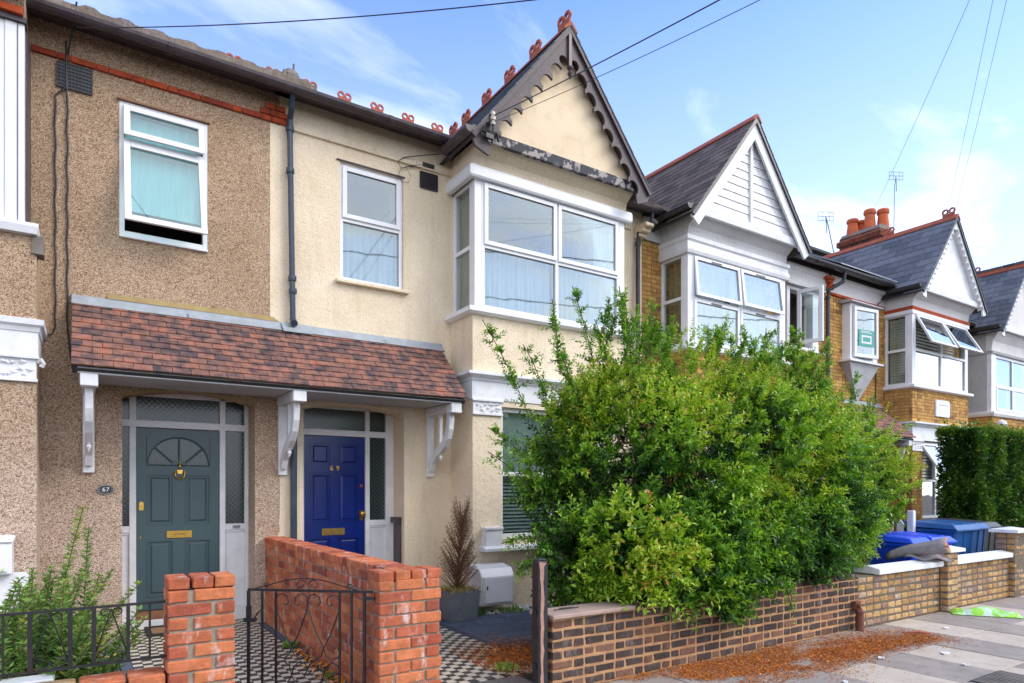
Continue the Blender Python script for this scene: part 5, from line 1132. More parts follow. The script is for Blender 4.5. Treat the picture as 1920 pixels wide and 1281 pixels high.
for j in range(nc - 1):
    z = .03 + j * h_ + h_ / 2; segs = [(.215, 0), (.215, .235)] if j % 2 == 0 else [(.1025, 0), (.215, .1175), (.1025, .345)]
    if j % 2 == 0: segs = [(.225, 0), (.225, .2365)]
    for L, o in segs: brick('brick', dw, (PX0 + o + L / 2, 4.15 + .048, z), (round(L, 2), .098, h_ - .011), M_['redbrick'], 0)
    brick('brick', dw, (PX0 + .048, 4.258 + .05, z), (.10, .096, h_ - .011), M_['redbrick'], 1)
    brick('brick', dw, (PX1 - .048, 4.258 + .05, z), (.10, .096, h_ - .011), M_['redbrick'], 1)
for k, (a, b) in enumerate(((0, .1075), (.1185, .226), (.237, .3445), (.355, .462))): brick('brick', dw, (PX0 + (a + b) / 2, 4.15 + .11, zt - .033), (.1075, .222, .066), M_['redbrick'], 0)
# gate pier on the left
gp = thing('gate_pier', 'short red brick gate pier with flaking white patches, between railing and gate', 'gate pier', (.572, 4.26, 0))
gx0, gx1 = .392, .755; zt = 1.10; nc = 14; h_ = (zt - .066) / (nc - 1)
mb = MB(); mb.box(gx0 + .012, 4.162, -.1, gx1 - .012, 4.365, zt - .075); mb.build('mortar_core', M_['mortar'], gp)
for j in range(nc - 1):
    z = j * h_ + h_ / 2; segs = [(.1025, .005), (.2155, .140)] if j % 2 == 0 else [(.225, .003), (.105, .255)]
    for L, o in segs: brick('brick', gp, (gx0 + o + L / 2, 4.15 + .048, z), (round(L, 2), .098, h_ - .013), M_['redbrick'], 0)
    for xx in (gx0 + .048, gx1 - .048): brick('brick', gp, (xx, 4.262 + .053, z), (.10, .096, h_ - .013), M_['redbrick'], 1)
for o in (.004, .130, .250): brick('brick', gp, (gx0 + o + .055, 4.15 + .112, zt - .033), (.108, .222, .066), M_['redbrick'], 0)
# low wall under the railings
lw = thing('low_garden_wall', 'low worn brick wall under the black railings at the lower left', 'wall', (-1.2, 4.26, 0))
mb = MB(); mb.box(-3.0, 4.165, -.1, .385, 4.36, .50); mb.build('mortar_core', M_['mortar'], lw)
bond_run(lw, -1.6, .385, 0.0, 6, 4.158, 0, M_['redbrick'], .0822)
cur = -1.6; k = 0
while cur < .36: L = min(.215, .385 - cur); brick('brick', lw, (cur + L / 2, 4.26, .533), (round(L, 2), .215, .066), M_['stock'] if k % 3 == 0 and cur < 0 else (M_['redbrick'] if cur > -.1 else M_['darkbrick']), 0); cur += L + .01; k += 1
# dark brick wall in front of the shrub
kw = thing('front_garden_wall', 'dark brick wall with orange pointing under the big shrub', 'wall', (5.3, 4.3, 0))
mb = MB(); mb.box(3.105, 4.166, -.1, 7.50, 4.42, .572); mb.build('mortar_core', M_['omortar'], kw)
bond_run(kw, 3.10, 7.50, 0.0, 7, 4.16, 0, M_['darkbrick'], .0815, flemish=True, gap=.017, vg=.019, stretch=.205, head=.095)
for j in range(7): brick('brick', kw, (3.10 + .045, 4.262 + .08, j * .0815 + .041), (.15, .09, .069), M_['darkbrick'], 1)
mb = MB(); mb.prism([(3.085, 4.13), (3.96, 4.12), (3.98, 4.44), (3.075, 4.45)], .578, .612, 'z'); mb.build('cap_stone', M_['stonecap'], kw, bevel=.006)
header_top(kw, 3.99, 7.5, 4.165, 4.385, .575, M_['darkbrick'], 0, .055)
# yellow stock brick wall with white coping and two piers
yw = thing('front_garden_wall', 'yellow stock brick wall with white coping in front of the bins', 'wall', (9.6, 4.25, 0))
mb = MB(); mb.box(7.50, 4.166, -.1, 11.63, 4.38, .592); mb.box(9.466, 4.066, -.1, 9.754, 4.30, .78); mb.box(11.63, 4.09, -.1, 11.99, 4.33, .96); mb.build('mortar_core', M_['darkmortar'], yw)
rj = random.Random(5)
bond_run(yw, 7.51, 9.455, 0.0, 7, 4.16, 0, M_['stock'], .0845, flemish=True, stretch=.165, head=.135, gap=.014, vg=.015)
bond_run(yw, 9.765, 11.62, 0.0, 7, 4.16, 0, M_['stock'], .0845, flemish=True, stretch=.165, head=.135, gap=.014, vg=.015)
for j in range(9):
    z = j * .0865 + .043
    for k in range(2):
        L = (.2, .09)[(j + k) % 2]; o = (0, .2 if j % 2 == 0 else .1)[k]; brick('brick', yw, (9.46 + o + L / 2, 4.06 + .05, z), (L, .1, .075), M_['stock'], 0)
    brick('brick', yw, (9.46 + .04, 4.165 + .07, z), (.13, .09, .075), M_['stock'], 1)
for j in range(11):
    z = j * .0875 + .043
    for k in range(2):
        L = ((.215, .145), (.145, .215))[j % 2][k]; o = (0, (.225, .155)[j % 2])[k]; brick('brick', yw, (11.62 + o + L / 2, 4.09 + .05, z), (L, .1, .076), M_['stock'], 0)
    brick('brick', yw, (11.66, 4.195 + .07, z), (.14, .09, .076), M_['stock'], 1)
for (a, b) in ((7.86, 9.45), (9.765, 11.615)):
    mb = MB(); mb.prism([(4.10, .60), (4.10, .665), (4.25, .70), (4.42, .665), (4.42, .60)], a, b, 'x'); mb.build('coping', M_['paintwhite'], yw, bevel=.006)
mb = MB(); mb.add([(9.40, 4.0, .79), (9.82, 4.0, .79), (9.82, 4.36, .79), (9.40, 4.36, .79), (9.40, 4.0, .83), (9.82, 4.0, .83), (9.82, 4.36, .83), (9.40, 4.36, .83), (9.61, 4.18, .88)], [(3, 2, 1, 0), (0, 1, 5, 4), (1, 2, 6, 5), (2, 3, 7, 6), (3, 0, 4, 7), (4, 5, 8), (5, 6, 8), (6, 7, 8), (7, 4, 8)]); mb.build('pier_cap', M_['paintwhite'], yw)
mb = MB(); mb.add([(11.55, 4.02, .965), (12.06, 4.02, .965), (12.06, 4.40, .965), (11.55, 4.40, .965), (11.55, 4.02, 1.01), (12.06, 4.02, 1.01), (12.06, 4.40, 1.01), (11.55, 4.40, 1.01), (11.80, 4.21, 1.05)], [(3, 2, 1, 0), (0, 1, 5, 4), (1, 2, 6, 5), (2, 3, 7, 6), (3, 0, 4, 7), (4, 5, 8), (5, 6, 8), (6, 7, 8), (7, 4, 8)]); mb.build('pier_cap', M_['paintwhite'], yw)

# ------------------------------------------------------------------ ironwork
def scroll(c, r0, turns, a0, ccw, n=22, y=0, shrink=.35):
    pts = []
    for k in range(n + 1):
        t = k / n; a = a0 + (1 if ccw else -1) * turns * 2 * math.pi * t; r = r0 * (1 - (1 - shrink) * t); pts.append((c[0] + r * math.cos(a), y, c[1] + r * math.sin(a)))
    return pts
rl = thing('iron_railing', 'low black wrought iron railing with scrolls on the low wall', 'railing', (-1.0, 4.22, .575))
RY = 4.24
mb = MB(); mb.box(-3.0, RY - .009, .955, .392, RY + .009, .968); mb.box(-3.0, RY - .009, .642, .392, RY + .009, .655); mb.build('rail', M_['iron'], rl)
for x, r in ((-.348, .005), (-.236, .011), (-.062, .011), (.045, .011), (.207, .009), (.313, .0055), (-.43, .011), (-.6, .011), (-.7, .011), (-.87, .009), (-1.0, .006)):
    mb = MB(); mb.box(x - r, RY - r, .655, x + r, RY + r, .955); mb.build('bar', M_['iron'], rl)
for (a, b) in ((-.236, -.062), (.045, .207), (-.6, -.43)):
    c = (a + b) / 2; mb = MB(); q = .0042
    for s in (-1, 1):
        mb.tube([(c, RY, .945)] + [(c + s * .08 * t, RY, .945 - .265 * t) for t in (.2, .5, .8, 1)], q, 5)
        mb.tube(scroll((c + s * .033, .925), .028, .85, R(180 if s > 0 else 0), s < 0, y=RY), q, 5)
        mb.tube(scroll((c + s * .040, .69), .038, .95, R(180 if s > 0 else 0), s > 0, y=RY), q, 5)
    mb.build('scrollwork', M_['iron'], rl)
gt = thing('garden_gate', 'black wrought iron scroll gate standing ajar beside the dividing wall', 'gate', (1.63, 4.22, 0))
# local frame of the gate: x from the latch end to the hinge end
gA, gB = Vector((.955, 4.80, 0)), Vector((1.632, 4.215, 0)); gu = (gB - gA).normalized(); gn = Vector((gu.y, -gu.x, 0)); GM = frame_M(gA, gu, gn); GL = (gB - gA).length
def gtube(pts, r, nm='scrollwork', parent=gt):
    mb = MB(GM); [mb.tube(p, r, 5) for p in pts]; return mb.build(nm, M_['iron'], parent)
mb = MB(GM); mb.box(-.004, -.006, .905, GL, .006, .922); mb.build('rail', M_['iron'], gt); mb = MB(GM); mb.box(.006, -.006, .12, GL - .1, .006, .134); mb.build('rail', M_['iron'], gt)
T = [0, .107, .213, .70, .79, .885]; T = [t * (GL - .06) / .885 for t in T]
for i, t in enumerate(T):
    r = .009 if i in (0, 5) else .0065; mb = MB(GM); mb.box(t - r, -r, .05 if i in (0, 5) else .134, t + r, r, .905); mb.build('bar', M_['iron'], gt)
c0, c1 = T[2], T[3]; cm = (c0 + c1) / 2; q1 = (c0 + cm) / 2; q3 = (cm + c1) / 2
P_ = []
for cc, s in ((q1, -1), (q1, 1), (q3, -1), (q3, 1)):     # inverted V's ending in scrolls top and bottom
    top = cc + s * .118
    P_.append([(cc, 0, .52), (cc + s * .05, 0, .62), (cc + s * .095, 0, .74), (top, 0, .80), (top, 0, .845), (cc + s * .10, 0, .88), (cc + s * .065, 0, .89), (cc + s * .03, 0, .868), (cc + s * .022, 0, .835), (cc + s * .04, 0, .81), (cc + s * .062, 0, .822)])
    P_.append([(cc, 0, .52), (cc + s * .02, 0, .47), (cc + s * .06, 0, .445), (cc + s * .10, 0, .46), (cc + s * .115, 0, .50), (cc + s * .095, 0, .53), (cc + s * .07, 0, .52)])
    P_.append([(cc, 0, .33), (cc + s * .015, 0, .39), (cc + s * .06, 0, .43), (cc + s * .10, 0, .41), (cc + s * .115, 0, .37), (cc + s * .09, 0, .34), (cc + s * .07, 0, .35)])
    P_.append([(cc, 0, .33), (cc + s * .05, 0, .24), (top, 0, .134)])
gtube(P_, .0048)
arc = [[(T[1] * .5 + (T[5] - T[1]) * t, 0, .922 + .075 * math.sin(math.pi * t) ** 1.2 + (.0 if t else 0)) for t in [k / 16 for k in range(17)]]]
for s in (-1, 1): arc.append(scroll((cm + s * .045, .955), .036, 1.05, R(180 if s > 0 else 0), s < 0, y=0))
arc.append(scroll((.13, .945), .022, 1.0, R(0), True)); arc.append(scroll((GL - .16, .945), .022, 1.0, R(180), False))
gtube(arc, .0042, 'top_scrollwork')
mb = MB(GM); mb.box(-.03, -.02, .69, .05, .02, .715); mb.box(-.012, -.014, .70, .014, .014, .80); mb.tube([(.04, 0, .71), (.08, -.02, .76), (.11, -.02, .78)], .005, 5); mb.build('latch', M_['iron'], gt)
mb = MB(GM); mb.box(GL - .07, -.008, .18, GL + .01, .008, .20); mb.box(GL - .07, -.008, .86, GL + .01, .008, .88); mb.build('hinge', M_['iron'], gt)
# old timber gate post with flaking black paint
po = thing('gate_post', 'tall narrow timber gate post with flaking black paint at the dark wall end', 'post', (3.01, 4.21, 0))
mb = MB(); mb.box(2.966, 4.165, -.1, 3.06, 4.255, 1.045); mb.prism([(2.966, 1.046), (3.06, 1.046), (3.05, 1.06), (2.985, 1.065)], 4.17, 4.25, 'y'); mb.build('timber', M_['blackplastic'], po, bevel=.006)
mb = MB(); pts = [(2.985, .0)] + [(2.985 + random.uniform(-.006, .006), z) for z in np.arange(.06, 1.02, .06)] + [(2.97, 1.04), (3.04, 1.03)] + [(3.014 + random.uniform(-.010, .008), z) for z in np.arange(1.0, .05, -.06)] + [(3.01, 0)]
mb.prism(pts, 4.160, 4.1649, 'y'); mb.build('bare_timber', M_['peelpink'], po)
mb = MB(); mb.box(2.945, 4.19, .62, 2.966, 4.22, .66); mb.box(2.945, 4.19, .2, 2.966, 4.22, .24); mb.build('hinge_pin', M_['iron'], po)
# rusty pipe stub at the foot of the wall
mb = MB(); mb.tube([(7.40, 4.085, 0), (7.40, 4.085, .22), (7.40, 4.12, .30)], [.045, .042, .03], 9); mb.box(7.36, 4.11, .24, 7.47, 4.157, .33); tag(mb.build('drain_pipe_stub', M_['rust']), 'rusty brown pipe stub at the joint of the dark and yellow walls', 'pipe')

# ------------------------------------------------------------------ bins, carpet, bag, fence
def wheelie_bin(x, y, ang, mat, label, h=1.0, w=.56, d=.68):
    t = thing('wheelie_bin', label, 'bin', (x, y, 0), 'wheelie bins behind the yellow wall'); M = Matrix.Translation((x, y, .02)) @ Matrix.Rotation(R(ang), 4, 'Z')
    b = MB(M); t0, t1 = .80, 1.0; vs = []
    for z, k in ((.06, t0), (h - .10, t1)): vs += [(-w / 2 * k, -d / 2 * k, z), (w / 2 * k, -d / 2 * k, z), (w / 2 * k, d / 2 * k, z), (-w / 2 * k, d / 2 * k, z)]
    b.add(vs, [(3, 2, 1, 0), (4, 5, 6, 7), (0, 1, 5, 4), (1, 2, 6, 5), (2, 3, 7, 6), (3, 0, 4, 7)]); b.box(-w / 2 - .02, -d / 2 - .02, h - .13, w / 2 + .02, d / 2 + .02, h - .09)
    for sx in (-.5, 0, .5): b.prism([(-d / 2 * .83, .12), (-d / 2 * 1.0 - .012, h - .13), (-d / 2 * .95, h - .13), (-d / 2 * .8, .12)], sx * w * .8 - .018, sx * w * .8 + .018, 'x')
    for sy in (-.3, .1, .4): b.box(w / 2 - .03, sy * d, .3, w / 2 * .98 + .01, sy * d + .04, h - .14)
    b.build('body', mat, t, bevel=.012)
    b = MB(M); a, c = w / 2 + .035, d / 2 + .045
    vs = [(-a, -c, h - .088), (a, -c, h - .088), (a, c, h - .06), (-a, c, h - .06), (-a + .05, -c + .07, h - .02), (a - .05, -c + .07, h - .02), (a - .05, c - .05, h + .02), (-a + .05, c - .05, h + .02)]
    b.add(vs, [(3, 2, 1, 0), (4, 5, 6, 7), (0, 1, 5, 4), (1, 2, 6, 5), (2, 3, 7, 6), (3, 0, 4, 7)]); b.box(-a, -c - .01, h - .115, a, -c + .02, h - .085)
    for sx in (-.3, .3): b.prism([(-c + .12, h - .012), (c - .1, h + .024), (c - .1, h + .01), (-c + .12, h - .03)], sx * w - .04, sx * w + .04, 'x')
    b.build('lid', mat, t, bevel=.012)
    b = MB(M); b.tube([(-w / 2 + .04, d / 2 + .05, h - .07), (w / 2 - .04, d / 2 + .05, h - .07)], .016, 8); b.build('handle', mat, t)
    for sx in (-1, 1): b = MB(M); b.tube([(sx * (w / 2 - .05), d / 2 * .8, .09), (sx * (w / 2 + .0), d / 2 * .8, .09)], .1, 14); b.build('wheel', M_['rubber'], t)
    return t
wheelie_bin(9.78, 4.90, 4, M_['binblue'], 'bright blue wheelie bin nearest the shrub, carpet roll before it', .93)
wheelie_bin(10.52, 4.92, -3, M_['binblue'], 'bright blue wheelie bin beside the taller dark blue one', .92)
wheelie_bin(11.32, 5.0, -2, M_['binnavy'], 'taller dark blue wheelie bin in the middle of the bin row', 1.07, .60, .76)
wheelie_bin(11.96, 5.06, 2, M_['binnavy'], 'dark blue wheelie bin squeezed against the charcoal one', 1.07, .56, .74)
wheelie_bin(12.56, 5.12, 0, M_['binblack'], 'charcoal wheelie bin last in the row by the tall pier', 1.07, .56, .74)
# rolled carpet slumped on the coping
ca = thing('rolled_carpet', 'half rolled grey carpet slumped over the white coping', 'carpet', (9.1, 4.3, .7))
A_, B_ = Vector((9.05, 4.62, .70)), Vector((9.17, 3.95, .90)); ax_ = (B_ - A_).normalized(); sd1 = ax_.cross(Vector((0, 0, 1))).normalized(); sd2 = sd1.cross(ax_)
vs = []; fs = []; nseg = 10; spn = 34
prof = []
for k in range(spn + 1):
    a = 4.2 * math.pi * k / spn; r = .035 + .016 * a / 1.6; prof.append((a + 1.2, r))
prof = prof + [(prof[-1][0] + .12 * j, prof[-1][1] + .035 * j) for j in range(1, 6)]
for i in range(nseg + 1):
    t = i / nseg; c = A_.lerp(B_, t) + Vector((0, 0, .02 * math.sin(t * 5))); k_ = .26 + .28 * t
    for (a, r) in prof: vs.append(tuple(c + (sd1 * math.cos(a) * r * 1.05 + sd2 * math.sin(a) * r * .9) * k_))
m_ = len(prof)
for i in range(nseg):
    for k in range(m_ - 1): fs.append((i * m_ + k, i * m_ + k + 1, (i + 1) * m_ + k + 1, (i + 1) * m_ + k))
mb = MB(); mb.add(vs, fs); o = mb.build('roll', M_['carpet'], ca, smooth=True); sf = o.modifiers.new('thick', 'SOLIDIFY'); sf.thickness = .014
mb = MB(); ed = vs[nseg * m_:(nseg + 1) * m_]; mb.tube([Vector(p) + ax_ * .004 for p in ed], .012, 6); mb.build('pile_edge', M_['carpetpile'], ca)
vs = []; fs = []
for i in range(9):
    t = i / 8
    for j in range(7):
        u = j / 6; x = 8.95 + .45 * t; y = 4.36 - .40 * u * (.4 + .6 * t); z = .735 + .10 * t - .14 * u * u * t + .02 * math.sin(9 * t + 3 * u); vs.append((x, y, z))
for i in range(8):
    for j in range(6): fs.append((i * 7 + j, i * 7 + j + 1, (i + 1) * 7 + j + 1, (i + 1) * 7 + j))
mb = MB(); mb.add(vs, fs); o = mb.build('loose_flap', M_['carpet'], ca, smooth=True); sf = o.modifiers.new('thick', 'SOLIDIFY'); sf.thickness = .014
mb = MB(); mb.tube([Vector(v) for v in vs[56:63]], .012, 6); mb.build('flap_edge', M_['carpetpile'], ca)
# green plastic sack lying on the pavement
vs = []; fs = []; nu, nv = 18, 12; bA, bB = Vector((9.52, 3.98, .0)), Vector((9.82, 3.42, .0)); du = (bB - bA); dv = Vector((-du.y, du.x, 0)).normalized()
bA, bB = Vector((9.45, 4.03, 0)), Vector((9.90, 3.42, 0)); du = bB - bA; dv = Vector((du.y, -du.x, 0)).normalized()
for top in (1, 0):
    for i in range(nu + 1):
        for j in range(nv + 1):
            u, v = i / nu, j / nv; e = math.sin(math.pi * min(max(u * .94 + .03, 0), 1)) ** .45 * math.sin(math.pi * v) ** .6
            wd = .30 * (1 - .25 * math.sin(u * 9) ** 2 * .3); hgt = (.085 * e * (1 + .2 * math.sin(u * 11 + v * 5)) + .008) if top else .003
            if top and (i in (0, nu) or j in (0, nv)): hgt = .01
            p = bA + du * u + dv * (v - .5) * wd; vs.append((p.x, p.y, hgt))
nn = (nu + 1) * (nv + 1)
for s in (0, 1):
    for i in range(nu):
        for j in range(nv): a = s * nn + i * (nv + 1) + j; q = (a, a + 1, a + nv + 2, a + nv + 1); fs.append(q if s else q[::-1])
mb = MB(); mb.add(vs, fs); tag(mb.build('plastic_sack', M_['bag'], smooth=True), 'flat bright green printed plastic sack on the pavement by the pier', 'plastic bag')
# white picket fence, and white gate beyond the tall pier
pf = thing('picket_fence', 'white picket fence behind the bins and the shrub edge', 'fence', (10.9, 5.9, 0))
b = MB(); b.prism([(-.05, 0), (.05, 0), (.05, 1.03), (0, 1.09), (-.05, 1.03)], -.01, .01, 'x'); me = bpy.data.meshes.new('picket'); me.from_pydata(b.v, [], b.f); me.materials.append(M_['paintwhite'])
for k in range(14): place(me, 'picket', pf, (10.97, 5.40 + k * .16, .04 + .01 * math.sin(k)))
mb = MB(); mb.box(10.985, 5.30, .3, 11.01, 7.6, .38); mb.box(10.985, 5.30, .82, 11.01, 7.6, .9); mb.build('rail', M_['paintwhite'], pf)
mb = MB(); mb.box(10.92, 5.18, 0, 11.005, 5.28, 1.28); mb.build('post', M_['paintwhite'], pf, bevel=.01)
wg_ = thing('garden_gate', 'white boarded gate just beyond the tall pier at the right edge', 'gate', (12.4, 4.3, 0))
for k in range(7): mb = MB(); mb.box(12.09 + k * .14, 4.29, .08, 12.22 + k * .14, 4.31, .98); mb.build('board', M_['paintwhite'], wg_)
mb = MB(); mb.box(12.09, 4.311, .2, 13.06, 4.34, .28); mb.box(12.09, 4.311, .78, 13.06, 4.34, .86); mb.build('rail', M_['paintwhite'], wg_)
# meter boxes, planter
mbx = thing('meter_box', 'white plastic gas meter box low on the bay wall by the shrub', 'meter box', (4.5, 7.3, .1))
mb = MB(); mb.prism([(7.12, .13), (7.10, .50), (7.17, .60), (BY - .001, .65), (BY - .001, .10)], 4.18, 4.68, 'x'); mb.build('case', M_['upvc'], mbx, bevel=.012)
mb = MB(); mb.box(4.23, 7.092, .17, 4.64, 7.099, .49); mb.build('door', M_['upvc'], mbx, bevel=.004)
mb = MB(); mb.box(4.255, 7.084, .34, 4.27, 7.092, .385); mb.build('latch', M_['iron'], mbx)
mbx = thing('meter_box', 'white electricity meter box at the left edge on the pebbledash', 'meter box', (-.8, 7.2, .8))
mb = MB(); mb.box(-1.05, 7.22, .86, -.53, BY - .001, 1.14); mb.prism([(7.20, 1.14), (7.20, 1.16), (BY - .001, 1.20), (BY - .001, 1.14)], -1.06, -.52, 'x'); mb.build('case', M_['upvc'], mbx, bevel=.01)
mb = MB(); mb.box(-1.02, 7.21, .88, -.56, 7.219, 1.12); mb.build('door', M_['upvc'], mbx, bevel=.004)
mb = MB(); mb.box(-.9, 7.3, .0, -.42, 7.42, .86); tag(mb.build('white_panel', M_['paintwhite']), 'white board under the meter box behind the feathery plant', 'panel')
pt = thing('planter', 'square grey planter holding a dead brown conifer', 'planter', (3.78, 7.02, .05))
mb = MB(); v = []
for z, k in ((.055, .175), (.40, .205)): v += [(3.775 - k, 6.99 - k, z), (3.775 + k, 6.99 - k, z), (3.775 + k, 6.99 + k, z), (3.775 - k, 6.99 + k, z)]
for z, k in ((.40, .185), (.36, .183)): v += [(3.775 - k, 6.99 - k, z), (3.775 + k, 6.99 - k, z), (3.775 + k, 6.99 + k, z), (3.775 - k, 6.99 + k, z)]
f = [(3, 2, 1, 0)] + [(i, (i + 1) % 4, (i + 1) % 4 + 4, i + 4) for i in range(4)] + [(i + 4, (i + 1) % 4 + 4, (i + 1) % 4 + 8, i + 8) for i in range(4)] + [(i + 8, (i + 1) % 4 + 8, (i + 1) % 4 + 12, i + 12) for i in range(4)] + [(12, 13, 14, 15)]
mb.add(v, f); mb.build('tub', M_['zinc'], pt)
for (x0, x1, y0, lab) in ((-1.2, -.16, 4.62, 'white window box trough behind the railing, nearest the plant'), (-1.2, .0, 4.46, 'longer white trough lying against the low wall')):
    tr = thing('trough', lab, 'trough', ((x0 + x1) / 2, y0, .3)); mb = MB(); z0_ = .48 if y0 > 4.5 else .44
    mb.box(x0, y0, .05, x1, y0 + .13, z0_); mb.box(x0 - .015, y0 - .012, z0_, x1 + .015, y0 + .14, z0_ + .035); mb.build('tray', M_['paintwhite'], tr, bevel=.008)

# ------------------------------------------------------------------ leaves and plants
def leaf_cloud(name, parent, pos_, dir_, L, Wd, rnd, mat, fold=.25, kind=None):
    """two-triangle folded leaves, all in one mesh"""
    n = len(pos_); up = rng.normal(0, .55, (n, 3)); up[:, 2] += 1.0
    w = np.cross(dir_, up); w /= (np.linalg.norm(w, axis=1, keepdims=True) + 1e-9); nr = np.cross(w, dir_)
    a = pos_; tip = pos_ + dir_ * L[:, None] - nr * (L * .10)[:, None]
    mid = pos_ + dir_ * (L * .45)[:, None]
    l = mid + w * (Wd / 2)[:, None] + nr * (Wd * fold)[:, None]; r = mid - w * (Wd / 2)[:, None] + nr * (Wd * fold)[:, None]
    V = np.stack([a, l, tip, r], 1).reshape(-1, 3); o = V.min(0) * .5 + V.max(0) * .5; o[2] = V[:, 2].min()
    base = np.arange(n)[:, None] * 4; F = np.concatenate([base + np.array([0, 2, 1]), base + np.array([0, 3, 2])], 1).reshape(-1, 3)
    me = bpy.data.meshes.new(name); me.vertices.add(4 * n); me.vertices.foreach_set('co', (V - o).astype(np.float32).ravel())
    me.loops.add(6 * n); me.loops.foreach_set('vertex_index', F.ravel().astype(np.int32)); me.polygons.add(2 * n)
    me.polygons.foreach_set('loop_start', np.arange(0, 6 * n, 3, dtype=np.int32)); me.polygons.foreach_set('loop_total', np.full(2 * n, 3, dtype=np.int32))
    me.update(calc_edges=True); at = me.attributes.new('rnd', 'FLOAT', 'FACE'); at.data.foreach_set('value', np.repeat(np.clip(rnd, 0, 1), 2).astype(np.float32))
    me.materials.append(mat); ob = bpy.data.objects.new(name, me); link(ob, Vector(o), parent)
    if kind: ob['kind'] = kind
    return ob
def unit(v): return v / (np.linalg.norm(v, axis=-1, keepdims=True) + 1e-9)
def shoot_leaves(p0, d, Ls, npair, leafL, young, droop=.12, spread=.75):
    """opposite leaf pairs along each shoot; returns positions, directions, lengths, tint"""
    S = len(p0); t = np.linspace(.08, 1, npair)[None, :, None]
    P = p0[:, None] + d[:, None] * (Ls[:, None, None] * t) - np.array([0, 0, 1.])[None, None] * (droop * Ls[:, None, None] * t ** 2)
    ax = unit(np.cross(d, rng.normal(0, 1, (S, 3))))[:, None]; bx_ = unit(np.cross(d[:, None], ax))
    ph = (np.arange(npair) * (math.pi / 2))[None, :, None] + rng.normal(0, .3, (S, npair, 1)); side = ax * np.cos(ph) + bx_ * np.sin(ph)
    out = []
    for s in (1, -1):
        dd = unit(d[:, None] * (1 - spread * .55) + side * s * spread + rng.normal(0, .18, (S, npair, 3)) + np.array([0, 0, .08]))
        LL = leafL * (1.15 - .45 * t[..., 0]) * rng.uniform(.7, 1.2, (S, npair)); tn = np.broadcast_to(young[:, None] + .24 * (t[..., 0] ** 2.2), (S, npair)) + rng.normal(0, .07, (S, npair))
        out.append((P.reshape(-1, 3), dd.reshape(-1, 3), LL.ravel(), tn.ravel()))
    return [np.concatenate(x) for x in zip(*out)], P
def twigs(name, P, r, mat, parent, step=1):
    mb = MB()
    for path in P[::step]: mb.tube([tuple(x) for x in path[::max(1, len(path) // 4)]] + [tuple(path[-1])], r, 3, cap=False, rnd=.3)
    return mb.build(name, mat, parent)
sh = thing('shrub', 'huge overgrown privet shrub leaning over the dark brick wall', 'shrub', (6.6, 5.2, 0))
ELL = np.array([  # cx, cy, cz, rx, ry, rz
    (4.62, 5.15, 1.75, .72, .75, 1.30), (5.05, 5.3, 2.25, .72, .70, 1.05), (5.75, 5.3, 1.9, .95, .80, 1.38), (6.55, 5.3, 2.1, .70, .75, 1.22), (7.2, 5.35, 2.0, .70, .75, 1.40), (7.95, 5.35, 2.1, .68, .72, 1.36), (8.7, 5.35, 1.8, .72, .70, 1.05), (9.5, 5.35, 1.65, .85, .60, .85), (4.12, 5.2, 1.85, .52, .50, .85),
    (3.98, 4.8, .98, .50, .45, .56), (4.35, 4.4, 1.0, .62, .42, .62), (5.1, 4.3, .98, .62, .42, .62), (5.10, 4.07, .74, .36, .17, .40), (4.50, 4.10, .82, .50, .17, .28), (5.65, 4.12, .78, .35, .14, .28), (6.6, 4.14, .80, .5, .13, .26), (5.9, 4.45, 1.15, .75, .45, .75), (6.9, 4.5, 1.15, .80, .45, .72), (7.7, 4.65, 1.2, .70, .45, .72), (8.35, 4.85, 1.2, .55, .40, .60), (5.35, 4.7, 1.9, .8, .5, .7), (6.5, 4.75, 2.2, .7, .5, .7), (7.6, 4.85, 2.1, .7, .5, .7)])
from mathutils import noise as mnoise
def sample_ell(n, lo=.72, hi=1.0):
    area = ELL[:, 3] * ELL[:, 5] + ELL[:, 3] * ELL[:, 4] + ELL[:, 4] * ELL[:, 5]; k = rng.choice(len(ELL), n, p=area / area.sum())
    u = unit(rng.normal(0, 1, (n, 3))); s = rng.uniform(lo, hi, (n, 1)); p = ELL[k, :3] + u * ELL[k, 3:] * s
    keep = np.ones(n, bool)
    for e in range(len(ELL)):
        q = (((p - ELL[e, :3]) / ELL[e, 3:]) ** 2).sum(1); keep &= ~((q < (lo * .92) ** 2) & (k != e))
    keep &= (p[:, 2] > .25) & ~((p[:, 1] > 4.11) & (p[:, 1] < 4.5) & (p[:, 2] < .66)) & (p[:, 1] < 6.3)
    p, u, k = p[keep], unit(u / ELL[k, 3:])[keep], k[keep]
    if hi == 1.0:
        dn = np.array([mnoise.noise(Vector((a * 1.9, b * 1.9, c * 1.1))) for a, b, c in p]); up_ = np.clip((p[:, 2] - 1.0) / 1.2, 0, 1); p = p + u * (dn * .55 * up_)[:, None]
    return p, u, k
p, u, k = sample_ell(17000)
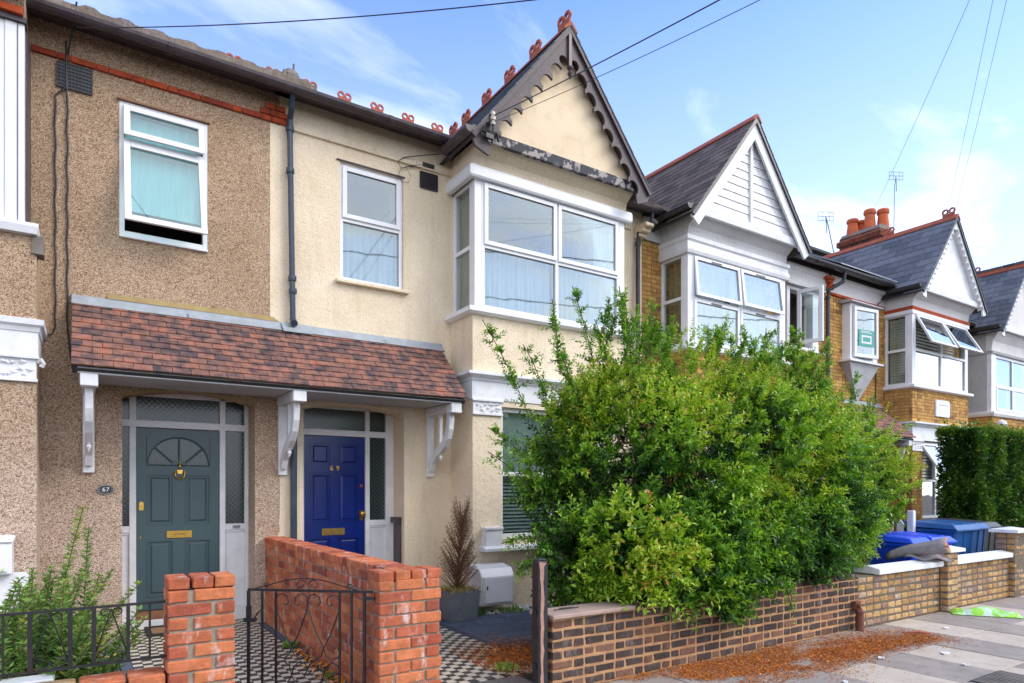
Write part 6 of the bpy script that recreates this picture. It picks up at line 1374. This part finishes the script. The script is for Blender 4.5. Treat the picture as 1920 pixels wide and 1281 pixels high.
# clumping: drop shoots where a slow noise is low so that gaps open up
from mathutils import noise as mnoise
nz = np.array([mnoise.noise(Vector(x) * 2.1) for x in p]); kp = nz > rng.uniform(-.52, .02, len(p)) + .16 * (p[:, 2] > 2.4) * (p[:, 0] < 6.0); p, u, nz = p[kp], u[kp], nz[kp]
d = unit(u * .8 + np.array([0, -.12, .45]) + rng.normal(0, .30, p.shape)); S = len(p)
big = np.array([mnoise.noise(Vector(x) * .9 + Vector((5, 2, 9))) for x in p])
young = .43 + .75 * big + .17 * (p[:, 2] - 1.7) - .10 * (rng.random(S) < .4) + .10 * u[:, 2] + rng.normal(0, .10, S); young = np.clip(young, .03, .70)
young[rng.random(S) < .012] += .25
(pp, dd, LL, tn), PT = shoot_leaves(p - d * .12, d, rng.uniform(.11, .32, S), 8, .064, young)
near = (pp[:, 1] < 4.75) & (pp[:, 2] < 1.5); LL = LL * np.clip(1.22 - .17 * (pp[:, 2] - 1.0), .84, 1.25)
cols = [(pp, dd, LL, tn)]
pi_, ui, _ = sample_ell(3300, .45, .78); di = unit(ui * .5 + rng.normal(0, .6, ui.shape) + np.array([0, 0, .4])); (p2, d2, L2, t2), _ = shoot_leaves(pi_, di, rng.uniform(.2, .4, len(pi_)), 9, .055, np.full(len(pi_), .05)); cols.append((p2, d2, L2, t2 * .5))  # inner leaves: shade inside the shrub put into their dark tint
SPR = [((3.60, 5.2, 2.30), (3.07, 5.2, 3.17)), ((3.80, 5.2, 2.50), (3.52, 5.2, 3.0)), ((3.97, 5.2, 2.75), (3.87, 5.2, 3.49)), ((4.42, 5.2, 2.85), (4.12, 5.2, 3.66)), ((4.45, 5.2, 2.92), (4.63, 5.2, 3.62)), ((4.60, 5.3, 3.0), (4.74, 5.2, 3.47)), ((5.13, 5.2, 3.1), (5.26, 5.2, 3.72)), ((5.45, 5.2, 3.05), (5.57, 5.2, 3.53)),
       ((7.15, 5.2, 2.9), (7.25, 5.2, 3.66)), ((7.05, 5.2, 2.9), (7.0, 5.2, 3.5)), ((7.85, 5.2, 2.95), (7.97, 5.2, 3.73)), ((7.9, 5.2, 2.9), (7.75, 5.2, 3.45)), ((8.7, 5.2, 2.4), (8.91, 5.2, 3.0)), ((9.7, 5.2, 2.1), (9.82, 5.2, 2.9)), ((9.9, 5.2, 1.9), (10.1, 5.2, 2.6)), ((3.65, 5.2, 1.80), (3.07, 5.1, 2.17)), ((3.7, 5.2, 1.5), (3.07, 5.1, 1.95)), ((3.75, 5.0, 1.1), (3.15, 5.0, 1.12)), ((3.7, 4.9, .95), (3.25, 4.9, .85)),
       ((4.0, 5.0, 2.4), (3.75, 4.9, 2.9)), ((6.1, 5.2, 3.0), (6.25, 5.2, 3.4)), ((5.9, 4.2, 1.0), (6.0, 3.98, .35)), ((5.1, 4.2, .8), (5.15, 4.0, .33)), ((4.6, 4.15, .8), (4.55, 4.02, .42))]
for _k in range(46):
    _e = ELL[rng.integers(0, 8)]; _u = unit(np.array([rng.normal(0, .5), rng.normal(-.2, .4), 1.0])); _p = _e[:3] + _u * _e[3:] * .93; _v = unit(_u + np.array([rng.normal(-.1, .35), rng.normal(0, .2), .7])) * rng.uniform(.3, .62); SPR.append((tuple(_p), tuple(_p + _v)))
sprig_paths = []
for a, b in SPR:
    a, b = np.array(a), np.array(b); v = b - a; Lv = np.linalg.norm(v); v = v / Lv; n = int(Lv / .028); bend = np.array([0, 0, .05])
    ts = np.linspace(0, 1, n)[:, None]; path = a + v * Lv * ts + bend * np.sin(ts * 3.14) ; sprig_paths.append(path)
    m = int(16 * Lv / .8) + 4; idx = rng.integers(0, int(n * .85), m); bp = path[idx]; bd = unit(v + rng.normal(0, .5, (m, 3))); bl = rng.uniform(.10, .24, m) * (1.1 - idx / n * .6)
    (q1_, q2_, q3_, q4_), _ = shoot_leaves(bp, bd, bl, 7, .048, np.full(m, .34) + rng.normal(0, .08, m)); cols.append((q1_, q2_, q3_, q4_))
    (q1_, q2_, q3_, q4_), _ = shoot_leaves(a[None], v[None], np.array([Lv]), n, .045, np.array([.36])); cols.append((q1_, q2_, q3_, q4_))
pp, dd, LL, tn = [np.concatenate(x) for x in zip(*cols)]
leaf_cloud('foliage', sh, pp, dd, LL, LL * rng.uniform(.40, .54, len(LL)), tn, M_['privet'], kind='stuff')
mb = MB()
for k in range(60):
    x = rng.uniform(4.2, 9.0); a = Vector((x, rng.uniform(4.9, 5.3), 0)); b = Vector((min(max(x + rng.normal(0, .6), 4.3), 9.2), rng.uniform(4.7, 5.9), rng.uniform(1.4, 2.5))); m1 = a.lerp(b, .4) + Vector((rng.normal(0, .12), rng.normal(0, .12), 0)); m2 = a.lerp(b, .75) + Vector((rng.normal(0, .1), rng.normal(0, .1), 0)); mb.tube([a, m1, m2, b], [.03, .022, .014, .006], 5)
for pth in sprig_paths: mb.tube([tuple(x) for x in pth[::5]] + [tuple(pth[-1])], .005, 4)
mb.build('branches', M_['bark'], sh)
twigs('twigs', PT, .0022, M_['bark'], sh, 3)
# brown dying branch hanging in front of the ground floor window
c_ = []
for k in range(26):
    a = np.array([4.05 + rng.normal(0, .05), 5.0, 1.75 - k * .035]); c_.append(a)
c_ = np.array(c_); (a1, a2, a3, a4), _ = shoot_leaves(c_, unit(rng.normal(0, .5, c_.shape) + np.array([0, -.2, -.6])), rng.uniform(.08, .16, 26), 6, .04, np.full(26, .6)); leaf_cloud('dry_spray', sh, a1, a2, a3, a3 * .35, a4, M_['privet'], kind='stuff')

# clipped hedge
hg = thing('hedge', 'tall clipped dark green hedge behind the yellow pier', 'hedge', (14.2, 5.9, 0))
n = 52000; face = rng.choice(3, n, p=(.62, .12, .26)); q = np.zeros((n, 3)); nrm = np.zeros((n, 3)); hx0, hx1, hy0, hy1, hz = 13.2, 18.4, 5.2, 5.85, 2.68
a, b = rng.random(n), rng.random(n)
m = face == 0; q[m] = np.stack([hx0 + (hx1 - hx0) * a[m] ** 1.3, np.full(m.sum(), hy0), hz * b[m]], 1); nrm[m] = (0, -1, 0)
m = face == 1; q[m] = np.stack([np.full(m.sum(), hx0), hy0 + (hy1 - hy0) * a[m], hz * b[m]], 1); nrm[m] = (-1, 0, 0)
m = face == 2; q[m] = np.stack([hx0 + (hx1 - hx0) * a[m] ** 1.3, hy0 + (hy1 - hy0) * b[m], np.full(m.sum(), hz)], 1); nrm[m] = (0, 0, 1)
bump = np.array([mnoise.noise(Vector(x) * 2.3) + .5 * mnoise.noise(Vector(x) * 6) for x in q]); q += nrm * (bump * .10)[:, None] - nrm * rng.uniform(0, .22, (n, 1)) ** 1.4
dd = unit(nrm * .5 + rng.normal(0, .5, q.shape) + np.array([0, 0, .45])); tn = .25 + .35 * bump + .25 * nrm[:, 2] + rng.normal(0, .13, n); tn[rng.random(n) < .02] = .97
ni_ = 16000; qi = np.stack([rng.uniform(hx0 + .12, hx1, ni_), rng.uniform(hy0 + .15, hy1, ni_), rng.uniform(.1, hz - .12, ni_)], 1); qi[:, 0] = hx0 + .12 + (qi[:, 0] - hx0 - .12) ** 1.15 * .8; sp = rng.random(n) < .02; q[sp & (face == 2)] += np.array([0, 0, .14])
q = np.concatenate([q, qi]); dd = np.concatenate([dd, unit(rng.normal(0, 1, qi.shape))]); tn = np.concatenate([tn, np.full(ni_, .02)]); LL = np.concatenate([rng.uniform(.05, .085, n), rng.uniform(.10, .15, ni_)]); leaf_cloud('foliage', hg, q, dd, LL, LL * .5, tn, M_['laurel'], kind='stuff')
c_ = np.array([(hx0 + .3 + .5 * k + rng.normal(0, .1), 5.3 + rng.uniform(0, .4), hz - .05) for k in range(9)]); (a1, a2, a3, a4), _ = shoot_leaves(np.repeat(c_, 5, 0), unit(rng.normal(0, .35, (45, 3)) + np.array([0, 0, 1])), rng.uniform(.12, .34, 45), 7, .07, np.full(45, .45)); leaf_cloud('top_shoots', hg, a1, a2, a3, a3 * .42, a4, M_['laurel'], kind='stuff')
mb = MB()
for k in range(14): x = hx0 + .35 + k * .35; mb.tube([(x, 5.55, 0), (x + .05, 5.5, 1.2), (x - .05, 5.55, 2.3)], [.035, .025, .01], 6)
mb.build('stems', M_['bark'], hg)

# feathery plant behind the railing
fp = thing('bushy_plant', 'tall feathery green plant behind the black railing at lower left', 'plant', (-.2, 5.2, 0))
cols = []; mb = MB()
for k in range(150):
    x = rng.uniform(-.75, .08); y = rng.uniform(4.75, 5.7); H = rng.uniform(.55, 1.02) * (1.0 if x < -.1 else .8)
    if k in (3, 9): x, y, H = (-.22, 5.5, 1.42) if k == 3 else (-.02, 5.5, 1.26)
    n = int(H / .026); lean = rng.normal(0, .16, 2) + np.array([.07, 0]); ts = np.linspace(0, 1, n)[:, None]; path = np.array([x, y, .05]) + np.concatenate([lean[0] * ts ** 1.6, lean[1] * ts ** 1.6, H * ts], 1)
    mb.tube([tuple(v_) for v_ in path[::6]] + [tuple(path[-1])], .0035, 4)
    rep_ = 8; P2 = np.repeat(path, rep_, 0); T2 = np.repeat(ts, rep_, 0)[:, 0]; an = rng.uniform(0, 6.283, len(P2)); el = rng.uniform(.15, .9, len(P2)); dr = np.stack([np.cos(an) * np.cos(el), np.sin(an) * np.cos(el), np.sin(el)], 1)
    cols.append((P2, dr, (.085 - .045 * T2) * rng.uniform(.7, 1.3, len(P2)), .22 + .45 * T2 ** 1.5 + rng.normal(0, .1, len(P2)) + rng.normal(0, .08)))
pp, dd, LL, tn = [np.concatenate(x) for x in zip(*cols)]; ki = (pp[:, 2] < .5) & (rng.random(len(pp)) < .12); tn[ki] = .97
leaf_cloud('foliage', fp, pp, dd, LL, LL * .20 + .003, tn, M_['herb'], kind='stuff'); mb.build('stems', M_['bark'], fp)
# dead conifer in the planter
dc = thing('dead_conifer', 'dead brown wispy conifer standing in the grey planter', 'dead plant', (3.78, 7.0, .38))
cols = []; mb = MB(); mb.tube([(3.78, 7.0, .36), (3.80, 7.0, .8), (3.86, 7.02, 1.30)], [.015, .010, .004], 5)
for k in range(240):
    z = .38 + .85 * rng.random() ** 1.25; an = rng.uniform(0, 6.28); rr_ = .20 * (1 - (z - .38) / 1.05) + .04; b = np.array([3.78 + .08 * (z - .38), 7.0, z]); v = np.array([math.cos(an) * rr_, math.sin(an) * rr_, rng.uniform(.12, .30)]); n = 9; ts = np.linspace(0, 1, n)[:, None]; path = b + v * ts + np.array([0, 0, .05]) * ts ** 2
    mb.tube([tuple(path[0]), tuple(path[4]), tuple(path[-1])], [.003, .002, .001], 3, cap=False)
    P2 = np.repeat(path, 5, 0); cols.append((P2, unit(unit(v)[None] + rng.normal(0, .55, (len(P2), 3))), rng.uniform(.015, .045, len(P2)), rng.uniform(.0, .75, len(P2))))
n = 500; an = rng.uniform(0, 6.28, n); P2 = np.stack([3.775 + rng.uniform(-.19, .2, n), 6.99 + rng.uniform(-.2, .19, n), np.full(n, .39)], 1); cols.append((P2, unit(np.stack([np.cos(an), np.sin(an), rng.uniform(-.4, 1.2, n)], 1)), rng.uniform(.04, .11, n), rng.uniform(.85, 1, n)))
pp, dd, LL, tn = [np.concatenate(x) for x in zip(*cols)]; leaf_cloud('needles', dc, pp, dd, LL, LL * .08 + .0015, tn, M_['deadtwig'], kind='stuff'); mb.build('branches', M_['bark'], dc)
# bare twiggy shrub in front of the last ground floor window
bt = thing('bare_shrub', 'small twiggy shrub between the picket fence and the hedge', 'shrub', (12.7, 6.3, 0)); mb = MB(); cols = []
for k in range(26):
    an = rng.uniform(0, 6.28); tip = Vector((12.6 + .35 * math.cos(an), 6.5 + .3 * math.sin(an), rng.uniform(.9, 1.45))); mb.tube([(12.6, 6.5, 0), Vector((12.6, 6.5, .5)).lerp(tip, .4), tip], [.008, .006, .002], 4)
mb.build('branches', M_['bark'], bt)

# ------------------------------------------------------------------ litter, pebbles, weeds
def scatter(name, label, cat, n, fn, L, w, tint, mat, flat=.25):
    P = fn(n); an = rng.uniform(0, 6.283, len(P)); dr = unit(np.stack([np.cos(an), np.sin(an), rng.normal(0, flat, len(P))], 1)); LL = rng.uniform(*L, len(P))
    o = leaf_cloud(name, None, P, dr, LL, np.maximum(LL * w, .0025), tint(len(P)), mat, kind='stuff'); o['label'] = label; o['category'] = cat; return o
def on_pave(n):
    x = rng.uniform(3.1, 8.3, n); y = rng.uniform(2.75, 4.155, n); nz = np.array([mnoise.noise(Vector((a * 1.1, b * 2.4, 0))) + .5 * mnoise.noise(Vector((a * 4, b * 6, 3))) for a, b in zip(x, y)])
    c = 3.78 - .06 * (x - 5) ; dens = np.exp(-((y - c + .03) / (.27 + .10 * np.clip(6.5 - x, 0, 2.5))) ** 2) * np.clip((8.0 - x) / 1.0, 0, 1) * np.clip((x - 3.3) / 1.2, .25, 1); k = rng.random(n) < np.clip(dens * (1.0 + 2.2 * nz), 0, 1)
    return np.stack([x, y, np.full(n, .004) + rng.uniform(0, .012, n)], 1)[k]
scatter('fallen_needles', 'drift of rusty orange fallen blossom and needles on the pavement along the wall', 'litter', 120000, on_pave, (.007, .030), .34, lambda n: rng.beta(2.2, 2.6, n), M_['litter'])
def on_path(n):
    x = rng.normal(3.42, .30, n); y = rng.normal(5.05, .30, n); k = (x < 4.4) & (x > 2.9) & (y > 4.42); return np.stack([x, y, .058 + rng.uniform(0, .012, n)], 1)[k]
scatter('fallen_needles', 'patch of orange litter where the tiled path meets the slate paving', 'litter', 7000, on_path, (.012, .035), .35, lambda n: rng.beta(2.0, 2.6, n), M_['litter'])
def by_wall(n):
    y = rng.uniform(4.5, 6.4, n); x = 1.74 - np.abs(rng.normal(0, .05, n)); return np.stack([x, y, .056 + rng.uniform(0, .02, n)], 1)
scatter('dry_leaves', 'dry leaves gathered at the foot of the dividing wall', 'litter', 260, by_wall, (.03, .07), .5, lambda n: rng.uniform(.4, 1, n), M_['litter'], .6)
def tuft(cx, cy, cz, n, r, L, label, mat=None, tint=(.3, .9), cat='weed', name='weed'):
    P = np.stack([cx + rng.normal(0, r, n), cy + rng.normal(0, r, n), np.full(n, cz)], 1); dr = unit(rng.normal(0, .5, (n, 3)) + np.array([0, 0, .8])); LL = rng.uniform(L * .5, L, n)
    o = leaf_cloud(name, None, P, dr, LL, LL * .35, rng.uniform(*tint, n), mat or M_['herb'], kind='stuff'); tag(o, label, cat)
tuft(1.70, 6.6, .05, 60, .03, .10, 'small green weed growing from the foot of the dividing wall'); tuft(1.69, 5.35, .05, 50, .03, .08, 'tiny green weed at the wall foot seen through the gate scrolls')
tuft(1.66, 4.75, .05, 90, .04, .12, 'yellowing weed beside the gate hinge', tint=(.75, 1)); tuft(3.05, 4.75, .05, 80, .04, .10, 'yellow green weed behind the timber gate post', tint=(.7, 1))
tuft(4.1, 7.12, .05, 160, .06, .09, 'low green weeds in the white pebbles left of the meter box', tint=(.1, .5)); tuft(4.6, 7.05, .05, 160, .10, .07, 'moss and weeds in the pebbles under the meter box', tint=(.3, .8))
tuft(.22, 4.9, .04, 110, .10, .08, 'yellow green weeds on the concrete by the tiled path', tint=(.7, 1)); tuft(.02, 4.75, .04, 110, .04, .08, 'yellow weeds behind the low wall', tint=(.75, 1))
mb = MB(); rr = random.Random(9)
for k in range(900):
    x, y = rr.uniform(3.99, 5.9), rr.uniform(7.03, 7.42); s = rr.uniform(.010, .022); z = .03 + rr.uniform(0, .02); a = rr.uniform(0, 6.28)
    q = [(x + s * math.cos(a + t), y + s * .8 * math.sin(a + t), z) for t in (0, 1.57, 3.14, 4.71)] ; mb.add(q + [(x, y, z + s * .7), (x, y, z - s * .6)], [(0, 1, 4), (1, 2, 4), (2, 3, 4), (3, 0, 4), (1, 0, 5), (2, 1, 5), (3, 2, 5), (0, 3, 5)])
o = mb.build('pebbles', M_['pebblew'], None, kind='stuff'); o['label'] = 'strip of white pebbles along the foot of the bay'; o['category'] = 'pebbles'
for i, (x, y, s, l) in enumerate(((6.35, 3.30, .05, 'scrap of white paper on the slab joint'), (7.05, 3.05, .07, 'crumpled white scrap on a dark slab'), (5.3, 3.05, .04, 'pale chip of litter near the orange drift'), (6.75, 2.75, .05, 'thin white scrap near the pale slab'), (8.35, 3.6, .05, 'torn wrapper on the pavement before the pier'))):
    mb = MB(); n = 7; q = [(x + s * rr.uniform(.6, 1) * math.cos(6.28 * k / n), y + s * .6 * rr.uniform(.6, 1) * math.sin(6.28 * k / n), .004) for k in range(n)]; mb.add(q + [(a, b, c + .006 + rr.uniform(0, .012)) for a, b, c in q], [tuple(range(n))[::-1], tuple(range(n, 2 * n))] + [(k, (k + 1) % n, (k + 1) % n + n, k + n) for k in range(n)]); tag(mb.build('paper_scrap', M_['rubbish']), l, 'litter')
mb = MB(); mb.tube([(7.62, 3.72, .02), (7.75, 3.62, .03), (7.86, 3.55, .015)], [.01, .016, .012], 6); tag(mb.build('brick_splinter', M_['terracotta']), 'orange splinter of tile lying on the pavement', 'litter')
mb = MB(); mb.tube([(3.3, 4.75, .07), (3.5, 4.85, .09), (3.62, 5.0, .12)], .006, 4); mb.tube([(3.5, 4.85, .09), (3.6, 4.82, .10)], .004, 4); tag(mb.build('fallen_twig', M_['bark']), 'thin brown twig lying in the orange litter behind the post', 'twig')
mb = MB(); mb.tube([(3.2, 4.28, .625), (3.34, 4.25, .63), (3.45, 4.27, .628)], .005, 5); mb.tube([(3.3, 4.34, .62), (3.42, 4.30, .625)], .004, 5); tag(mb.build('twig', M_['iron']), 'black twigs resting on the pinkish cap stone', 'twig')
# metal drain grating in the pavement, near corner
dg = thing('drain_cover', 'dark ribbed cover set in the pavement at the bottom edge', 'drain cover', (6.45, 2.42, 0)); mb = MB(); mb.box(6.2, 2.2, .001, 6.8, 2.50, .006); mb.build('plate', M_['rubber'], dg)
for k in range(11): mb = MB(); mb.box(6.23 + k * .052, 2.22, .006, 6.255 + k * .052, 2.48, .012); mb.build('rib', M_['concrete'], dg)

# ------------------------------------------------------------------ aerials and cables
def aerial(base, top, lean_top, label):
    t = thing('tv_aerial', label, 'aerial', base); b, tp, l = Vector(base), Vector(top), Vector(lean_top); mb = MB(); mb.tube([b, tp, l], .014, 5); mb.build('mast', M_['alum'], t)
    dirv = Vector((1.0, -.55, 0)).normalized(); up = Vector((0, 0, 1)); mb = MB()
    for s in (-.12, .0, .12): mb.tube([l + up * s - dirv * .22, l + up * s + dirv * .22], .008, 4)
    for s in (-.22, -.08, .1, .22): mb.tube([l + dirv * s + up * -.12, l + dirv * s + up * .12], .007, 4)
    mb.tube([l, l + Vector((.22, .1, -.38))], .012, 5); mb.build('dipole_array', M_['alum'], t); return t
aerial((17.6, 10.4, 8.0), (17.25, 10.4, 8.9), (17.12, 10.4, 9.15), 'short leaning television aerial left of the chimney stack')
aerial((20.70, 10.4, 8.0), (20.78, 10.4, 10.9), (20.87, 10.4, 11.25), 'tall television aerial on a straight mast right of the chimney')
def cable(label, pts, r=.006, mat=None, name='overhead_cable', grp=None):
    mb = MB(); mb.tube(pts, r, 5); return tag(mb.build(name, mat or M_['cable']), label, 'cable', grp)
def sag(a, b, s, n=24): a, b = Vector(a), Vector(b); return [tuple(a.lerp(b, k / n) - Vector((0, 0, s * 4 * (k / n) * (1 - k / n)))) for k in range(n + 1)]
def ext(a, b, k): a, b = Vector(a), Vector(b); return tuple(a + (b - a) * k)
cable('thin sagging cable from the pebbledash eaves across the sky', sag((-.065, 7.64, 6.09), ext((-.065, 7.64, 6.09), (2.875, 4.0, 5.36), 1.3), .10), .005)
cable('black cable rising from the gable insulator to the top of the picture', sag((4.33, 7.06, 6.33), ext((4.33, 7.06, 6.33), (4.201, 3.5, 5.511), 1.5), .03), .006)
cable('fainter lower cable from the gable insulator past the finial', sag((4.36, 7.06, 6.27), ext((4.36, 7.06, 6.27), (4.55, 3.5, 5.632), 1.5), .06), .0035)
cable('faint grey cable dropping steeply to the chimney pots', sag((18.9, 10.2, 9.35), ext((18.9, 10.2, 9.35), (8.556, 3.5, 7.23), 1.25), .12), .0035, M_['wiregrey'])
cable('faint pale cable to the slate gable, left of the close pair', sag((16.95, 7.3, 8.1), ext((16.95, 7.3, 8.1), (9.29, 3.5, 7.594), 1.25), .1), .003, M_['wiregrey'])
cable('faint pale cable to the slate gable, right of the close pair', sag((17.3, 7.3, 8.13), ext((17.3, 7.3, 8.13), (9.675, 3.5, 7.75), 1.25), .1), .003, M_['wiregrey'])
cable('looped black cable dangling by the sash window of the cream house', [(4.32, 7.10, 6.30), (4.0, 7.86, 6.10), (3.72, 7.96, 6.04), (3.52, 8.0, 5.98), (3.44, 8.0, 5.90), (3.50, 8.02, 5.84), (3.62, 8.02, 5.90), (3.80, 8.02, 5.97)], .006, name='wall_cable')
cable('thin loop of cable hanging beside the black splice box', [(3.5, 8.02, 5.85), (3.46, 8.02, 5.75), (3.50, 8.02, 5.66), (3.60, 8.02, 5.68), (3.63, 8.02, 5.78), (3.56, 8.02, 5.88), (3.97, 8.02, 5.97), (4.22, 8.02, 5.93)], .004, name='wall_cable')
wob = lambda x, z0, z1, n: [(x + .006 * math.sin(k * 1.7), 8.035, z0 + (z1 - z0) * k / n) for k in range(n + 1)]
cable('black cable down the pebbledash, the left one of two, bending to the bay', [(-.15, 8.03, 6.15), (-.15, 8.02, 5.93)] + [(-.15, 8.02, 5.68)] + wob(-.24, 5.58, 3.25, 22) + [(-.27, 8.03, 3.17), (-.33, 8.0, 3.14)], .009, name='wall_cable')
cable('black cable down the pebbledash, the right one of two, to the canopy end', [(-.06, 7.70, 6.38), (-.10, 7.9, 6.2), (-.14, 8.03, 6.0), (-.145, 8.02, 5.6)] + wob(-.14, 5.55, 3.3, 22) + [(-.12, 8.03, 3.0), (-.09, 8.0, 2.8)], .009, name='wall_cable')
cable('dark cable down the corner of the slate house bay', [(15.4, 8.0, 5.95), (15.28, 8.0, 5.9), (15.2, 8.02, 5.6), (15.2, 8.02, 3.3)], .012, name='wall_cable')
# cables strung along the street behind the camera; the panes reflect them
for k, (y, z) in enumerate(((-2.5, 6.3), (-2.7, 7.0), (-1.6, 6.6), (-3.4, 7.9))): cable('black cable strung along the street, reflected in the upper panes', sag((-14, y - .4 * k, z), (26, y + 1.1 * k, z + .8 * k), .6), .02, grp='cables strung along the street')

# the last house stands a little lower down the street
h75.location.z -= .34
for o in COL.objects:
    if o.parent is None and o.get('label') in ('white roller blind half drawn in the bay window of the farthest house', 'cream shutter in the narrow window between the last two bays'): o.location.z -= .34
